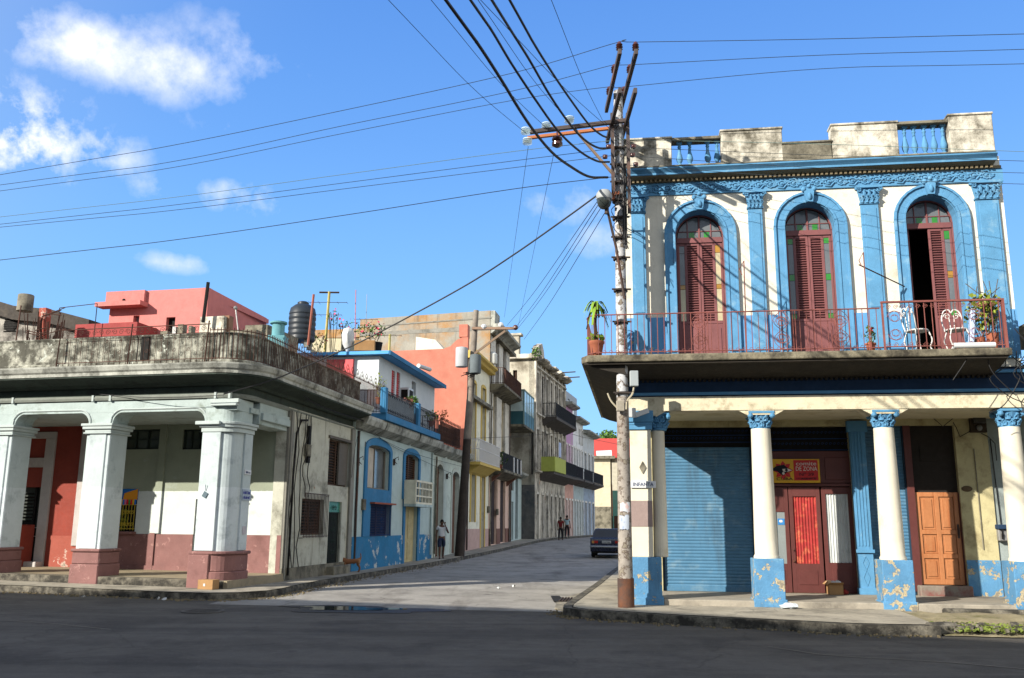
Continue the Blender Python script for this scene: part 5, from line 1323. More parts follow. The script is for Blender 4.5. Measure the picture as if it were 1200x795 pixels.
# air conditioner, vent, roof tube
s_, z_ = SL.L(474, 458, UY0-.2); b = MB(); b.box(s_, s_+.75, UY0-.4, UY0+.1, z_-.5, z_+.15); ac = tag(b.build('air_conditioner', M_plastic, SL, bevel=.02), 'white window air conditioner on the wall above the blue terrace', 'air conditioner')
b = MB(); b.box(s_-.01, s_+.0, UY0-.35, UY0-.05, z_-.42, z_+.05); b.box(s_+.1, s_+.65, UY0-.41, UY0-.395, z_-.42, z_+.05); b.build('grille', M_black, SL, ac)
s_, z_ = SL.L(489, 440, UY0-.4); b = MB(); b.tube([(s_-.2, UY0-.5, zr+.3), (s_+.9, UY0-.75, zr+.3)], .1, 8); tag(b.build('roof_pipe', M_plastic, SL), 'short white pipe lying on the edge of the blue roof slab', 'pipe')
# plants on the terrace
def potplant(fr, s, y, z, label, h=.5, n=160, lm=M_leaf, pr=.14, group=None, leaf=.1, spread=.3):
    t = thing('potted_plant', label, 'plant', fr, s, y, z, group)
    b = MB(); b.lathe(s, y, [(pr*.7, 0), (pr*.75, .02), (pr*.95, pr*1.4), (pr*1.1, pr*1.45), (pr*1.1, pr*1.75), (pr*.9, pr*1.75), (pr*.85, pr*1.6)], 12, z); b.build('pot', M_terra, fr, t, smooth=True)
    b = MB(); foliage(b, (s, y, z+pr*1.7+h*.5), (spread, spread, h*.55), n, leaf)
    for k in range(4): b.tube([(s, y, z+pr*1.5), (s+rnd.uniform(-.6, .6)*spread, y+rnd.uniform(-.5, .5)*spread, z+pr*1.7+h*.6)], .006, 4)
    b.build('leaves', lm, fr, t); return t
s_ = ss(486, 480, -.3); potplant(SL, s_-.35, -.25, zt0+.55, 'bushy green plant above the blue terrace post', .45, 220, leaf=.12)
s_ = ss(478, 480, -.3); potplant(SL, s_-.2, -.3, zt0+.45, 'dark reddish plant left of the bushy plant on the blue terrace', .35, 150, lm=mat('reddish_leaf', rgb(110, 70, 60), bump=0))
s_ = ss(505, 500, -.3); potplant(SL, s_, -.3, zt0+.3, 'trailing plant at the right end of the blue terrace', .5, 170, lm=M_leafY, leaf=.09)
s_ = ss(459, 465, -.3); potplant(SL, s_-.3, .1, zt0+.5, 'thin plant with yellow flowers at the left end of the blue terrace', .9, 90, lm=M_leafY, leaf=.09)
s_ = ss(519, 480, .6); 
t = thing('dry_sapling', 'thin rusty leaved sapling in front of the orange wall', 'plant', SL, s_, .6, 5.6)
b = MB(); b.tube([(s_, .6, 5.6), (s_+.05, .6, 6.4), (s_-.1, .65, 7.0)], .02, 5, .01)
for k in range(7): a = k*.9; b.tube([(s_, .6, 6.5+.08*k), (s_+.35*math.cos(a), .6+.2*math.sin(a), 6.9+.1*k)], .008, 4)
b.build('stem', M_wood, SL, t); b = MB(); foliage(b, (s_, .6, 7.05), (.5, .35, .45), 70, .12); b.build('leaves', mat('rusty_leaf', rgb(160, 95, 45), bump=0), SL, t)

# -------- roof items of B: water tank, antennas, flowers, wicker box
zR = zr+.2
tp = at(353, 400, 36.2)
T = thing('water_tank', 'large black plastic water tank standing on short legs on the blue edged roof', 'water tank', WF, tp.x, 36.2, zR)
zb_ = at(353, 411, 36.2).z; ztk = at(353, 359, 36.2).z; rT = .55
zleg = max(zb_, zR+.3)
b = MB(); b.lathe(tp.x, 36.2, [(rT*.96, 0), (rT, .05)]+sum([[(rT, .12+.22*k), (rT-.02, .16+.22*k), (rT-.02, .2+.22*k), (rT, .24+.22*k)] for k in range(5)], [])+[(rT*.9, 1.36), (rT*.6, 1.5), (rT*.42, 1.54), (rT*.42, 1.62), (rT*.3, 1.66)], 28, zleg); b.build('tank', mat('black_plastic', rgb(40, 48, 56), rough=.45, var=.1, bump=.03), WF, T, smooth=True)
for k in range(4):
    a = .8+k*1.57; b = MB(); b.box(tp.x+.4*math.cos(a)-.09, tp.x+.4*math.cos(a)+.09, 36.2+.4*math.sin(a)-.09, 36.2+.4*math.sin(a)+.09, zR, zleg+.02); b.build('leg', m_corn, WF, T)
b = MB(); q = at(361, 404, 35.5); b.tube([(q.x, 35.5, zR), (q.x+.12, 35.5, zR+2.1)], .05, 6); tag(b.build('rusty_pipe', mat('rust_pipe', rgb(150, 90, 75), bump=.1), WF), 'thin rust red pipe leaning up beside the black water tank', 'pipe')
def antenna(px0, py0, px1, py1, D, arms, m_, label, r=.05, z0=None):
    p = at(px0, py0, D); q = at(px1, py1, D)
    if z0 is not None: p.z = z0
    t = thing('tv_antenna', label, 'antenna', WF, p.x, D, p.z)
    b = MB(); b.tube([p, q], r, 6); b.build('mast', m_, WF, t)
    for (f0, ln, rr_, ty) in arms:
        c = p+(q-p)*f0; b = MB(); b.tube([c-Vector((ln/2, 0, -.02)), c+Vector((ln/2, 0, .02))], rr_, 4)
        if ty: 
            for k in range(5): b.tube([c+Vector((-ln/2+ln*k/4, -.3+.03*k, 0)), c+Vector((-ln/2+ln*k/4, .3-.03*k, 0))], rr_*.7, 4)
        b.build('arm', M_steel, WF, t)
antenna(381, 405, 386, 342, 37.5, [(.98, .85, .04, 0), (.82, 1.6, .012, 1), (.62, 1.2, .01, 1)], mat('yellow_post', rgb(178, 165, 100), bump=.1), 'yellowish post with a flat crossbar and thin antenna arms behind the water tank', .06, zR)
antenna(417, 390, 417, 340, 38, [(.5, .3, .01, 0)], mat('red_white_pole', rgb(190, 120, 130), bump=0), 'thin pinkish pole rising from the flower tubs', .02, zR)
antenna(429, 390, 430, 345, 38.4, [(.6, 1.0, .01, 1)], M_galv, 'thin grey aerial to the right of the pink pole', .012, zR)
antenna(456, 415, 457, 392, 41, [(.95, 1.1, .012, 1)], mat('yellow_post', (1, 1, 1, 1)), 'short yellowish post with an aerial above the right end of the blue slab', .06, zR)
p = at(420, 405, 37); b = MB(); b.box(p.x-.1, p.x+.75, 36.6, 37.2, zR, zR+.45); tag(b.build('wicker_box', mat('brown_box', rgb(150, 115, 75), bump=.4), WF, bevel=.02), 'brown wooden planter box on the blue edged roof', 'planter')
p = at(441, 405, 37); b = MB(); b.lathe(p.x, 37, [(.2, 0), (.26, .4), (.28, .42)], 12, zR); tag(b.build('black_tub', M_black, WF, smooth=True), 'black plant tub at the corner of the blue edged roof', 'pot')
m_fl = mat('pink_flower', rgb(225, 60, 100), var=.2, bump=0)
for i, (px, py, n, rx) in enumerate(((435, 388, 170, .75), (405, 385, 60, .4), (372, 399, 60, .45), (391, 372, 30, .25))):
    p = at(px, py, 37.2); t = thing('flowering_shrub', ['leafy shrub with pink flowers above the planter box', 'sparse shrub left of the white cloth on the roof', 'low green shrub beside the water tank', 'wisp of leaves climbing the yellow post'][i], 'plant', WF, p.x, 37.2, zR)
    b = MB(); foliage(b, (p.x, 37.2, p.z), (rx, .4, .35), n, .1); b.build('leaves', M_leaf, WF, t)
    b = MB(); foliage(b, (p.x+.1, 37.1, p.z+.1), (rx, .4, .35), n//5, .12); b.build('flowers', m_fl, WF, t)
    b = MB()
    for k in range(5): b.tube([(p.x+rnd.uniform(-.1, .1), 37.2, zR), (p.x+rnd.uniform(-rx, rx)*.8, 37.2, p.z+.2)], .012, 4)
    b.build('stem', M_wood, WF, t)
p = at(408, 392, 36.8); b = MB(); b.lathe(p.x, 36.8, [(.05, 0), (.22, .3), (.27, .7), (.2, .95), (.06, 1.02)], 9, zR); tag(b.build('white_cloth', M_plastic, WF, smooth=True), 'crumpled white cloth hanging over a pot between the roof plants', 'cloth')
p = at(395, 402, 36.5); b = MB(); b.box(p.x-1.4, p.x+.7, 38, 38.2, zR, zR+.8); tag(b.build('cream_parapet', M_cream, WF), 'low cream wall behind the roof plants', 'wall')

# -------- C grey green house with two brown doors
sC0, sC1 = sB1+.003, ss(545)
HC = thing('grey_green_house', 'grey green row house with two tall arched brown doors and scrolled iron roof railing', 'house', SL, (sC0+sC1)/2, 0, 0)
D1 = (ss(510, 600), ss(518, 600), gs(17), sz(514, 544), .35); D2 = (ss(529, 600), ss(537, 600), gs(21), sz(533, 553), .3)
b = MB(); wall(b, sC0, sC1, 0, 5.25, [D1, D2], 0, .35); b.build('wall', m_gg, SL, HC)
b = MB(); [archtrim(b, d[0], d[1], d[2], d[3], d[4], .2, -.04, .01) for d in (D1, D2)]; b.build('door_surround', mat('greyish_trim', rgb(186, 194, 184), bump=.15), SL, HC)
for d in (D1, D2): arched_door(SL, HC, d, .2)
b = MB()
for x0, x1 in ((sC0+.1, sC0+2.3), (sC0+2.9, sC1-.1)): b.prismx([(.2, 4.8), (-.1, 4.9), (-.42, 5.1), (-.5, 5.35), (.2, 5.35)], x0, x1)
b.build('cornice', m_corn, SL, HC, bevel=.01)
b = MB(); b.box(sC0, sC1, .05, 9, 5.25, 5.45); b.build('roof', M_greyW, SL, HC)
sR0, sR1 = ss(514, 500, -.4), ss(538, 515, -.4)
b = MB(); railing(b, [(sR0, .3), (sR0, -.45), (sR1, -.45), (sR1, .3)], 5.4, .95, .1, .012)
x = sR0+.2
while x < sR1: spiral(b, x, -.45, 5.9, .09, th=.012); spiral(b, x, -.45, 5.65, .07, th=.01, sg=-1); spiral(b, x, -.45, 6.45, .11, th=.012); x += .3
b.build('roof_railing', m_rusty, SL, HC)
b = MB(); b.box(sR0+.1, sR1-.6, -.38, -.36, 5.45, 6.2); b.build('dark_screen', mat('dark_sheet', rgb(60, 62, 60), var=.3), SL, HC)
m_iron2 = m_dkiron
# small wall lamps / hooks on house fronts (B and C)
for i, (px, py) in enumerate(((420, 541), (462, 541), (524, 558))):
    s_, z_ = SL.L(px, py, -.08); b = MB(); b.box(s_-.03, s_+.03, -.12, -.03, z_-.15, z_+.1); b.tube([(s_, -.1, z_+.1), (s_, -.25, z_+.18), (s_, -.25, z_+.05)], .015, 5); b.tube([(s_, -.1, z_), (s_, -.2, z_-.1)], .012, 5)
    tag(b.build('lamp_bracket', M_steel, SL), ['small iron bracket left of the tall blue framed window', 'small iron bracket right of the tall blue framed window', 'small iron bracket between the two brown doors'][i], 'bracket')

# -------- D cream and yellow two storey house
sD0, sD1 = sC1+.003, ss(572)
HD = thing('yellow_trim_house', 'narrow cream two storey house with mustard window surrounds, white balcony and orange gable', 'house', SL, (sD0+sD1)/2, 0, 0)
m_cr2 = mat('cream_blue_wall', rgb(232, 230, 208), var=.1, stain=rgb(170, 172, 160), samt=.3, bump=.2)
m_mus = mat('mustard_trim', rgb(206, 178, 96), var=.12, bump=.15)
zD = at(552, 402, 48.6).z
d1 = (ss(551, 600), ss(556, 600), sz(553, 612), sz(553, 553)); d2 = (ss(563, 600), ss(567, 600), gs(27), sz(565, 556))
zbal = 5.0
u1 = (ss(551, 500)-.1, ss(557, 500)-.1, zbal, sz(554, 448)); u2 = (ss(564, 500), ss(568, 500), zbal, sz(566, 455))
b = MB(); wall(b, sD0, sD1, 0, zD-.5, [d1, d2, u1, u2], 0, .35); b.build('wall', m_cr2, SL, HD)
b = MB(); wall(b, sD0, sD1, 0, sz(555, 620), [(d2[0], d2[1], .1, 3)], -.03, .04); b.build('pink_base', mat('dusty_pink', rgb(190, 160, 150), var=.15, bump=.2), SL, HD)
b = MB()
for d in (d1, d2, u1, u2): archtrim(b, d[0], d[1], d[2], d[3], .01, .2, -.05, .01)
b.build('mustard_surround', m_mus, SL, HD)
for d in (d1, u1, u2): simple_window(SL, HD, d, .2, fm=m_mus if d is not d1 else m_brn)
arched_door(SL, HD, d2, .2)
b = MB(); zc = zD-.5; b.prismx([(.3, zc-.35), (-.1, zc-.3), (-.35, zc-.1), (-.5, zc), (-.5, zc+.12), (.3, zc+.12)], sD0, sD1)
x = sD0+.1
while x < sD1: b.box(x, x+.12, -.36, -.1, zc-.3, zc-.12); x += .3
b.build('mustard_cornice', m_mus, SL, HD)
b = MB(); b.box(sD0-.1, sD1-.4, -.8, .1, zbal-.15, zbal); b.prismx([(-.7, zbal-.15), (.02, zbal-.15), (.02, zbal-.6), (-.2, zbal-.5)], sD0+.3, sD1-1.2); b.build('balcony_slab', m_mus, SL, HD)
b = MB(); railing(b, [(sD0-.1, .05), (sD0-.1, -.75), (sD1-.4, -.75), (sD1-.4, .05)], zbal, 1.2, .14, .018, rail=.025); b.tube([(sD0-.1, .0, zbal+.7), (sD0-.1, -.75, zbal+.7)], .02); b.tube([(sD0-.1, -.75, zbal+.7), (sD1-.4, -.75, zbal+.7)], .02)
for k in range(4): b.tube([(sD0-.1, -.05-.17*k, zbal+.7), (sD0-.1, -.25-.16*k, zbal+1.2)], .016, 4)
b.build('white_balcony_railing', M_whiteI, SL, HD)
# orange gable facing us
FO = FR(*(SL.W(sD0, 0, 0).xy), -9.8)
ALB = .62
m_org = mat('salmon_orange_wall', rgb(216, 136, 114), var=.14, stain=rgb(194, 118, 98), samt=.45, sscale=.9, streak=rgb(150, 92, 76), stamt=.28, stscale=1.5, bump=.2)
ALB = .8
pts = []
for px, py in ((452, 412), (520, 409), (528, 406), (535, 399), (545, 394)):
    s_, z_ = FO.L(px, py, 0); pts.append((s_, z_))
s_r = 0.0
b = MB(); poly = [(pts[0][0], 4.8), (s_r, 4.8), (s_r, pts[-1][1])]+pts[::-1]
b.prism([poly[0], poly[1], poly[2]]+pts[::-1], -.02, .3); o = b.build('orange_gable', m_org, FO, HD); fixnormals(o)
b = MB(); b.box(s_r-.5, s_r-.02, -.05, .5, pts[-1][1]-.05, pts[-1][1]+.65); b.build('chimney', m_org, FO, HD)
b = MB(); b.box(pts[0][0], .3, .3, 6, 8.5, 8.7); b.build('roof', M_greyW, FO, HD)
FW = FR(FO.W(0, 2.5, 0).x, FO.W(0, 2.5, 0).y, -9.8)
a, z0 = FW.L(487, 412); c, z1 = FW.L(520, 398)
b = MB(); b.prism([(a, z0-.6), (c+.6, z0-.6), (c-.5, z1), (a, z1+.2)], 0, 1.5); tag(b.build('roof_shed', M_white, FW), 'small white roof shed rising behind the orange gable', 'shed')

# -------- E three storey house with big weathered gable
sE0, sE1 = sD1+.003, ss(596)
HE = thing('tall_weathered_house', 'tall three storey house with stained ochre and grey gable and pink ground floor', 'house', SL, (sE0+sE1)/2, 0, 0)
FE = FR(*(SL.W(sE0, 0, 0).xy), -9.8)
zE = FE.Z(578, 372, 0)
m_e0 = mat('dusty_pink_wall', rgb(222, 190, 170), var=.12, stain=rgb(150, 130, 118), samt=.3, bump=.2)
m_e1 = mat('white_grey_wall', rgb(216, 212, 200), var=.14, stain=rgb(130, 128, 122), samt=.45, bump=.3, streak=rgb(100, 96, 90), stamt=.3)
e1, e2 = (ss(575, 600), ss(582, 600), gs(33), sz(578, 555), .35), (ss(586, 600), ss(592, 600), gs(37), sz(589, 558), .35)
zb1, zb2 = 5.0, sz(585, 442, -.0)
f1, f2 = (ss(578, 490), ss(582, 490), zb1, sz(580, 462)), (ss(588, 490), ss(592, 490), zb1, sz(590, 470))
zb2 = SL.Z(580, 440, -.9)
g1, g2 = (ss(581, 420), ss(585, 420), zb2, sz(583, 398)), (ss(589, 420)+.2, ss(593, 420)+.2, zb2, sz(591, 408))
b = MB(); wall(b, sE0, sE1, 0, 4.9, [e1, e2], 0, .35); b.build('ground_floor_wall', m_e0, SL, HE)
b = MB(); wall(b, sE0, sE1, 4.9, zE-.6, [f1, f2, g1, g2], 0, .35); b.build('upper_wall', m_e1, SL, HE)
b = MB(); wall(b, sE0, sE1, 0, gs(35)+.9, [(e1[0], e1[1], .1, 3), (e2[0], e2[1], .1, 3)], -.03, .04); b.build('brown_base', mat('brown_base', rgb(120, 85, 72), var=.15, bump=.2), SL, HE)
for d in (e1, e2): arched_door(SL, HE, d, .15, dm=mat('very_dark_door', rgb(52, 40, 36), var=.2))
for d in (f1, f2, g1, g2): simple_window(SL, HE, d, .2, fm=m_mus if d in (f1, f2) else m_brn)
ALB = .62
m_gab = mat('stained_gable', rgb(176, 172, 160), var=.2, scale=1, stain=rgb(186, 136, 72), samt=.8, sscale=.4, streak=rgb(95, 92, 84), stamt=.45, stscale=1.6, bump=.4)
ALB = .8
aG = FE.S(422, 380, 0); zG1 = FE.Z(578, 364, 0); zG0 = FE.Z(435, 374, 0)
b = MB(); b.prism([(aG, 4), (.0, 4), (.0, zG1), (aG, zG0)], -.02, .3); b.build('gable', m_gab, FE, HE)
b = MB(); b.prism([(aG, zG0-.55), (.03, zG1-.5), (.03, zG1-.42), (aG, zG0-.47)], -.05, -.02); b.prism([(aG, zG0-1.1), (.03, zG1-1.25), (.03, zG1-.95), (aG, zG0-.9)], -.035, -.02); b.build('gable_band', mat('grey_band', rgb(142, 140, 132), var=.25, stain=rgb(92, 88, 78), samt=.5), FE, HE)
FE3 = FR(FE.W(0, 3, 0).x, FE.W(0, 3, 0).y, -9.8)
a2 = FE3.S(366, 395); c2 = FE3.S(470, 395); z2 = FE3.Z(400, 386)
b = MB(); b.box(a2, c2, 0, .3, 6, z2); b.box(a2, c2, -.1, .4, z2-.6, z2-.5); b.build('rear_parapet', m_gab, FE3, HE)
b = MB(); b.box(aG, .3, .3, 8, zG0-1.2, zG0-1.0); b.build('roof', M_greyW, FE, HE)
# cornice broken
zc = zE-.6
b = MB(); b.prismx([(.3, zc-.5), (-.1, zc-.4), (-.4, zc-.15), (-.75, zc), (-.8, zc+.15), (.3, zc+.3)], sE0, sE1+.1); b.box(sE0, sE0+1.6, -.3, .3, zc+.2, zG1); b.build('cornice', m_corn, SL, HE, bevel=.02)
for zz, nm, mt_ in ((zb2, 'rusty', m_rusty), (zb1, 'dark', m_dkiron)):
    b = MB(); b.prismx([(-.9, zz-.15), (-.9, zz), (.05, zz), (.05, zz-.5)], sE0+.1, sE1-.1); b.build('balcony_slab', M_slab, SL, HE)
    b = MB(); railing(b, [(sE0+.15, .0), (sE0+.15, -.85), (sE1-.15, -.85), (sE1-.15, 0)], zz, 1.0, .14, .016, rail=.02); b.build('balcony_railing', mt_, SL, HE)
for x in (sE0+.5, sE1-1): b = MB(); b.prismx([(-.7, 4.82), (.02, 4.82), (.02, 4.2), (-.15, 4.3), (-.5, 4.6)], x, x+.3); b.build('balcony_console', mat('brown_base', (1, 1, 1, 1)), SL, HE)
b = MB()
for x in (sE1-3.2, sE1-1.8, sE1-.4): b.box(x, x+.18, -.9, -.8, zb1, zb1+.95)
b.build('white_post', M_whiteI, SL, HE)
potplant(SL, sE0+1.0, -.5, zb1, 'dark green plants in a pot on the first floor balcony of the tall house', .8, 160, leaf=.16, pr=.18, spread=.5)
b = MB(); s_ = sE0+.4; b.lathe(s_, -.1, [(.25, 0), (.28, .1), (.28, .6), (.15, .75), (.1, .78)], 14, zD+.0); tag(b.build('roof_tank', mat('dusty_white', rgb(205, 208, 205)), SL, smooth=True), 'dusty white roof tank at the foot of the weathered gable', 'water tank')

# -------- F light blue low house
sF0, sF1 = sE1+.003, ss(611)
HF = thing('narrow_blue_house', 'narrow pale blue house with two dark doors and glazed green balcony above', 'house', SL, (sF0+sF1)/2, 0, 0)
h1, h2 = (ss(599.5, 600), ss(601.5, 600), gs(42), sz(600, 588)), (ss(604, 600), ss(607, 600), gs(46), sz(605.5, 561))
hw = (ss(598, 560), ss(602, 560), sz(600, 575), sz(600, 556))
b = MB(); wall(b, sF0, sF1, 0, 5.3, [h1, h2, hw], 0, .35); b.build('wall', m_lb, SL, HF)
zfu = SL.Z(600, 430, .9)
b = MB(); wall(b, sF0, sF1, 5.3, 11.3, [(sF0+1.5, sF0+2.6, 5.6, 8.2), (sF0+3.8, sF0+4.8, 5.6, 8.2)], .9, .35); b.build('upper_wall', mat('blue_white_wall', rgb(200, 212, 214), var=.1, stain=rgb(150, 155, 150), samt=.3), SL, HF)
for d in (h1, h2): arched_door(SL, HF, d, .15, dm=mat('very_dark_door', (1, 1, 1, 1)))
simple_window(SL, HF, hw, .1)
for d in ((sF0+1.5, sF0+2.6, 5.6, 8.2), (sF0+3.8, sF0+4.8, 5.6, 8.2)): simple_window(SL, HF, d, 1.0)
b = MB(); b.prismx([(.2, 4.9), (-.1, 5.0), (-.5, 5.2), (-.55, 5.35), (.2, 5.35)], sF0, sF1); b.build('cornice', m_corn, SL, HF)
zg = sz(600, 480, -.9); zg = SL.Z(604, 490, -1.)
m_teal = mat('dark_teal_panel', rgb(40, 84, 92), var=.15, rough=.4, bump=0)
b = MB(); b.box(sF0+.2, sF1-.6, -1.0, .9, zg-.15, zg); b.build('glazed_balcony_floor', M_slab, SL, HF)
b = MB(); b.box(sF0+.2, sF1-.6, -1.0, -.95, zg, zg+.9); b.box(sF0+.2, sF0+.26, -1, .9, zg, zg+.9); b.build('teal_panel', m_teal, SL, HF)
b = MB(); b.box(sF0+.2, sF1-.6, -1.0, -.97, zg+.9, zg+2.3); b.box(sF0+.2, sF0+.23, -1, .9, zg+.9, zg+2.3); b.build('balcony_glass', glass_mat('pale_glass', rgb(190, 208, 205)), SL, HF)
b = MB()
for yy in (-.98, 0, .85): b.box(sF0+.17, sF0+.27, yy-.04, yy+.04, zg, zg+2.35)
for k in range(5): x = sF0+.22+(sF1-sF0-.85)*k/4; b.box(x-.04, x+.04, -1.02, -.93, zg, zg+2.35)
b.box(sF0+.15, sF1-.55, -1.03, -.95, zg+2.3, zg+2.4); b.box(sF0+.15, sF0+.25, -1.03, .9, zg+2.3, zg+2.4); b.build('balcony_frame', mat('green_grey_frame', rgb(120, 145, 140), bump=0), SL, HF)
b = MB(); b.tube([(sF1-.75, -.9, 5.3), (sF1-.75, -.9, zg-.1)], .06, 6); b.build('balcony_post', M_black, SL, HF)

# downpipes and meters on the row fronts
for (par, s_, h_, mt_) in ((HB, sB0+.25, 4.9, M_steel), (HB, sB1-.3, 4.9, m_lb), (HC, (D1[1]+D2[0])/2 if 0 else sC0+.5, 4.8, M_greyW), (HD, sD0+.15, 8.5, M_steel), (HE, sE0+.2, 12, M_greyW), (HE, sE1-.25, 12, M_steel), (HF, sF0+.3, 5, M_steel)):
    b = MB(); P_ = [(s_, -.09, .4)]+[(s_+rnd.uniform(-.02, .02), -.09, .4+(h_-.4)*k/5) for k in range(1, 6)]; b.tube(P_, .045, 6); b.build('downpipe', mt_, SL, par)
for (par, s_, z_) in ((HB, sB0+.9, 2.2), (HC, sC1-.6, 2.0), (HD, sD1-.4, 2.4), (HE, sE0+2.5, 2.3)):
    b = MB(); b.box(s_, s_+.28, -.13, -.0, z_, z_+.38); b.tube([(s_+.14, -.06, z_+.38), (s_+.14, -.06, z_+2.4)], .015, 5); b.build('meter_box', M_greyW, SL, par, bevel=.01)
# ================================================================== SECOND PLANE (beyond the slight bend)
SR = FR(1.75, 67.2, 76)
def rs(px, py=600, off=0): return SR.S(px, py, off)
def rz_(px, py, off=0): return SR.Z(px, py, off)
G0 = gz(3, 72)+.12
sG1 = rs(662)
HG = thing('ruined_mansion', 'crumbling grey three storey mansion with soot stains, broken cornice and iron balconies', 'house', SR, sG1/2, 0, 0)
m_ruin = mat('ruin_plaster', rgb(226, 218, 200), var=.3, scale=1, stain=rgb(84, 80, 74), samt=.75, sscale=.6, streak=rgb(62, 58, 54), stamt=.6, stscale=1.6, bump=.5, peel=rgb(168, 130, 106), pth=.66, pscale=.9)
ALB = .62
m_ruinw = mat('ruin_gable_plaster', rgb(206, 200, 182), var=.2, scale=.8, stain=rgb(128, 120, 104), samt=.6, sscale=.5, bump=.4, peel=rgb(186, 150, 120), pth=.66, pscale=.8)
ALB = .8
zGc = rz_(633, 427); zG1f = rz_(633, 487); zG2f = rz_(634, 553)
ops = []
n = 7; cw = sG1/n
for k in range(n):
    s0 = cw*(k+.28); s1 = cw*(k+.72)
    ops.append((s0, s1, zG1f+.1, zG1f+(zGc-zG1f)*.78)); ops.append((s0, s1, zG2f+.1, zG2f+(zG1f-zG2f)*.72)); ops.append((s0, s1, G0-.1, G0+3.2))
b = MB(); wall(b, 0, sG1, 0, zGc, ops, 0, .45); b.build('facade_wall', m_ruin, SR, HG)
for i, o_ in enumerate(ops):
    simple_window(SR, HG, o_, .3, fm=[m_wbr, m_brn, mat('faded_blue_shutter', rgb(110, 125, 135))][i % 3], shut=(i % 3 != 2))
b = MB(); b.box(-7, .0, -.02+.02, .45, 0, zGc-.3) if 0 else None
FG = FR(*(SR.W(0, 0, 0).xy), -14)
wo = (FG.S(601, 450), FG.S(606, 450), FG.Z(603, 453), FG.Z(603, 434))
b = MB(); wall(b, -9, -.002, 4.6, zGc+.1, [wo], 0, .4); b.build('gable_wall', m_ruinw, FG, HG)
b = MB(); wall(b, -9, -.002, 0, 4.6, [], -.03, .43); b.build('gable_base', mat('blackened_base', rgb(100, 98, 96), var=.3, stain=rgb(60, 66, 72), samt=.6, bump=.5), FG, HG)
simple_window(FG, HG, wo, .2)
b = MB(); b.box(-9, .3, -.35, .5, zGc+.1, zGc+.45); b.build('gable_cornice', m_ruin, FG, HG, bevel=.04)
b = MB(); b.box(-9, -1.2, -.15, .3, zGc+.45, zGc+1.9); b.box(-9, -1.0, -.25, .4, zGc+1.9, zGc+2.1); b.box(-1.5, -.6, -.15, .3, zGc+.45, zGc+2.0) if 0 else None; b.build('gable_parapet', m_ruinw, FG, HG, bevel=.03)
b = MB()
for k in range(4): b.box(-4.2+.35*k, -4.05+.35*k, -.17, -.15, zGc+.7, zGc+1.6)
b.build('parapet_opening', M_black, FG, HG)
rr = random.Random(21)
b = MB(); x = 0
while x < sG1:
    wd_ = rr.uniform(.7, 1.6); h_ = rr.uniform(.15, .5); o_ = rr.uniform(.3, .9)
    b.prismx([(.4, zGc), (-o_*.5, zGc-.1), (-o_, zGc+.05), (-o_, zGc+.2), (.4, zGc+.2+h_)], x, min(sG1, x+wd_)); x += wd_
b.prism([(0.2, zGc+.2), (3.2, zGc+.2), (2.8, zGc+1.2), (2.2, zGc+1.7), (1.6, zGc+1.5), (.9, zGc+1.3), (.4, zGc+.8)], -.1, .35)
b.build('broken_cornice', m_ruin, SR, HG, bevel=.03)
b = MB()
for k in range(n+1): b.box(cw*k-.18, cw*k+.18, -.12, .02, zG2f, zGc-.1)
b.build('facade_pilaster', m_ruin, SR, HG)
b = MB()
for zz in (zG1f-.05, zG2f-.05, zGc-.5): b.prismx([(.02, zz-.15), (-.22, zz-.05), (-.22, zz+.06), (.02, zz+.1)], 0, sG1)
for o_ in ops: b.box(o_[0]-.12, o_[1]+.12, -.07, .02, o_[3]+.02, o_[3]+.2); b.box(o_[0]-.14, o_[0]-.02, -.05, .02, o_[2], o_[3]+.02); b.box(o_[1]+.02, o_[1]+.14, -.05, .02, o_[2], o_[3]+.02)
b.build('facade_moulding', mat('pale_moulding', rgb(210, 204, 190), var=.25, stain=rgb(90, 86, 78), samt=.6, sscale=1), SR, HG)
for (x0, x1, zz) in ((cw*1.6, cw*6.9, zG1f), (cw*1.0, cw*6.9, zG2f)):
    b = MB(); b.prismx([(-1.1, zz-.2), (-1.1, zz), (.05, zz), (.05, zz-.7), (-.5, zz-.45)], x0, x1); b.build('balcony_slab', mat('sooty_slab', rgb(84, 78, 72), var=.3, bump=.4), SR, HG)
    b = MB(); railing(b, [(x0, .0), (x0, -1.05), (x1, -1.05), (x1, 0)], zz, 1.05, .2, .02, rail=.03); b.build('balcony_railing', m_dkiron, SR, HG)
b = MB(); zz = zG2f; b.box(cw*1.0-.05, cw*1.0+.05, -1.15, 0, zz, zz+1.1); b.box(cw*1.0, cw*3.6, -1.18, -1.1, zz, zz+1.1); b.build('yellow_green_panel', mat('yellow_green', rgb(172, 180, 86), var=.12, bump=.1), SR, HG)
t = thing('roof_weeds', 'green weeds growing from the broken corner of the mansion cornice', 'plant', SR, .2, 0, zGc)
b = MB(); foliage(b, (-.1, -.1, zGc+.5), (.7, .4, .5), 160, .2); b.build('leaves', M_leaf, SR, t)
b = MB(); [b.tube([(x_, -.3, zGc+z_), (x_, -1.9, zGc+z_+.05)], .05, 5) for x_, z_ in ((cw*4, .1), (cw*5.2, .0))]; b.build('roof_spout', M_steel, SR, HG)
# laundry
b = MB(); b.box(cw*1.9, cw*2.4, -1.2, -1.16, zG2f+1.2, zG2f+2.3); tag(b.build('laundry', mat('pale_blue_cloth', rgb(180, 195, 225), bump=.1), SR), 'pale blue laundry hanging above the yellow green balcony', 'laundry')

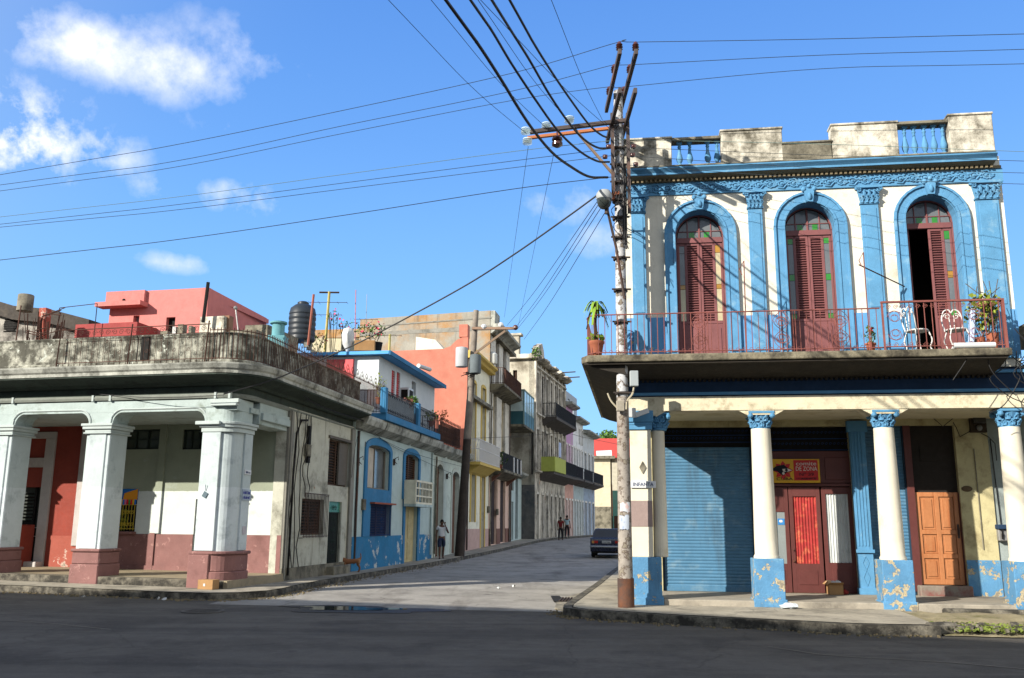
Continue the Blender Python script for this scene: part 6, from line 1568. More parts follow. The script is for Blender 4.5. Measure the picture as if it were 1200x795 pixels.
# -------- H row of lower fronts after the mansion: pink, white, blue
defs = [('pink_house', 'pink and white house with pink shutters after the ruined mansion', rgb(196, 150, 190), rgb(196, 60, 90), 662, 672, 3, 12.0),
        ('white_blue_house', 'white house with pale blue shutters near the end of the row', rgb(230, 232, 232), rgb(150, 176, 200), 672, 684, 4, 11.2),
        ('end_blue_house', 'blue and cream last house of the left row', rgb(200, 206, 208), rgb(100, 118, 146), 684, 697, 3, 10.5)]
gcol = [rgb(214, 166, 150), rgb(176, 192, 194), rgb(158, 176, 196)]
for i, (nm, lab, wc, shc, p0, p1, nw, ht) in enumerate(defs):
    s0, s1 = rs(p0)+.003, rs(p1); t = thing(nm, lab, 'house', SR, (s0+s1)/2, 0, 0)
    wm_ = mat(nm+'_wall', wc, var=.12, stain=rgb(170, 168, 158), samt=.4, bump=.2); sm_ = mat(nm+'_shutter', shc, var=.1, bump=0); gm = mat(nm+'_ground', gcol[i], var=.15, stain=rgb(120, 110, 100), samt=.4)
    ops = []; cw_ = (s1-s0)/nw; gops = []
    for k in range(nw):
        a, c = s0+cw_*(k+.3), s0+cw_*(k+.7); gops.append((a, c, G0, G0+3.1)); ops.append((a, c, 6.0, 8.6)); 
        if i == 1 and k > 1: ops.append((a, c, 9.2, 10.6))
    b = MB(); wall(b, s0, s1, 0, 5.2, gops, 0, .4); b.build('ground_wall', gm, SR, t)
    top = ht; b = MB(); wall(b, s0, s1, 5.2, top, ops, 0, .4); b.build('upper_wall', wm_, SR, t)
    for o_ in ops+gops: simple_window(SR, t, o_, .2, fm=sm_)
    b = MB()
    for o_ in ops+gops: b.box(o_[0]-.12, o_[1]+.12, -.07, .02, o_[3]+.02, o_[3]+.18); b.box(o_[0]-.13, o_[0]-.02, -.05, .02, o_[2], o_[3]+.02); b.box(o_[1]+.02, o_[1]+.13, -.05, .02, o_[2], o_[3]+.02)
    b.build('window_surround', mat('white_surround', rgb(228, 226, 218), var=.15, stain=rgb(150, 146, 136), samt=.4), SR, t)
    b = MB(); b.prismx([(.4, top), (-.3, top), (-.7, top+.15), (-.7, top+.3), (.4, top+.4)], s0, s1); b.build('cornice', m_corn, SR, t)
    b = MB(); b.prismx([(-1.0, 5.55), (-1.0, 5.72), (.05, 5.72), (.05, 5.2)], s0+.4, s1-.2); b.build('balcony_slab', MC['sooty_slab'], SR, t)
    b = MB(); railing(b, [(s0+.4, 0), (s0+.4, -.95), (s1-.2, -.95), (s1-.2, 0)], 5.72, 1.0, .22, .02, rail=.03); b.build('balcony_railing', m_dkiron, SR, t)
# taller back part of the white house: side wall facing us
FH = FR(*(SR.W(rs(672), 1.0, 0).xy), -14)
b = MB(); b.box(-6, 0, 0, .3, 8, 14.2); o = b.build('tall_rear_house', mat('weathered_cream_gable', rgb(196, 188, 160), var=.2, stain=rgb(120, 114, 100), samt=.5, sscale=.6), FH); tag(o, 'weathered cream gable rising behind the pink house', 'house')
FH2 = FR(*(SR.W(rs(672), 1.0, 0).xy), 76); b = MB(); wall(b, 0, 8, 11.4, 14.2, [(1, 2, 12, 13.6), (3, 4, 12, 13.6), (5, 6, 12, 13.6)], .0, .3); b.build('side_wall', mat('blue_grey_side', rgb(170, 180, 190), var=.1), FH2, o)

ALB = .62
# ================================================================== STREET END
E0 = gz(0, 118)
FEe = FR(0, 118, -6)
def ep(px, py, off=0): return FEe.L(px, py, off)
He = thing('end_white_house', 'low cream house with flat roof closing the far end of the street', 'house', FEe, 11, 0, E0)
a, _ = ep(697, 600); c, _ = ep(716, 600); _, zt1 = ep(705, 538); _, zs = ep(705, 594)
b = MB(); b.box(a-3, c, 0, 6, zs, zt1); b.build('wall', mat('end_cream_wall', rgb(226, 216, 186), var=.1, stain=rgb(180, 170, 140), samt=.3), FEe, He)  # plain cream wall of the low end house
b = MB(); b.box(a-3, c+.02, -.02, 6, 0, zs); b.build('base', M_greyW, FEe, He)
b = MB(); b.box(a-3.2, c+.6, -.6, 6, zt1, zt1+.35); b.build('roof', M_greyW, FEe, He)
b = MB(); b.box(c+.02, c+.04, 1, 2, zs+1, zs+3); b.box(c+.02, c+.04, 3, 4, zs+1, zs+3); b.build('window', M_black, FEe, He)
for i, (p0, p1, col_, lab, tp) in enumerate(((713, 718, rgb(220, 140, 95), 'narrow orange house front beyond the cream end house', 568), (718, 727, rgb(120, 180, 165), 'teal green house front beside the narrow orange one', 575), (727, 760, rgb(200, 195, 170), 'plain cream house front right of the teal one', 570))):
    F3 = FR(0, 124+i*.01, -6); a = F3.S(p0, 600); c = F3.S(p1, 600); zt_ = F3.Z(p0, tp)
    t = thing('far_house', lab, 'house', F3, (a+c)/2, 0, E0); b = MB(); wall(b, a, c, 0, zt_, [((a+c)/2-.35, (a+c)/2+.35, E0, E0+2.3)], 0, .4); b.build('wall', mat('far_house_%d' % i, col_, var=.12, stain=rgb(140, 130, 115), samt=.3), F3, t)
    b = MB(); b.box((a+c)/2-.35, (a+c)/2+.35, .2, .25, E0, E0+2.3); b.build('door', m_brn, F3, t)
F4 = FR(0, 135, -6); a, z0 = F4.L(698, 535); c, z1 = F4.L(735, 515)
t = thing('red_roofed_house', 'house with bright red sloping roof rising behind the cream end house', 'house', F4, (a+c)/2, 0, E0)
b = MB(); b.box(a-.3, c, 1, 8, 0, z0+.1); b.build('wall', mat('far_wall', rgb(205, 198, 178), var=.15), F4, t)
b = MB(); b.add([(a-.6, 0, z0), (c+.5, 0, z0), (c+.5, 5, z1+.6), (a-.6, 5, z1+.6), (a-.6, 0, z0-.2), (c+.5, 0, z0-.2), (c+.5, 5, z1+.4), (a-.6, 5, z1+.4)], [(0, 1, 2, 3), (7, 6, 5, 4), (0, 4, 5, 1), (1, 5, 6, 2), (2, 6, 7, 3), (3, 7, 4, 0)]); b.build('roof', mat('red_sheet_roof', rgb(205, 80, 72), var=.12, bump=.1), F4, t)
F5 = FR(0, 126, -6); a, z0 = F5.L(699, 537); c, z1 = F5.L(717, 531); b = MB(); b.tube([(a, 0, z0+.3), (c, 0, z0+.4)], .7, 10); tag(b.build('white_tank', M_plastic, F5, smooth=True), 'long white tank lying on the roof at the street end', 'water tank')
F6 = FR(0, 122, -6); a, z0 = F6.L(716, 600); b = MB(); b.tube([(a, -2, E0), (a+.1, -2, F6.Z(716, 538))], .12, 6); tag(b.build('far_post', M_wood, F6), 'thin dark post at the far end of the street', 'post')
# hill with trees
b = MB(); vs = []; NX, NY = 40, 12
for j in range(NY+1):
    for i in range(NX+1):
        x = -40+i*4; y = 170+j*14; h = 24*sm((y-170)/90)*math.exp(-((x-45)/55)**2)+2*math.sin(x*.17)*sm((y-170)/60); vs.append((x, y, h-.5))
b.add(vs, [(j*(NX+1)+i, j*(NX+1)+i+1, (j+1)*(NX+1)+i+1, (j+1)*(NX+1)+i) for j in range(NY) for i in range(NX)])
struct(b.build('hill', mat('hill_green', rgb(95, 120, 55), var=.3), smooth=True))
rr = random.Random(4)
for i in range(9):
    px = 690+i*6.5; py = [519, 512, 509, 505, 504, 505, 508, 509, 512][i]; Dd_ = 178+rr.uniform(-6, 14); p = at(px, py, Dd_)
    gzv = 24*sm((Dd_-170)/90)*math.exp(-((p.x-45)/55)**2)-.5
    t = thing('hillside_tree', ['leftmost round tree on the far hill above the cream house', 'second tree from the left on the far hill', 'third tree from the left on the far hill', 'fourth hill tree, above the red roof', 'fifth hill tree, above the middle of the red roof', 'sixth hill tree, above the right half of the red roof', 'seventh hill tree, beside the concrete pole', 'eighth hill tree, mostly behind the concrete pole', 'ninth hill tree, right of the concrete pole'][i], 'tree', WF, p.x, Dd_, gzv, group='trees on the far hill')
    cz_ = p.z-2.2
    b = MB(); b.tube([(p.x, Dd_, gzv-.3), (p.x+.2, Dd_, (gzv+cz_)/2), (p.x, Dd_, cz_)], .35, 6, .15); b.build('trunk', M_wood, WF, t)
    b = MB()
    for k in range(7): foliage(b, (p.x+rr.uniform(-2, 2), Dd_+rr.uniform(-1.5, 1.5), cz_+rr.uniform(-1.8, 1.2)), (1.6, 1.5, 1.2), 130, .55, rr)
    b.build('crown', mat('hill_leaf', rgb(100, 140, 60), var=.4, bump=0), WF, t)

# ================================================================== ROOFTOP of the arcade block (left)
FP = FR(0, 30.5, -12.5)
# pink house
P = thing('pink_rooftop_house', 'salmon pink flat roofed upper house behind the mouldy parapet', 'house', FP, -11, 0, 5.78)
m_pk = mat('salmon_pink', rgb(222, 136, 130), var=.1, bump=.2, stain=rgb(198, 118, 112), samt=.4, sscale=1.2, streak=rgb(160, 100, 94), stamt=.2)
a = FP.S(128, 370); c = FP.S(243, 360); zt_ = FP.Z(200, 339.5)
o1 = (FP.S(156, 376), FP.S(163, 376), FP.Z(160, 381), FP.Z(160, 370)); o2 = (FP.S(194.5, 380), FP.S(205, 380), 5.8, FP.Z(199, 372))
b = MB(); wall(b, a, c, 5.7, zt_, [o1, o2], 0, .25); pw_ = b.build('wall', m_pk, FP, P)
SP = FR(*(FP.W(c, 0, 0).xy), 81); c3 = SP.S(312, 385)
b = MB(); b.box(0, c3, .0, .25, 5.7, zt_-.0); b.build('side_wall', m_pk, SP, P)
b = MB(); b.box(a, c-.1, .25, 5, zt_-.3, zt_-.12); b.build('roof', m_pk, FP, P)
e0 = FP.S(171, 355); b = MB(); b.box(a-.12, e0, -.14, -.003, FP.Z(140, 357), zt_+.0); b.box(a-.3, e0+.1, -.5, -.003, FP.Z(140, 362), FP.Z(140, 357)); b.box(e0-.25, e0+.02, -.3, -.003, FP.Z(140, 364), FP.Z(140, 350)) if 0 else None; b.build('canopy', m_pk, FP, P)
for o_ in (o1, o2):
    b = MB(); b.box(o_[0], o_[1], .18, .2, o_[2], o_[3]); w_ = b.build('window', M_black if o_ is o2 else M_glassg, FP, P)
b = MB(); b.sph((FP.S(148, 353), -.15, FP.Z(148, 353)), .06, 8, 5); b.build('vent_hole', M_black, FP, P)
def roofbox(nm, px0, px1, pt, pb, D, mt_, lab, cat, depth=1.5, az=-12.5, z0=5.75, bevel=0):
    Fq = FR(0, D, az); a = Fq.S(px0, (pt+pb)/2); c = Fq.S(px1, (pt+pb)/2); z1 = Fq.Z((px0+px1)/2, pt)
    b = MB(); b.box(a, c, 0, depth, z0, z1); return tag(b.build(nm, mt_, Fq, bevel=bevel), lab, cat), Fq, a, c, z1
m_dkroof = mat('dark_tarred_wall', rgb(74, 68, 62), var=.3, stain=rgb(120, 110, 95), samt=.3)
roofbox('low_red_shed', 88, 160, 379, 395, 29.2, mat('dull_red_wall', rgb(170, 74, 72), var=.15, bump=.2), 'low dull red shed in front of the salmon pink house', 'shed')
roofbox('white_wall_remnant', 234, 262, 371, 392, 28.6, M_whiteW, 'broken white wall fragment at the corner of the pink house', 'wall', .3)
roofbox('brick_wall_remnant', 259, 268, 370, 392, 28.8, mat('bare_brick', rgb(160, 120, 95), var=.3, bump=.6), 'narrow bare brick stub beside the broken white wall', 'wall', .3)
roofbox('dark_roof_hut', 287, 313, 381, 400, 30, M_greyW, 'sloping grey roof hut right of the pink house', 'hut', 2.5)
roofbox('rubble_wall', 268, 300, 387, 400, 27.5, M_greyW, 'low heap of grey masonry behind the parapet corner', 'wall', .5)
for i, (px0, px1, pt) in enumerate(((202, 206, 383), (208, 214, 380), (221, 224, 382), (188, 196, 388))):
    roofbox('masonry_stub', px0, px1, pt, 392, 26.3, [M_galv, M_greyW, M_greyW, M_greyW][i], ['white plastic drum standing by the pink house doorway', 'grey concrete post stub right of the pink house doorway', 'thin leaning stub between the doorway and the white wall', 'low pale block left of the pink house doorway'][i], 'stub', .25)
# long sloping dark roof house on the far left
Fq = FR(0, 32, -12.5)
t = thing('dark_roofed_house', 'dilapidated white and dark house with a long sloping tarred roof at far left', 'house', Fq, -15, 0, 5.78)
pl = [Fq.L(x, y) for x, y in ((-60, 340), (0, 356), (20, 362), (62, 366), (108, 378))]
b = MB(); b.prism([(pl[0][0], 5.7), (pl[-1][0], 5.7)]+pl[::-1], .1, 4); b.build('wall', mat('smudged_white', rgb(190, 185, 175), var=.3, stain=rgb(50, 46, 42), samt=.85, sscale=1.2), Fq, t)
b = MB()
for (x0, z0), (x1, z1) in zip(pl[:-1], pl[1:]): b.prism([(x0, z0-.5), (x1, z1-.5), (x1, z1+.08), (x0, z0+.08)], -.2, 4.1)
b.build('roof', m_dkroof, Fq, t)
b = MB(); a, z0 = Fq.L(12, 380, .05); b.sph((a, .08, z0), .35, 12, 6, (1, .1, .9)); louvers(b, a-.3, a+.3, z0-.3, z0+.3, .06, .1); b.build('round_vent', M_black, Fq, t)
# grey tank on it
p = at(29, 362, 33); b = MB(); b.lathe(p.x, 33, [(.28, 0), (.28, .6), (.26, .63), (.2, .64)], 18, at(29, 362, 33).z-.1); tag(b.build('grey_cistern', M_greyW, WF, smooth=True), 'grey cement cistern on top of the dark sloping roof', 'water tank')
# tangle of rusty lattice
Fq = FR(0, 27.5, -12.5); b = MB(); rr = random.Random(8); a = Fq.S(22, 380); c = Fq.S(68, 380); z1 = Fq.Z(45, 363)
for k in range(70):
    x0 = rr.uniform(a, c); x1 = x0+rr.uniform(-.5, .5); zz0 = 5.8; zz1 = rr.uniform(7, z1); b.tube([(x0, rr.uniform(0, .5), zz0), (x1, rr.uniform(0, .5), zz1)], rr.choice((.015, .025)), 4)
for k in range(18): x0 = rr.uniform(a, c-.4); zz = rr.uniform(6.5, z1); b.tube([(x0, .1, zz), (x0+rr.uniform(.3, 1), .1, zz+rr.uniform(-.3, .3))], .018, 4)
tag(b.build('rusty_lattice', m_rusty, Fq), 'tangle of rusty rods and lattice behind the parapet at left', 'scrap')
Fq2 = FR(0, 28.0, -12.5); b = MB(); a = Fq2.S(44, 380); b.box(a, a+.28, 0, .3, 5.75, Fq2.Z(47, 361)); tag(b.build('brick_pillar', m_redP, Fq2), 'flaking red brick pillar inside the rusty lattice', 'pillar')
b = MB(); a, z0 = Fq.L(22, 400); b.tube([(a, -.2, 5.8), (a+.1, -.2, Fq.Z(25, 360))], .025, 5); tag(b.build('rusty_post', m_rusty, Fq), 'thin rusty post left of the lattice tangle', 'post')
# wire frame (clothes line)
Fq = FR(0, 29, -12.5); b = MB(); P1 = Fq.L(70, 361); P2 = Fq.L(114, 356); b.tube([(P1[0], 0, P1[1]), (P2[0], 0, P2[1])], .015, 4); b.tube([(P2[0], 0, P2[1]), (P2[0], 0, 5.8)], .02, 4); b.tube([(P1[0], 0, P1[1]), (P1[0], 0, 5.8)], .02, 4)
tag(b.build('clothes_frame', M_steel, Fq), 'thin bent wire frame against the sky left of the pink house', 'frame')
Fq = FR(0, 28.3, -12.5); b = MB(); P1 = Fq.L(238, 378); P2 = Fq.L(244, 331); b.tube([(P1[0], 0, P1[1]), (P2[0], 0, P2[1])], .06, 6); tag(b.build('dark_pipe', M_black, Fq), 'dark pipe leaning up against the right corner of the pink house', 'pipe')
Fq = FR(0, 27.5, -12.5); b = MB(); P1 = Fq.L(280, 395); P2 = Fq.L(276, 361); b.tube([(P1[0], 0, P1[1]), (P2[0], 0, P2[1])], .025, 5); b.sph((P2[0], 0, P2[1]), .07); tag(b.build('thin_post', M_galv, Fq), 'thin pale rod with a green knob in front of the pink side wall', 'post')
p = at(326, 390, 31); b = MB(); b.lathe(p.x, 31, [(.22, 0), (.22, .42), (.3, .46), (.3, .52), (.18, .55)], 16, p.z-.15); b.box(p.x-.3, p.x+.3, 30.7, 31.3, 5.7, p.z-.15); tag(b.build('turquoise_tank', mat('turquoise_fibre', rgb(110, 170, 180), var=.2, bump=.1), WF, smooth=True), 'small turquoise tank left of the big black water tank', 'water tank')
# ================================================================== POLES AND CABLES
def onzp(px, py, z): d = ray(px, py); return O_ + d*((z-H)/d.z)
def catmull(P, n=8):
    P = [Vector(p) for p in P]
    if len(P) < 3: return [P[0].lerp(P[1], i/n) for i in range(n+1)]
    Q = [P[0]*2-P[1]]+P+[P[-1]*2-P[-2]]; out = []
    for i in range(1, len(Q)-2):
        a, b, c, d = Q[i-1:i+3]
        for k in range(n):
            t = k/n; out.append(.5*((2*b)+(c-a)*t+(2*a-5*b+4*c-d)*t*t+(3*b-a-3*c+d)*t**3))
    out.append(P[-1]); return out
def cable(P, r, label, m_=None, ext0=0, ext1=0, group=None, name='overhead_cable', smooth_n=8):
    P = [Vector(p) for p in P]
    if ext1: P.append(P[-1]+(P[-1]-P[-2]).normalized()*ext1)
    if ext0: P.insert(0, P[0]+(P[0]-P[1]).normalized()*ext0)
    b = MB(); b.tube(catmull(P, smooth_n), r*(.62 if r < .02 else .88), 5); o = b.build(name, m_ or M_wire, WF); tag(o, label, 'cable', group); return o
PX, PYy = 2.3, 18.62
zb = .15
CP = thing('utility_pole', 'tall concrete utility pole with flaking white paint and long steel crossarms at the right corner', 'pole', WF, PX, PYy, zb)
m_pole = mat('flaking_pole', rgb(172, 164, 154), var=.25, scale=4, peel=rgb(108, 94, 84), pth=.52, pscale=6, band=[(4.2, rgb(206, 208, 210))], stain=rgb(140, 110, 95), samt=.3, bump=.4)
b = MB(); b.tube([(PX, PYy, zb-.2), (PX, PYy, zb+.55), (PX, PYy, zb+.56)], .165, 18); b.build('pole_foot', mat('rusty_foot', rgb(84, 68, 62), var=.3, stain=rgb(130, 80, 50), samt=.5, bump=.5), WF, CP, smooth=True)
b = MB(); b.tube([(PX, PYy, zb+.5), (PX+.0, PYy, 4.2), (PX+.02, PYy, 11.2)], .145, 18, .1); pole_m = b.build('shaft', m_pole, WF, CP, smooth=True)
m_arm = mat('dark_steel_channel', rgb(92, 82, 80), var=.25, stain=rgb(150, 100, 75), samt=.35, bump=.15, rough=.7)
def channel(z, y0, y1, dx, mt_=m_arm, w=.075, h=.12, nm='crossarm'):
    b = MB(); b.box(PX+dx-w/2, PX+dx+w/2, y0, y1, z-h/2, z+h/2); return b.build(nm, mt_, WF, CP, bevel=.008)
channel(11.12, 16.72, 19.4, -.16); channel(11.12, 16.72, 19.4, .17)
channel(10.36, 16.9, 19.4, -.15); channel(10.36, 16.9, 19.5, .16)
# vertical steel angles strapped to the pole
b = MB()
for dx, z0, z1 in ((-.14, 8.6, 10.6), (.2, 8.3, 10.6)): b.box(PX+dx-.035, PX+dx+.035, PYy-.2, PYy-.13, z0, z1)
b.build('steel_angle', m_arm, WF, CP)
b = MB()
for z in (4.4, 5.9, 6.6, 7.3, 7.75, 8.2, 8.6, 9.0, 9.4, 9.8): b = MB(); b.lathe(PX, PYy, [(.15, 0), (.15, .05)], 14, z); b.box(PX-.2, PX+.2, PYy-.17, PYy-.13, z+.005, z+.035); b.build('strap', mat('dark_strap', rgb(70, 62, 58), var=.2, bump=0), WF, CP)
m_ins = mat('brown_porcelain', rgb(88, 46, 36), rough=.25, var=.1, bump=0, spec=.6)
insp = []
for dx in (-.16, .17):
    for y in (16.82, 17.75, 18.75):
        b = MB(); b.lathe(PX+dx, y, [(.03, 0), (.07, .03), (.04, .05), (.075, .08), (.04, .1), (.07, .13), (.045, .17), (.03, .2)], 10, 11.18); b.build('insulator', m_ins, WF, CP, smooth=True)
# left crossarm (dark) and orange one, towards the street
e1 = onplane = None
def onY(px, py, Y): return at(px, py, Y)
A0, A1 = at(737, 141, PYy-.25), at(621, 155, PYy-.25)
b = MB(); b.bar(A0, A1, .08, .09); b.build('side_arm', m_arm, WF, CP, bevel=.008)
B0, B1 = at(737, 148, PYy+.2), at(618, 162, PYy+.2)
b = MB(); b.bar(B0, B1, .07, .07); b.build('rusty_side_arm', mat('rust_orange_arm', rgb(206, 130, 84), var=.15, bump=.1), WF, CP, bevel=.008)
b = MB(); b.bar(at(672, 150, PYy-.2), at(718, 204, PYy-.15), .05, .05); b.build('arm_brace', mat('tan_brace', rgb(150, 128, 108), var=.2, bump=.1), WF, CP)
m_gl = bpy.data.materials.new('clear_green_glass'); m_gl.use_nodes = True; bs = m_gl.node_tree.nodes['Principled BSDF']; bs.inputs['Base Color'].default_value = (.75, .85, .82, 1); bs.inputs['Roughness'].default_value = .15; bs.inputs['Alpha'].default_value = .45
gpos = []
for (px, py) in ((617, 156), (641, 150), (668, 143), (619, 168)):
    c = at(px, py, PYy-.25); gpos.append(c); b = MB()
    for k in range(3): b.lathe(c.x-.02, c.y-.1*k, [(.03, 0), (.1, -.01), (.105, -.03), (.04, -.04)], 12, c.z+.02)
    b.build('glass_insulator', m_gl, WF, CP, smooth=True)
c = at(653, 165, PYy); b = MB(); b.lathe(c.x, c.y, [(.05, .12), (.11, .08), (.12, .03), (.08, .0), (.12, -.03), (.12, -.09), (.06, -.13)], 14, c.z-.02); b.tube([(c.x, c.y, c.z+.1), (c.x, c.y+.1, c.z+.25)], .02, 5); b.build('pin_insulator', m_ins, WF, CP, smooth=True)
for (px, py) in ((713, 172), (709, 184), (742, 172), (741, 182), (745, 193)):
    c = at(px, py, PYy-.15); b = MB(); b.obox(c, (.1, .08, .07)); b.sph(c, .055, 8, 5); b.build('spool_insulator', m_ins, WF, CP, smooth=True)
# junction clutter near the top
clt = thing('pole_wiring', 'messy dark drop wires and ties bundled round the upper part of the concrete pole', 'cables', WF, PX, PYy, 7.5)
rr = random.Random(17)
for k in range(5):
    P = [Vector((PX+rr.uniform(-.15, .2), PYy-.2-rr.random()*.12, 9.9-rr.random()))]
    for j in range(5): P.append(Vector((PX+rr.uniform(-.2, .18), PYy-.2-rr.random()*.1, P[-1].z-rr.uniform(.15, .4))))
    b = MB(); b.tube(catmull(P, 5), .009, 4); b.build('loop_wire', M_wire, WF, clt)
b = MB(); b.tube([(PX+.08, PYy-.19, 9.6), (PX+.07, PYy-.19, 7.6)], .03, 6); b.tube([(PX+.13, PYy-.17, 9.4), (PX+.12, PYy-.17, 7.5)], .025, 6); b.build('riser_pipe', M_wire, WF, clt)
b = MB()
for k in range(3): b.obox((PX-.3+.1*k, PYy-.15, 8.55+.09*k), (.18, .12, .07), Matrix.Rotation(.5-k*.4, 3, 'Y'))
b.build('connector', mat('rust_connector', rgb(150, 88, 60), var=.3, bump=.1), WF, clt)
# lamp
lp = thing('street_lamp', 'grey street lamp with a rounded glass bowl on a thin bracket beside the concrete pole', 'street lamp', WF, PX, PYy-.2, 5.8)
c = at(708, 234, PYy-.55)
b = MB(); b.lathe(c.x, c.y, [(.04, .2), (.12, .19), (.165, .12), (.175, .04), (.165, .0)], 18, c.z); b.build('lamp_hood', mat('grey_hood', rgb(176, 180, 180), var=.1, rough=.5, bump=.05), WF, lp, smooth=True)
b = MB(); b.lathe(c.x, c.y, [(.16, .0), (.155, -.06), (.125, -.15), (.07, -.2), (.02, -.215)], 18, c.z); b.build('lamp_bowl', glass_mat('dusty_bowl', rgb(62, 68, 66)), WF, lp, smooth=True)
q0, q1, q2 = at(711, 243, PYy-.5), at(722, 290, PYy-.3), at(732, 350, PYy-.17)
b = MB(); b.tube([q0, q1, q2], .03, 6); b.tube([q0+Vector((0, 0, .05)), q0-Vector((0, 0, .15))], .045, 8); b.build('lamp_bracket', M_steel, WF, lp)
b = MB(); c2 = at(743, 444, PYy-.2); b.obox(c2, (.17, .12, .32)); tag(b.build('meter_box', mat('pale_grey_box', rgb(178, 186, 188), var=.05, bump=0), WF, bevel=.01), 'small pale grey box fixed to the right side of the concrete pole', 'box')
b = MB(); b.tube(catmull([at(743, 453, PYy-.2), at(741, 462, PYy-.22), at(735, 470, PYy-.22), at(734, 480, PYy-.22)], 5), .02, 5); tag(b.build('flex_conduit', mat('cream_conduit', rgb(200, 190, 165), bump=0), WF), 'short cream flexible conduit under the pale grey box on the pole', 'conduit')
b = MB(); b.tube(catmull([at(712, 461, PYy-.2), at(716, 470, PYy-.2), at(723, 478, PYy-.2)], 5), .018, 5); tag(b.build('bent_bracket', mat('cream_conduit', (1, 1, 1, 1)), WF), 'bent pale bracket sticking out left of the concrete pole', 'bracket')
c2 = at(727, 476, PYy-.2); b = MB(); b.obox(c2, (.16, .1, .22)); tag(b.build('pole_plate', mat('worn_plate', rgb(180, 172, 155), var=.2, stain=rgb(110, 90, 70), samt=.4), WF, bevel=.01), 'worn square plate strapped to the concrete pole under the balcony', 'plate')
# torn posters wrapped round the pole
for i, (y0, y1, a0, a1, cc) in enumerate(((588, 602, -2.3, -.9, rgb(225, 228, 232)), (603, 622, -2.4, -1.1, rgb(205, 215, 228)))):
    z1 = at(733, y0, PYy-.15).z; z0 = at(733, y1, PYy-.15).z; vs = []
    for k in range(9):
        a = a0+(a1-a0)*k/8; r_ = .1525+.004
        for z in (z0+rr.uniform(0, .05), z1-rr.uniform(0, .05)): vs.append((PX+r_*math.cos(a), PYy+r_*math.sin(a), z))
    b = MB(); b.add(vs, [(2*k, 2*k+2, 2*k+3, 2*k+1) for k in range(8)])
    tag(b.build('torn_poster', mat('torn_poster%d' % i, cc, var=.1, stain=[rgb(235, 120, 50), rgb(120, 140, 200)][i], samt=.45, sscale=9, bump=.1), WF), ['torn white and orange poster on the pole, the upper of two', 'torn pale blue poster on the pole, the lower of two'][i], 'poster')

# line wires left-right
GA = 'line wires crossing the sky on the pole top insulators'
yy = [16.82, 17.75, 18.75]
for k, (L_, R2) in enumerate((([(0, 205), (200, 171), (400, 130), (600, 86)], (1200, 40)), ([(0, 217), (200, 190), (400, 148), (600, 107)], (1200, 58)), ([(0, 224), (200, 197), (400, 157), (600, 118)], (1200, 75)))):
    P = []
    for px, py in L_: t = (600-px)/600; P.append(at(px, py, yy[k]+.6+2.9*t))
    P.append(Vector((PX-.16, yy[k], 11.38)))
    P.append(Vector((PX+.17, yy[k], 11.38)))
    P.append(at(960, [46, 65, 81][k], yy[k]-.6)); P.append(at(1200, R2[1], yy[k]-1.2))
    cable(P, .011, ['uppermost line wire over both corners, nearest insulator', 'middle line wire over both corners, middle insulator', 'lowest of the three pole top line wires over both corners'][k], ext0=25, ext1=12, group=GA, name='line_wire', m_=mat('line_wire_grey', rgb(52, 60, 66), bump=0))
GB = 'lower wires crossing the sky on the left'
for k, (L_, end) in enumerate((([(0, 254.5), (200, 232), (400, 205), (600, 178)], (736, 163)), ([(0, 263), (200, 241), (400, 215), (600, 189)], (736, 172)), ([(0, 266.5), (200, 247), (400, 222), (600, 197)], (738, 180)), ([(0, 305), (200, 282), (400, 253), (600, 222)], (722, 207)))):
    P = [at(px, py, PYy+3.4*(700-px)/700) for px, py in L_]+[at(end[0], end[1], PYy-.15)]
    cable(P, .011 if k < 3 else .014, ['pale greenish wire, top of the lower group left of the pole', 'second wire of the lower group left of the pole', 'third wire of the lower group left of the pole', 'lowest lone wire running down left from the pole'][k], ext0=25, group=GB, name='low_wire', m_=[M_wireG, MC['line_wire_grey'], MC['line_wire_grey'], M_wire][k])
for k, (e0, e1_) in enumerate((((738, 164), (1200, 178)), ((738, 173), (1200, 189)), ((738, 183), (1200, 203)), ((738, 194), (1200, 216)))):
    P = [at(e0[0], e0[1], PYy-.2), at(960, [169, 182, 197, 209][k], PYy-1.5), at(e1_[0], e1_[1], PYy-2.6)]
    cable(P, .009, ['pale greenish wire running right across the parapet', 'first dark wire below it running right across the cornice', 'second dark wire running right across the frieze', 'lowest dark wire running right above the arched doors'][k], ext1=12, m_=[M_wireG, MC['line_wire_grey'], MC['line_wire_grey'], MC['line_wire_grey']][k], name='service_wire', group='wires in front of the blue cornice')
# thick black cables rising towards the viewer
for k, pts in enumerate(([(712, 208), (690, 207), (668, 195), (648, 180), (628, 157), (610, 131), (588, 95), (560, 52), (522, 0)],
                         [(714, 190), (700, 189), (680, 178), (655, 155), (630, 121), (600, 76), (576, 36), (551, 0)],
                         [(712, 174), (700, 173), (685, 164), (668, 146), (645, 113), (620, 70), (598, 35), (576, 0)],
                         [(714, 162), (704, 158), (690, 146), (672, 122), (650, 90), (626, 52), (597, 0)])):
    n = len(pts); z0 = at(pts[0][0], pts[0][1], PYy-.15).z
    P = [at(pts[0][0], pts[0][1], PYy-.15)]
    zs = [z0]+[z0-(.25 if i < 3 else .25-.0)*min(1, i/2) for i in range(1, n)]
    D0 = PYy-.15
    for i in range(1, n): P.append(at(pts[i][0], pts[i][1], D0-6.5*(i/(n-1))**1.2))
    cable(P, [.032, .026, .026, .024][k], ['thickest black cable sweeping up left, lowest of the four', 'second thick black cable sweeping up left from the pole', 'third thick black cable sweeping up left from the pole', 'uppermost thick black cable sweeping up left from the pole'][k], ext1=9, group='thick black cables sweeping over the street', name='black_cable')
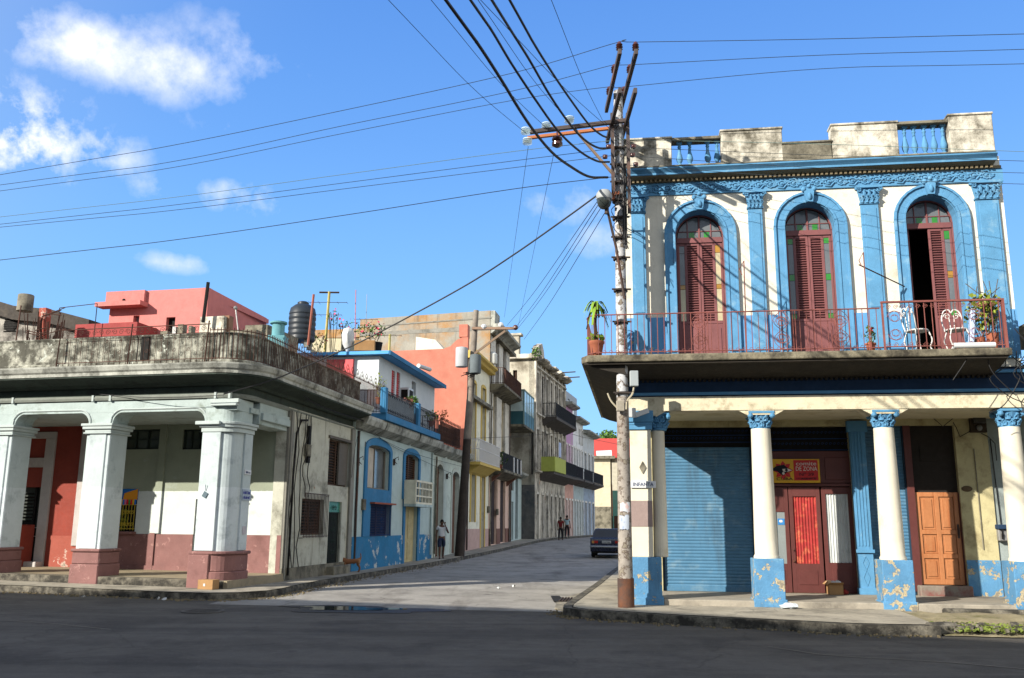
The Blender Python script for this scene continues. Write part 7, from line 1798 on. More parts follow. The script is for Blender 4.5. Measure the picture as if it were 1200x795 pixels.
for k, (a_, c_, lab) in enumerate((((617, 157), (455, 0), 'thin wire from the end of the side arm up to the top edge, leftmost'), ((641, 151), (505, 0), 'thin wire from the middle glass insulator up to the top edge'), ((668, 144), (560, 0), 'thin wire from the inner glass insulator up to the top edge'), ((706, 141), (646, 0), 'steep thin wire reaching the top edge left of the pole'), ((737, 170), (563, 0), 'long thin wire crossing behind the thick cables'))):
    P0, P1 = at(a_[0], a_[1], PYy-.25), at(c_[0], c_[1], PYy-7); m = (P0+P1)/2
    cable([P0, m-Vector((0, 0, .12)), P1], .008, lab, ext1=9, name='thin_wire', m_=MC['line_wire_grey'])

# ---- wooden pole in the side street
wb = ong(538, 652, .15); WD = wb.y
WP = thing('wooden_pole', 'leaning dark wooden utility pole with two transformers in the side street', 'pole', WF, wb.x, WD, wb.z)
wt = at(558, 364, WD)
b = MB(); b.tube([wb-Vector((0, 0, .3)), wb.lerp(wt, .5), wt], .24, 12, .13); b.build('shaft', mat('tarred_wood', rgb(72, 64, 58), var=.3, streak=rgb(40, 36, 34), stamt=.5, bump=.4, band=[(5.5, rgb(150, 140, 128))]), WF, WP, smooth=True)
c0, c1 = at(553, 385, WD-.2), at(606, 385, WD-.2)
b = MB(); b.bar(c0, c1, .12, .12); b.build('crossarm', mat('pinkish_wood_arm', rgb(168, 138, 116), var=.2, bump=.1), WF, WP)
b = MB(); b.bar(at(553, 417, WD-.2), at(592, 388, WD-.2), .1, .1); b.build('arm_brace', mat('tan_brace', (1, 1, 1, 1)), WF, WP)
for (px, py, rr_, hh, mt_) in ((541, 419, .3, .95, mat('white_grey_tank', rgb(190, 194, 196), var=.1)), (557, 427, .28, .9, mat('grey_tank', rgb(110, 120, 124), var=.15))):
    c = at(px, py, WD-.35); b = MB(); b.lathe(c.x, c.y, [(rr_*.95, -hh/2), (rr_, -hh/2+.05), (rr_, hh/2-.05), (rr_*.95, hh/2), (rr_*.3, hh/2+.05)], 18, c.z); b.build('transformer', mt_, WF, WP, smooth=True)
for (px, py) in ((567, 383), (587, 381), (604, 384)):
    c = at(px, py, WD-.2); b = MB(); b.sph(c, .14, 8, 5); b.build('insulator', m_ins if px > 600 else M_plastic, WF, WP)
b = MB()
rr = random.Random(3)
for k in range(5): P = [at(540+rr.uniform(0, 20), 436+rr.uniform(0, 6), WD-.3) for _ in range(4)]; b.tube(P, .02, 4)
b.build('loop_wire', M_wire, WF, WP)
# wires between the two poles
for k, (a_, c_) in enumerate((((703, 232), (594, 382)), ((705, 234), (605, 383)), ((708, 238), (607, 385)), ((711, 246), (614, 398)))):
    P0, P1 = at(a_[0], a_[1], PYy-.1), at(c_[0], c_[1], WD)
    cable([P0, at((a_[0]+c_[0])/2, (a_[1]+c_[1])/2+3, (PYy+WD)/2), P1] if 0 else [P0, P0.lerp(P1, .5)-Vector((0, 0, .15)), P1], .014, ['leftmost of the four wires running down the side street', 'second of the four wires running down the side street', 'third of the four wires running down the side street', 'rightmost of the four wires running down the side street'][k], name='street_wire', group='wires between the concrete and wooden poles', m_=MC['line_wire_grey'])
for k, (a_, c_) in enumerate((((619, 172), (591, 372)), ((649, 180), (607, 384)))):
    P0, P1 = at(a_[0], a_[1], PYy-.2), at(c_[0], c_[1], WD); cable([P0, P1], .009, ['faint near vertical wire from the far end of the side arm', 'faint steep wire from the brown insulator to the wooden pole'][k], name='street_wire', m_=MC['line_wire_grey'])
cable([at(704, 226, PYy-.15), at(660, 258, 19.2), at(600, 300, 20.2), at(540, 338, 21.3), at(440, 392, 22.8), at(380, 420, 23.2), at(320, 445, 23.0), at(262, 462, 22.6)], .022, 'black cable drooping from the lamp pole down to the arcade building', name='drop_cable')
cable([at(262, 463, 22.6), at(200, 466, 23.0), at(140, 464, 23.6), at(0, 452, 25.0)], .015, 'dark wire sagging along the front of the arcade frieze', name='facade_wire', ext1=3)
cable([SL.W(*(lambda q: (q[0], -.35, q[1]))(SL.L(345, 456, -.35))), SL.W(*(lambda q: (q[0], -.3, q[1]))(SL.L(380, 478, -.3))), SL.W(*(lambda q: (q[0], -.3, q[1]))(SL.L(450, 500, -.3))), SL.W(*(lambda q: (q[0], -.3, q[1]))(SL.L(540, 523, -.3)))], .025, 'black cable running along the house fronts under the cornice', name='facade_cable')
for k, pts in enumerate(([(420, 489), (455, 520), (500, 542), (540, 560)], [(385, 492), (430, 506), (480, 530), (545, 548)], [(412, 560), (417, 520), (425, 503), (447, 488), (449, 478)])):
    P = []
    for px, py in pts: s_, z_ = SL.L(px, py, -.14); P.append(SL.W(s_, -.14, z_))
    cable(P, .014, ['thin wire drooping across the light blue wall', 'thin wire drooping from the grey wall to the brown doors', 'black pipe bend rising beside the tall blue window'][k], name='facade_wire')
cable([at(545, 514, 43), at(600, 512, 46), at(660, 508, 48), at(690, 514, 46)], .016, 'wire strung across the side street below the balconies', name='cross_wire', ext1=6)
# ================================================================== PEOPLE
def skin_mesh(name, verts, edges, radii, m_, parent, sub=2):
    me = bpy.data.meshes.new(name); me.from_pydata(verts, edges, []); o = bpy.data.objects.new(name, me); COL.objects.link(o)
    sk = o.modifiers.new('skin', 'SKIN'); sk.use_smooth_shade = True; sk.branch_smoothing = .6
    lay = me.skin_vertices[0] if me.skin_vertices else None
    if lay is None:
        bpy.context.view_layer.objects.active = o; bpy.ops.mesh.customdata_skin_add() if False else None
        me.attributes  # noqa
    for i, r in enumerate(radii): me.skin_vertices[0].data[i].radius = (r, r) if not isinstance(r, tuple) else r
    me.skin_vertices[0].data[0].use_root = True
    ss_ = o.modifiers.new('sub', 'SUBSURF'); ss_.levels = ss_.render_levels = sub
    dg = bpy.context.evaluated_depsgraph_get(); dg.update(); me2 = bpy.data.meshes.new_from_object(o.evaluated_get(dg)); bpy.data.objects.remove(o)
    me2.name = name; me2.materials.clear(); me2.materials.append(m_); me2.polygons.foreach_set('use_smooth', [True]*len(me2.polygons))
    o = bpy.data.objects.new(name, me2); COL.objects.link(o); o.parent = parent; WM[o.name] = WM[parent.name]; return o
m_skin = mat('brown_skin', rgb(104, 70, 52), var=.06, rough=.55, bump=.02); m_hair = mat('black_hair', rgb(24, 20, 18), var=.1, bump=.2)
def person(p, face, label, top_m, bot_m, shorts, arm_up=False, scale=1., stride=.12, sleeves='short'):
    T = thing('person', label, 'person', WF, p.x, p.y, p.z, rz=math.degrees(face)); T.scale = (scale,)*3
    # local: faces -y, height 1.72
    V = [(0, 0, .96), (0, .0, 1.12), (0, .01, 1.28), (0, .01, 1.42), (0, 0, 1.5), (0, -.015, 1.58), (0, -.02, 1.66)]
    Rr = [(.145, .1), (.13, .095), (.155, .105), (.13, .09), .05, .085, .085]
    E = [(0, 1), (1, 2), (2, 3), (3, 4), (4, 5), (5, 6)]
    def chain(start, pts, rs_):
        prev = start
        for q, r in zip(pts, rs_): V.append(q); Rr.append(r); E.append((prev, len(V)-1)); prev = len(V)-1
        return prev
    arms = []
    for sg in (-1, 1):
        if arm_up and sg == 1: pts = [(sg*.17, 0, 1.42), (sg*.25, -.04, 1.24), (sg*.3, -.1, 1.14), (sg*.2, -.16, 1.36), (sg*.12, -.13, 1.52)]
        else: pts = [(sg*.17, 0, 1.42), (sg*.21, .02, 1.27), (sg*.23, .03, 1.12), (sg*.25, -.03, .96), (sg*.255, -.07, .84)]
        h = chain(3, pts, [.055, .048, .04, .033, .024]); arms.append(pts)
        hx = pts[-1]; up_ = arm_up and sg == 1; dz_ = .045 if up_ else -.045
        V.append((hx[0], hx[1]-.008, hx[2]+dz_)); Rr.append((.036, .02)); E.append((h, len(V)-1)); hh = len(V)-1
        for f in range(4): chain(hh, [(hx[0]+(f-1.5)*.018, hx[1]-.015, hx[2]+dz_*1.9), (hx[0]+(f-1.5)*.019, hx[1]-.03, hx[2]+dz_*(2.8+.15*(f in (1, 2))))], [.009, .008])
        chain(h, [(hx[0]-sg*.035, hx[1]-.03, hx[2]+dz_*.8), (hx[0]-sg*.045, hx[1]-.045, hx[2]+dz_*1.5)], [.011, .009])
    legs = []
    for sg in (-1, 1):
        st = stride*sg; pts = [(sg*.09, 0, .88), (sg*.1, -.02+st*.4, .68), (sg*.1, -.03+st*.9, .5), (sg*.1, .0+st*1.2, .3), (sg*.1, .03+st*1.5, .1), (sg*.105, -.02+st*1.5, .04), (sg*.11, -.13+st*1.5, .03)]
        chain(0, pts, [.095, .08, .058, .055, .04, .04, .035]); legs.append(pts)
    body = skin_mesh('body', V, E, Rr, m_skin, T)
    # clothes as slightly larger skins
    V2 = [(0, 0, .93), (0, 0, 1.1), (0, .01, 1.28), (0, .01, 1.42)]; R2 = [(.175, .125), (.155, .115), (.175, .125), (.14, .1)]; E2 = [(0, 1), (1, 2), (2, 3)]
    for pts in arms:
        n0 = len(V2); k = 2 if sleeves == 'short' else 4
        for q, r in zip(pts[:k], (.068, .06, .05, .042)): V2.append(q); R2.append(r)
        E2.append((3, n0)); E2 += [(n0+i, n0+i+1) for i in range(k-1)]
    skin_mesh('shirt', V2, E2, R2, top_m, T)
    V3 = [(0, 0, .98), (0, 0, .9)]; R3 = [(.155, .115), (.16, .12)]; E3 = [(0, 1)]
    for pts in legs:
        n0 = len(V3); k = 3 if shorts else 5
        for q, r in zip(pts[:k], (.11, .1, .09, .075, .065)): V3.append(q); R3.append(r)
        E3.append((1, n0)); E3 += [(n0+i, n0+i+1) for i in range(k-1)]
    skin_mesh('shorts' if shorts else 'trousers', V3, E3, R3, bot_m, T)
    fr = frof(T)
    b = MB(); b.sph((0, -.005, 1.645), .105, 12, 8, (.86, 1, 1.1)); b.v = [v for v in b.v]
    b.v = [(x, max(y, -.055) if z < 1.69 else y, max(z, 1.6)) for x, y, z in b.v]; b.build('hair', m_hair, fr, T, smooth=True)
    b = MB(); b.sph((-.033, -.098, 1.635), .012, 6, 4); b.sph((.033, -.098, 1.635), .012, 6, 4); b.build('eyes', M_black, fr, T)
    b = MB(); b.sph((0, -.11, 1.605), .017, 6, 4, (.8, 1, 1.4)); b.sph((-.09, -.015, 1.62), .022, 6, 4, (.4, 1, 1.4)); b.sph((.09, -.015, 1.62), .022, 6, 4, (.4, 1, 1.4)); b.build('nose_and_ears', m_skin, fr, T)
    b = MB(); b.sph((0, -.1, 1.57), .02, 6, 4, (1.4, .4, .4)); b.build('mouth', mat('lip', rgb(90, 50, 45), bump=0), fr, T)
    for pts in legs: q = pts[-2]; b = MB(); b.sph((q[0], q[1]-.05, .035), .06, 8, 5, (.8, 2., .65)); b.build('shoe', M_black if not shorts else mat('grey_shoe', rgb(90, 80, 75)), fr, T, smooth=True)
    return T
# skin layer creation through bmesh
_old = bpy.data.meshes.new
def _ensure():
    pass
import bmesh
def skin_mesh(name, verts, edges, radii, m_, parent, sub=2):
    bm = bmesh.new(); lay = bm.verts.layers.skin.verify(); vs = [bm.verts.new(v) for v in verts]
    for v, r in zip(vs, radii): v[lay].radius = r if isinstance(r, tuple) else (r, r)
    vs[0][lay].use_root = True
    for a, c in edges: bm.edges.new((vs[a], vs[c]))
    me = bpy.data.meshes.new(name+'_skel'); bm.to_mesh(me); bm.free(); o = bpy.data.objects.new(name+'_skel', me); COL.objects.link(o)
    sk = o.modifiers.new('skin', 'SKIN'); sk.use_smooth_shade = True
    ss_ = o.modifiers.new('sub', 'SUBSURF'); ss_.levels = ss_.render_levels = sub
    dg = bpy.context.evaluated_depsgraph_get(); dg.update(); me2 = bpy.data.meshes.new_from_object(o.evaluated_get(dg)); bpy.data.objects.remove(o); bpy.data.meshes.remove(me)
    me2.name = name; me2.materials.clear(); me2.materials.append(m_); me2.polygons.foreach_set('use_smooth', [True]*len(me2.polygons))
    o = bpy.data.objects.new(name, me2); COL.objects.link(o); o.parent = parent; WM[o.name] = WM[parent.name]; return o
p = ong(517, 655, .15)
person(p, math.radians(12), 'person in a white t-shirt and navy shorts passing the brown doors, one hand raised', mat('white_tshirt', rgb(232, 234, 238), var=.05, bump=.1), mat('navy_shorts', rgb(38, 50, 78), var=.1, bump=.1), True, arm_up=True, scale=.98)
p = ong(657, 632.5, 0); p = at(657, 632.5, 70.5); p.z = gz(p.x, p.y)
person(p, math.radians(165), 'person in a dark red top walking away down the middle of the side street', mat('dark_red_top', rgb(128, 30, 38), var=.1), mat('black_trousers', rgb(34, 34, 42), var=.1), False, scale=1.0)
p = at(664.5, 628, 75); p.z = gz(p.x, p.y)+.1
m_str = mat('striped_shirt', rgb(120, 190, 205), var=.05, bump=0); nt = m_str.node_tree; N = nt.nodes
wv = N.new('ShaderNodeTexWave'); wv.bands_direction = 'Z'; wv.inputs['Scale'].default_value = 4; tcc = N.new('ShaderNodeTexCoord'); nt.links.new(tcc.outputs['Object'], wv.inputs['Vector'])
mxx = N.new('ShaderNodeMix'); mxx.data_type = 'RGBA'; nt.links.new(wv.outputs['Fac'], mxx.inputs['Factor']); mxx.inputs['A'].default_value = rgb(90, 170, 195); mxx.inputs['B'].default_value = rgb(225, 232, 230); nt.links.new(mxx.outputs['Result'], N['Principled BSDF'].inputs['Base Color'])
person(p, math.radians(170), 'person in a pale blue striped shirt on the pavement beside the one in red', m_str, MC['black_trousers'], False, scale=1.02)

# dog
dpos = ong(402, 671, .15); dpos.x = dpos.x+.28
DG = thing('dog', 'small ginger dog standing on the pavement by the grey wall with its tail up', 'dog', WF, dpos.x, dpos.y, dpos.z, rz=-70)
V = [(0, .0, .36), (0, -.14, .35), (0, -.26, .37), (0, -.33, .45), (0, -.4, .5), (0, -.5, .47), (0, .14, .37), (0, .24, .38), (0, .3, .5), (0, .27, .62)]
Rr = [.085, .095, .085, .055, .06, .028, .075, .06, .02, .014]; E = [(0, 1), (1, 2), (2, 3), (3, 4), (4, 5), (0, 6), (6, 7), (7, 8), (8, 9)]
for sg in (-1, 1):
    n = len(V); V += [(sg*.06, -.24, .26), (sg*.06, -.22, .14), (sg*.06, -.24, .03), (sg*.06, -.27, .02)]; Rr += [.038, .022, .018, .02]; E += [(2, n), (n, n+1), (n+1, n+2), (n+2, n+3)]
    n = len(V); V += [(sg*.06, .19, .27), (sg*.06, .27, .15), (sg*.06, .24, .03), (sg*.06, .2, .02)]; Rr += [.048, .022, .018, .02]; E += [(7, n), (n, n+1), (n+1, n+2), (n+2, n+3)]
m_dog = mat('ginger_fur', rgb(146, 98, 66), var=.2, bump=.3, stain=rgb(220, 190, 150), samt=.25)
skin_mesh('body', V, E, Rr, m_dog, DG); fr = frof(DG)
b = MB()
for sg in (-1, 1): b.prism([(sg*.05-.025, .53), (sg*.05+.025, .53), (sg*.06, .61)], -.39, -.37)
b.build('ear', m_dog, fr, DG)
b = MB(); b.sph((0, -.53, .475), .016); b.sph((.035, -.45, .52), .009); b.sph((-.035, -.45, .52), .009); b.build('nose_and_eyes', M_black, fr, DG)

# ================================================================== CAR
cp = ong(708, 656, 0); cy = 45.6
CARM = FR(4.72, cy, -8.5, gz(4.7, cy+1.5)+.0)
CAR = thing('parked_car', 'dark blue boxy old saloon car parked facing away behind the concrete pole', 'car', CARM, 0, 0, 0)
m_car = mat('dark_blue_car_paint', rgb(30, 38, 64), rough=.25, var=.05, bump=0, spec=.6); m_chr = mat('chrome', rgb(200, 205, 212), rough=.15, metal=.9, var=.05, bump=0)
# x across (rear face at y=0), y forward
prof = [(0.0, .42), (-.02, .5), (-.03, .8), (.0, .92), (.06, .95), (.85, .97), (3.0, .95), (3.95, .86), (4.05, .8), (4.08, .45), (4.0, .3), (.05, .3)]
b = MB(); vs = []; n = len(prof)
xsx = [(-.805, .985), (-.78, 1.0), (.78, 1.0), (.805, .985)]
rings = [(-.77, .0), (-.805, .04), (.805, .04), (.77, .0)]
for x, inset in rings:
    cxm, czm = 2.02, .63
    for y, z in prof: vs.append((x, y+(cxm-y)*(.02 if inset == 0 else 0), z+(czm-z)*(.05 if inset == 0 else 0)))
fs = [(i*n+j, i*n+(j+1) % n, (i+1)*n+(j+1) % n, (i+1)*n+j) for i in range(3) for j in range(n)]+[tuple(range(n-1, -1, -1)), tuple(range(3*n, 4*n))]
b.add(vs, fs); body = b.build('body', m_car, CARM, CAR, bevel=.02, seg=2); fixnormals(body)
def loft(b, A_, B_):
    n = len(A_); b.add(A_+B_, [tuple(range(n-1, -1, -1)), tuple(range(n, 2*n))]+[(i, (i+1) % n, n+(i+1) % n, n+i) for i in range(n)])
b = MB(); loft(b, [(-.74, .55, .95), (.74, .55, .95), (.74, 2.95, .95), (-.74, 2.95, .95)], [(-.6, .95, 1.4), (.6, .95, 1.4), (.6, 2.35, 1.4), (-.6, 2.35, 1.4)]); b.build('roof', m_car, CARM, CAR, bevel=.04, seg=2)
m_cg = glass_mat('dark_car_glass', rgb(28, 34, 42))
def quadp(b, pts, off): 
    a, c, d = Vector(pts[0]), Vector(pts[1]), Vector(pts[2]); n_ = (c-a).cross(d-a).normalized()*off; b.add([Vector(p)+n_ for p in pts]+[Vector(p)-n_*.5 for p in pts], [(0, 1, 2, 3), (7, 6, 5, 4), (0, 4, 5, 1), (1, 5, 6, 2), (2, 6, 7, 3), (3, 7, 4, 0)])
b = MB(); quadp(b, [(-.64, .61, 1.0), (.64, .61, 1.0), (.54, .9, 1.34), (-.54, .9, 1.34)], .012); b.build('rear_window', m_cg, CARM, CAR)
b = MB(); quadp(b, [(.64, 2.89, 1.0), (-.64, 2.89, 1.0), (-.54, 2.42, 1.34), (.54, 2.42, 1.34)], .012); b.build('windscreen', m_cg, CARM, CAR)
for sg in (-1, 1):
    for y0, y1, t0, t1 in ((.75, 1.55, 1.02, 1.55), (1.65, 2.72, 1.65, 2.3)):
        P_ = [(sg*.725, y0, 1.0), (sg*.725, y1, 1.0), (sg*.625, t1, 1.33), (sg*.625, t0, 1.33)]
        if sg > 0: pass
        b = MB(); quadp(b, P_ if sg < 0 else P_, .014*(-1 if sg < 0 else 1)); o = b.build('side_window', m_cg, CARM, CAR); fixnormals(o)
b = MB(); b.box(-.8, .8, -.11, -.03, .5, .58); b.box(-.82, -.72, -.11, .3, .5, .58); b.box(.72, .82, -.11, .3, .5, .58); b.build('bumper', m_chr, CARM, CAR, bevel=.015)
m_tl = mat('red_tail_light', rgb(190, 40, 30), rough=.2, bump=0); m_ol = mat('amber_tail_light', rgb(220, 160, 90), rough=.2, bump=0)
for sg in (-1, 1):
    b = MB(); b.box(sg*.42, sg*.6, -.05, -.02, .7, .82); t_ = b.build('tail_light', m_tl, CARM, CAR, bevel=.005)
    b = MB(); b.box(sg*.605, sg*.72, -.05, -.02, .7, .82); b.build('indicator', m_ol, CARM, t_)
b = MB(); b.box(-.22, .22, -.05, -.025, .7, .82); pl_ = b.build('number_plate', mat('plate_white', rgb(210, 212, 210), bump=0), CARM, CAR)
faded_marks(m_sbk, CARM, 0, -.053, .76, pl_, .38, .07, 8)
b = MB(); b.box(-.75, .75, -.045, -.03, .86, .875); b.build('trim_strip', m_chr, CARM, CAR)
b = MB(); b.tube([(.45, -.05, .28), (.45, .4, .28)], .03, 8); b.build('exhaust', M_steel, CARM, CAR)
for y in (.75, 3.2):
    for sg in (-1, 1):
        b = MB(); x0 = sg*.62; prof_ = [(.12, 0), (.26, .0), (.29, .03), (.29, .14), (.26, .17), (.12, .17)]
        vs = []; nn = 20
        for r, h in prof_:
            for k in range(nn): a = 6.2832*k/nn; vs.append((x0+sg*h, y+r*math.cos(a), .29+r*math.sin(a)))
        fs = [(i*nn+k, i*nn+(k+1) % nn, (i+1)*nn+(k+1) % nn, (i+1)*nn+k) for i in range(len(prof_)-1) for k in range(nn)]
        b.add(vs, fs); wh = b.build('wheel', mat('tyre', rgb(34, 33, 32), var=.1), CARM, CAR, smooth=True); fixnormals(wh)
        b = MB(); vs = [(x0+sg*(.15), y, .29)]+[(x0+sg*.155, y+.15*math.cos(6.2832*k/nn), .29+.15*math.sin(6.2832*k/nn)) for k in range(nn)]; b.add(vs, [(0, 1+k, 1+(k+1) % nn) for k in range(nn)]); b.build('hubcap', m_chr, CARM, wh)
# wheel arches (dark)
b = MB(); b.box(-.74, .74, .1, 3.9, .22, .34); b.build('underbody', M_black, CARM, CAR)

# ================================================================== BALCONY THINGS
BZ = 5.19
s_, _ = RF.L(699, 400, -.75)
t = thing('potted_palm', 'small palm like plant in a terracotta pot at the left end of the balcony', 'plant', RF, s_, -.75, BZ)
b = MB(); b.lathe(s_, -.75, [(.1, 0), (.11, .05), (.15, .26), (.165, .28), (.165, .33), (.13, .33), (.12, .3)], 14, BZ); b.build('pot', M_terra, RF, t, smooth=True)
ztp = RF.Z(700, 350, -.75)
b = MB(); b.tube(catmull([(s_, -.75, BZ+.3), (s_-.03, -.75, BZ+.8), (s_+.0, -.75, ztp-.1)], 5), .045, 7, .03); b.build('stem', mat('brown_stem', rgb(110, 78, 60), var=.3, bump=.5), RF, t)
b = MB(); rr = random.Random(9)
for k in range(26):
    a = rr.uniform(0, 6.28); L_ = rr.uniform(.18, .34); P0 = Vector((s_, -.75, ztp-.08-rr.random()*.15)); up_ = rr.uniform(.0, .2)
    for j in range(5):
        t0 = j/5; q = lambda t: P0+Vector((math.cos(a)*L_*t, math.sin(a)*L_*t, up_*t*2-.5*t*t))
        A_, B_ = q(t0), q(t0+.2); w_ = .035*(1-abs(t0-.4)); sd = Vector((-math.sin(a), math.cos(a), 0))*w_
        b.add([A_-sd, A_+sd, B_+sd, B_-sd], [(0, 1, 2, 3)])
foliage(b, (s_, -.75, BZ+.42), (.2, .15, .1), 40, .1); 
b.build('leaves', mat('bright_leaf', rgb(130, 165, 55), var=.3, bump=0), RF, t)
def flowerpot(px, py, label, y=-.75, h=.35, n=60, pr=.1, m_=M_leaf, extra=None):
    s_ = RF.S(px, py, y); t = potplant(RF, s_, y, BZ, label, h, n, lm=m_, pr=pr, leaf=.07, spread=.12)
    if extra: b = MB(); foliage(b, (s_, y, BZ+pr*1.7+h*.8), (.08, .08, .08), 14, .06); b.build('flowers', extra, RF, t)
flowerpot(1020, 400, 'small terracotta pot with red and white flowers under the balcony rail', extra=mat('red_flower', rgb(200, 50, 50), bump=0))
t = None
s_ = RF.S(1156, 400, -.6)
t = thing('potted_plant', 'large tangled plant with yellow green leaves in pots at the right end of the balcony', 'plant', RF, s_, -.6, BZ)
for dx, hh in ((-.14, .24), (.12, .32)): b = MB(); b.lathe(s_+dx, -.6, [(.08, 0), (.12, hh), (.13, hh+.03), (.1, hh+.03)], 12, BZ); b.build('pot', M_terra, RF, t, smooth=True)
b = MB(); rr = random.Random(2)
for k in range(12): P = catmull([(s_+rr.uniform(-.1, .1), -.6, BZ+.3), (s_+rr.uniform(-.25, .25), -.6+rr.uniform(-.1, .1), BZ+.8), (s_+rr.uniform(-.35, .35), -.6, BZ+rr.uniform(.9, 1.5))], 4); b.tube(P, .008, 4)
b.build('stems', M_wood, RF, t)
b = MB(); foliage(b, (s_-.05, -.62, BZ+.8), (.38, .2, .4), 150, .11); foliage(b, (s_+.15, -.6, BZ+1.0), (.25, .15, .25), 60, .1); b.build('leaves', M_leafY, RF, t)
b = MB(); b.obox((s_-.28, -.7, BZ+.5), (.1, .12, .7), Matrix.Rotation(.12, 3, 'Y')); tag(b.build('blue_bundle', mat('pale_blue_cloth', (1, 1, 1, 1)), RF, bevel=.02), 'pale blue rolled cloth leaning among the balcony plants', 'cloth')
b = MB(); a = RF.S(1119, 403, ARM-.02); c = RF.S(1168, 403, ARM-.02); b.tube([(a, -.88, BZ+.07), (c, -.88, BZ+.07)], .06, 10); tag(b.build('white_roll', M_plastic, RF, smooth=True), 'long white roll lying on the right end of the balcony edge', 'roll')
def iron_chair(px, rz, label, zoff=0):
    s_ = RF.S(px, 400, -.55); t = thing('iron_chair', label, 'chair', RF, s_, -.55, BZ, rz=rz, group='white iron chairs on the balcony'); fr = frof(t)
    b = MB(); pts = [(.2*math.cos(6.2832*k/16), .2*math.sin(6.2832*k/16), .45) for k in range(17)]; b.tube(pts, .014, 5)
    for k in range(5): x = -.15+.075*k; yy_ = math.sqrt(max(0, .04-x*x)); b.tube([(x, -yy_, .45), (x, yy_, .45)], .008, 4)
    b.prismz([(p[0]*.95, p[1]*.95) for p in pts[:-1]], .447, .453)
    b.build('seat', M_whiteI, fr, t)
    for sx, sy in ((-1, -1), (1, -1), (1, 1), (-1, 1)):
        b = MB(); b.tube(catmull([(sx*.14, sy*.14, .45), (sx*.19, sy*.18, .25), (sx*.15, sy*.16, .1), (sx*.2, sy*.2, 0)], 4), .013, 5); b.build('leg', M_whiteI, fr, t)
    b = MB(); b.tube(catmull([(-.17, .15, .45), (-.2, .2, .7), (-.15, .22, .88), (-.05, .22, .92), (0, .22, .86), (.05, .22, .92), (.15, .22, .88), (.2, .2, .7), (.17, .15, .45)], 4), .014, 5)
    for sg in (-1, 1): spiral(b, sg*.09, .21, .78, .07, sg=sg, th=.01); b.tube([(sg*.03, .2, .45), (sg*.05, .21, .74)], .01, 4)
    b.build('backrest', M_whiteI, fr, t); return t
iron_chair(1076, 110, 'white scrolled iron chair turned sideways before the open balcony door')
iron_chair(1122, 0, 'white scrolled iron chair facing outwards before the closed maroon leaf')
# wires dangling at the right end of the slab
t = thing('dangling_wires', 'loose tangled wires hanging below the right end of the balcony', 'cables', RF, 7.5, -.6, 4.6)
rr = random.Random(31)
for k in range(9):
    P = [(7.3+rr.uniform(-.2, .9), -.7+rr.uniform(-.2, .3), 5.9-k*.1)]
    for j in range(4): q = P[-1]; P.append((q[0]+rr.uniform(-.4, .4), q[1], q[2]-rr.uniform(.1, .5)))
    b = MB(); b.tube(catmull(P, 5), .01, 4); b.build('wire', M_wire, RF, t)
# ================================================================== SMALL GROUND THINGS
def carton(fr, x0, x1, y0, y1, z0, z1, label, lid=False, m_=None):
    t = thing('cardboard_box', label, 'box', fr, (x0+x1)/2, (y0+y1)/2, z0)
    m_ = m_ or mat('cardboard', rgb(190, 148, 100), var=.12, bump=.1, rough=.9); w = .008
    b = MB(); b.box(x0, x1, y0, y0+w, z0, z1); b.box(x0, x1, y1-w, y1, z0, z1); b.box(x0, x0+w, y0, y1, z0, z1); b.box(x1-w, x1, y0, y1, z0, z1); b.box(x0, x1, y0, y1, z0, z0+w)
    b.build('carton', m_, fr, t)
    b = MB()
    if lid: b.box(x0, x1, y0, y1, z1, z1+w)
    else: b.obox(((x0+x1)/2, y0-.04, z1+.02), ((x1-x0), .1, w), Matrix.Rotation(-.5, 3, 'X')); b.obox((x0-.04, (y0+y1)/2, z1+.03), (.1, (y1-y0), w), Matrix.Rotation(-.7, 3, 'Y'))
    b.build('flap', m_, fr, t); return t
s_, z_ = LF.L(234, 690, -.35); s2, z2 = LF.L(252, 681, -.35)
gzz = .155
t = carton(LF, s_, s2, -.45, -.15, gzz, gzz+.22, 'closed cardboard box on the pavement against the corner pillar base', True)
b = MB(); b.box((s_+s2)/2-.05, (s_+s2)/2+.0, -.456, -.45, gzz+.08, gzz+.14); b.build('label', M_plastic, LF, t)
s_ = RF.S(970, 690, D-.2); s2 = RF.S(984, 690, D-.2)
t = carton(RF, s_, s2+.05, D-.35, D-.05, zfl, zfl+.22, 'open cardboard box stuffed with rubbish by the maroon shop door')
for i, (cc, dx) in enumerate(((rgb(225, 225, 228), .12), (rgb(235, 200, 160), .03), (rgb(230, 232, 235), .2), (rgb(160, 50, 45), .36))):
    b = MB(); b.sph((s_+dx, D-.2, zfl+.24 if i < 3 else zfl+.05), .07, 7, 5, (1.2, .9, .8)); b.v = [(x+rnd.uniform(-.015, .015), y+rnd.uniform(-.015, .015), z+rnd.uniform(-.02, .02)) for x, y, z in b.v]
    tag(b.build('crumpled_rubbish', mat('rubbish%d' % i, cc, bump=.3), RF), ['crumpled white paper in the middle of the open box', 'crumpled tan paper at the left of the open box', 'crumpled white plastic at the right of the open box', 'crumpled red wrapper on the floor right of the open box'][i], 'rubbish')
p = ong(940, 737, 0); b = MB(); b.sph((p.x, p.y, .07), .075, 9, 6, (1, .9, .95)); b.v = [(x+rnd.uniform(-.01, .01), y, z+rnd.uniform(-.01, .01)) for x, y, z in b.v]; tag(b.build('stone', mat('tan_stone', rgb(185, 140, 85), var=.2, bump=.4), WF, smooth=True), 'round tan stone lying on the road beside the right kerb', 'stone')
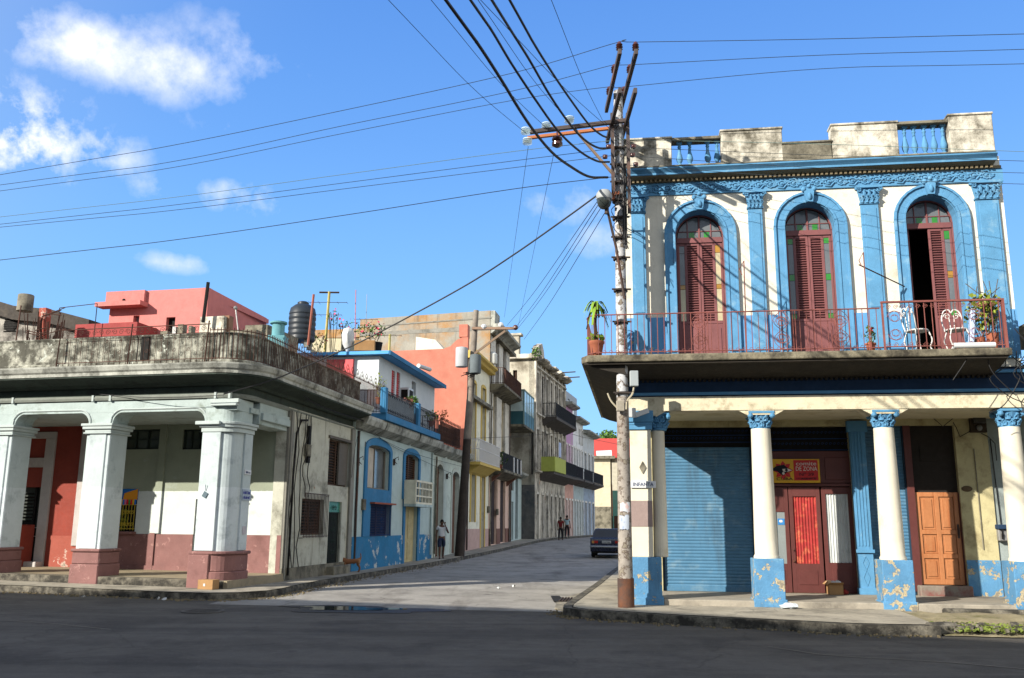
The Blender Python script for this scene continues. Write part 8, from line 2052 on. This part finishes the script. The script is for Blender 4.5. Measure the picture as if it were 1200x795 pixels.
s_ = RF.S(925, 713, -.25); b = MB(); b.sph((s_, -.3, .2), .12, 9, 6, (1.6, .8, .5)); b.v = [(x+rnd.uniform(-.03, .03), y+rnd.uniform(-.02, .02), max(.155, z+rnd.uniform(-.03, .03))) for x, y, z in b.v]; tag(b.build('plastic_bag', mat('clear_bag', rgb(215, 225, 230), rough=.3, bump=.5), RF), 'crumpled clear plastic bag beside the second column plinth', 'bag')
for i, (px, py) in enumerate(((98, 699), (185, 702), (192, 703), (747, 725), (757, 726), (585, 690), (602, 688))):
    p = ong(px, py, 0); b = MB()
    for k in range(3): b.leaf((p.x+(k-1)*.02, p.y+rnd.uniform(-.02, .02), .03), .1, rnd)
    tag(b.build('paper_scrap', M_plastic, WF), ['pale scrap of litter at the far left kerb', 'white scraps of litter below the left kerb, left bit', 'white scraps of litter below the left kerb, right bit', 'white litter against the right kerb near the pole, left bit', 'white litter against the right kerb near the pole, right bit', 'pale scrap in the sunlit patch of the side street, left bit', 'pale scrap in the sunlit patch of the side street, right bit'][i], 'litter')
# security camera like fitting on pillar capital, by the pole
c0 = at(752, 484, 19.0); b = MB(); b.obox(c0, (.3, .1, .1), Matrix.Rotation(-.35, 3, 'Y')); b.obox(c0+Vector((-.25, 0, 0)), (.25, .08, .2)); tag(b.build('white_fitting', M_plastic, WF, bevel=.01), 'white bracket fitting in front of the blue pillar capital', 'fitting')
# ================================================================== LIGHT, SKY
SUN = Vector((1.29, 1, -.74)).normalized()
el = math.asin(-SUN.z); 
sl = bpy.data.lights.new('sun', 'SUN'); sl.energy = 5.0; sl.angle = math.radians(.53); sl.color = (1, .93, .82)
so = bpy.data.objects.new('sun', sl); COL.objects.link(so); so.rotation_euler = SUN.to_track_quat('-Z', 'Y').to_euler()
w = bpy.data.worlds.new('World'); scene.world = w; w.use_nodes = True
nt = w.node_tree; N = nt.nodes; L = nt.links
bg = N['Background']; sky = N.new('ShaderNodeTexSky'); sky.sky_type = 'NISHITA'; sky.sun_disc = False
sky.sun_elevation = el; to = -SUN
sky.sun_rotation = math.atan2(to.x, to.y)
sky.air_density = 1.0; sky.dust_density = .3; sky.ozone_density = 2.5; sky.altitude = 0
tc = N.new('ShaderNodeTexCoord')
# clouds placed by direction
def vm(op, a, b=None):
    n = N.new('ShaderNodeVectorMath'); n.operation = op
    if isinstance(a, Vector): n.inputs[0].default_value = a
    else: L.new(a, n.inputs[0])
    if b is not None:
        if isinstance(b, Vector): n.inputs[1].default_value = b
        else: L.new(b, n.inputs[1])
    return n
def ma(op, a, b=None, c=None, clamp=False):
    n = N.new('ShaderNodeMath'); n.operation = op; n.use_clamp = clamp
    for i, x in enumerate((a, b, c)):
        if x is None: continue
        if isinstance(x, (int, float)): n.inputs[i].default_value = x
        else: L.new(x, n.inputs[i])
    return n.outputs[0]
acc = None
D_ = tc.outputs['Generated']
nz = N.new('ShaderNodeTexNoise'); nz.inputs['Scale'].default_value = 9; nz.inputs['Detail'].default_value = 9; nz.inputs['Roughness'].default_value = .62
L.new(D_, nz.inputs['Vector'])
n2 = N.new('ShaderNodeTexNoise'); n2.inputs['Scale'].default_value = 22; n2.inputs['Detail'].default_value = 6; L.new(D_, n2.inputs['Vector'])
right = Vector((1, 0, 0))
for (px, py, rx, ry, amp) in ((90, 52, 100, 36, .82), (180, 72, 110, 42, .72), (280, 62, 90, 48, .46), (5, 155, 80, 46, 2.0), (75, 168, 70, 30, 1.2), (285, 232, 62, 24, .6), (185, 220, 45, 22, .5), (270, 145, 60, 20, .4), (210, 308, 60, 14, .5), (660, 235, 70, 30, .42), (705, 285, 40, 28, .4), (980, 60, 120, 25, .12)):
    c = ray(px, py).normalized(); hx = c.cross(Vector((0, 0, 1))).normalized(); hy = hx.cross(c)
    d = vm('SUBTRACT', D_, c).outputs[0]
    x = vm('DOT_PRODUCT', d, hx/(rx/F)).outputs['Value']; y = vm('DOT_PRODUCT', d, hy/(ry/F)).outputs['Value']
    fr = vm('DOT_PRODUCT', D_, c).outputs['Value']
    r2 = ma('ADD', ma('MULTIPLY', x, x), ma('MULTIPLY', y, y))
    g = ma('MULTIPLY', ma('EXPONENT', ma('MULTIPLY', r2, -1.)), amp)
    g = ma('MULTIPLY', g, ma('GREATER_THAN', fr, 0.))
    acc = g if acc is None else ma('MAXIMUM', acc, g)
dens = ma('MULTIPLY', acc, ma('MULTIPLY_ADD', ma('SUBTRACT', nz.outputs['Fac'], .5), 5., .68))
dens = ma('ADD', dens, ma('MULTIPLY', ma('SUBTRACT', n2.outputs['Fac'], .5), ma('MULTIPLY', acc, .8)))
cl = ma('MULTIPLY', ma('SUBTRACT', dens, .18), 1.35, clamp=True)
mx = N.new('ShaderNodeMix'); mx.data_type = 'RGBA'; L.new(cl, mx.inputs['Factor'])
def vm(op, a, b=None):
    n = N.new('ShaderNodeVectorMath'); n.operation = op
    if isinstance(a, Vector): n.inputs[0].default_value = a
    else: L.new(a, n.inputs[0])
    if b is not None:
        if isinstance(b, Vector): n.inputs[1].default_value = b
        else: L.new(b, n.inputs[1])
    return n
def ma(op, a, b=None, c=None, clamp=False):
    n = N.new('ShaderNodeMath'); n.operation = op; n.use_clamp = clamp
    for i, x in enumerate((a, b, c)):
        if x is None: continue
        if isinstance(x, (int, float)): n.inputs[i].default_value = x
        else: L.new(x, n.inputs[i])
    return n.outputs[0]

sepz = N.new('ShaderNodeSeparateXYZ'); L.new(tc.outputs['Generated'], sepz.inputs[0])
cr = N.new('ShaderNodeValToRGB'); L.new(sepz.outputs['Z'], cr.inputs[0]); cr.color_ramp.interpolation = 'B_SPLINE'
els = cr.color_ramp.elements
els[0].position = 0; els[0].color = (.29, .60, .98, 1); els[1].position = 1; els[1].color = (.05, .17, .52, 1)
for pos, c in ((.12, (.255, .56, .96, 1)), (.25, (.19, .46, .90, 1)), (.4, (.125, .335, .80, 1)), (.6, (.075, .23, .66, 1))):
    e_ = els.new(pos); e_.color = c
sc_ = N.new('ShaderNodeVectorMath'); sc_.operation = 'SCALE'; sc_.inputs['Scale'].default_value = SKYK; L.new(cr.outputs[0], sc_.inputs[0])
sd_ = vm('DOT_PRODUCT', tc.outputs['Generated'], (-SUN)).outputs['Value']
hz_f = N.new('ShaderNodeMapRange'); hz_f.interpolation_type = 'SMOOTHSTEP'; hz_f.inputs['From Min'].default_value = -.15; hz_f.inputs['From Max'].default_value = .8; hz_f.inputs['To Max'].default_value = .85; L.new(sd_, hz_f.inputs['Value'])
hzm = N.new('ShaderNodeMix'); hzm.data_type = 'RGBA'; L.new(hz_f.outputs['Result'], hzm.inputs['Factor']); L.new(cr.outputs[0], hzm.inputs['A']); hzm.inputs['B'].default_value = (.62, .66, .70, 1)
e_d = vm('DOT_PRODUCT', tc.outputs['Generated'], Vector((.93, -.3, .2)).normalized()).outputs['Value']
e_f = N.new('ShaderNodeMapRange'); e_f.interpolation_type = 'SMOOTHSTEP'; e_f.inputs['From Min'].default_value = .45; e_f.inputs['From Max'].default_value = .95; e_f.inputs['To Max'].default_value = .9; L.new(e_d, e_f.inputs['Value'])
fill_bank = N.new('ShaderNodeMix'); fill_bank.data_type = 'RGBA'; L.new(e_f.outputs['Result'], fill_bank.inputs['Factor']); L.new(hzm.outputs['Result'], fill_bank.inputs['A']); fill_bank.inputs['B'].default_value = (1.55, 1.5, 1.4, 1)  # unseen pale bank added on the right to fill the shaded street fronts
L.new(fill_bank.outputs['Result'], sc_.inputs[0])
tint = N.new('ShaderNodeMix'); tint.data_type = 'RGBA'; tint.inputs['Factor'].default_value = .9
L.new(sky.outputs[0], tint.inputs['A']); L.new(sc_.outputs[0], tint.inputs['B'])
L.new(tint.outputs['Result'], mx.inputs['A']); mx.inputs['B'].default_value = (5.6, 5.75, 6.1, 1)
L.new(mx.outputs['Result'], bg.inputs['Color']); bg.inputs['Strength'].default_value = .1
vs = scene.view_settings; vs.view_transform = 'Standard'; vs.look = 'None'; vs.gamma = 1; vs.use_curve_mapping = False
vs.exposure = EXPO
scene.render.engine = 'CYCLES'; scene.cycles.max_bounces = 6
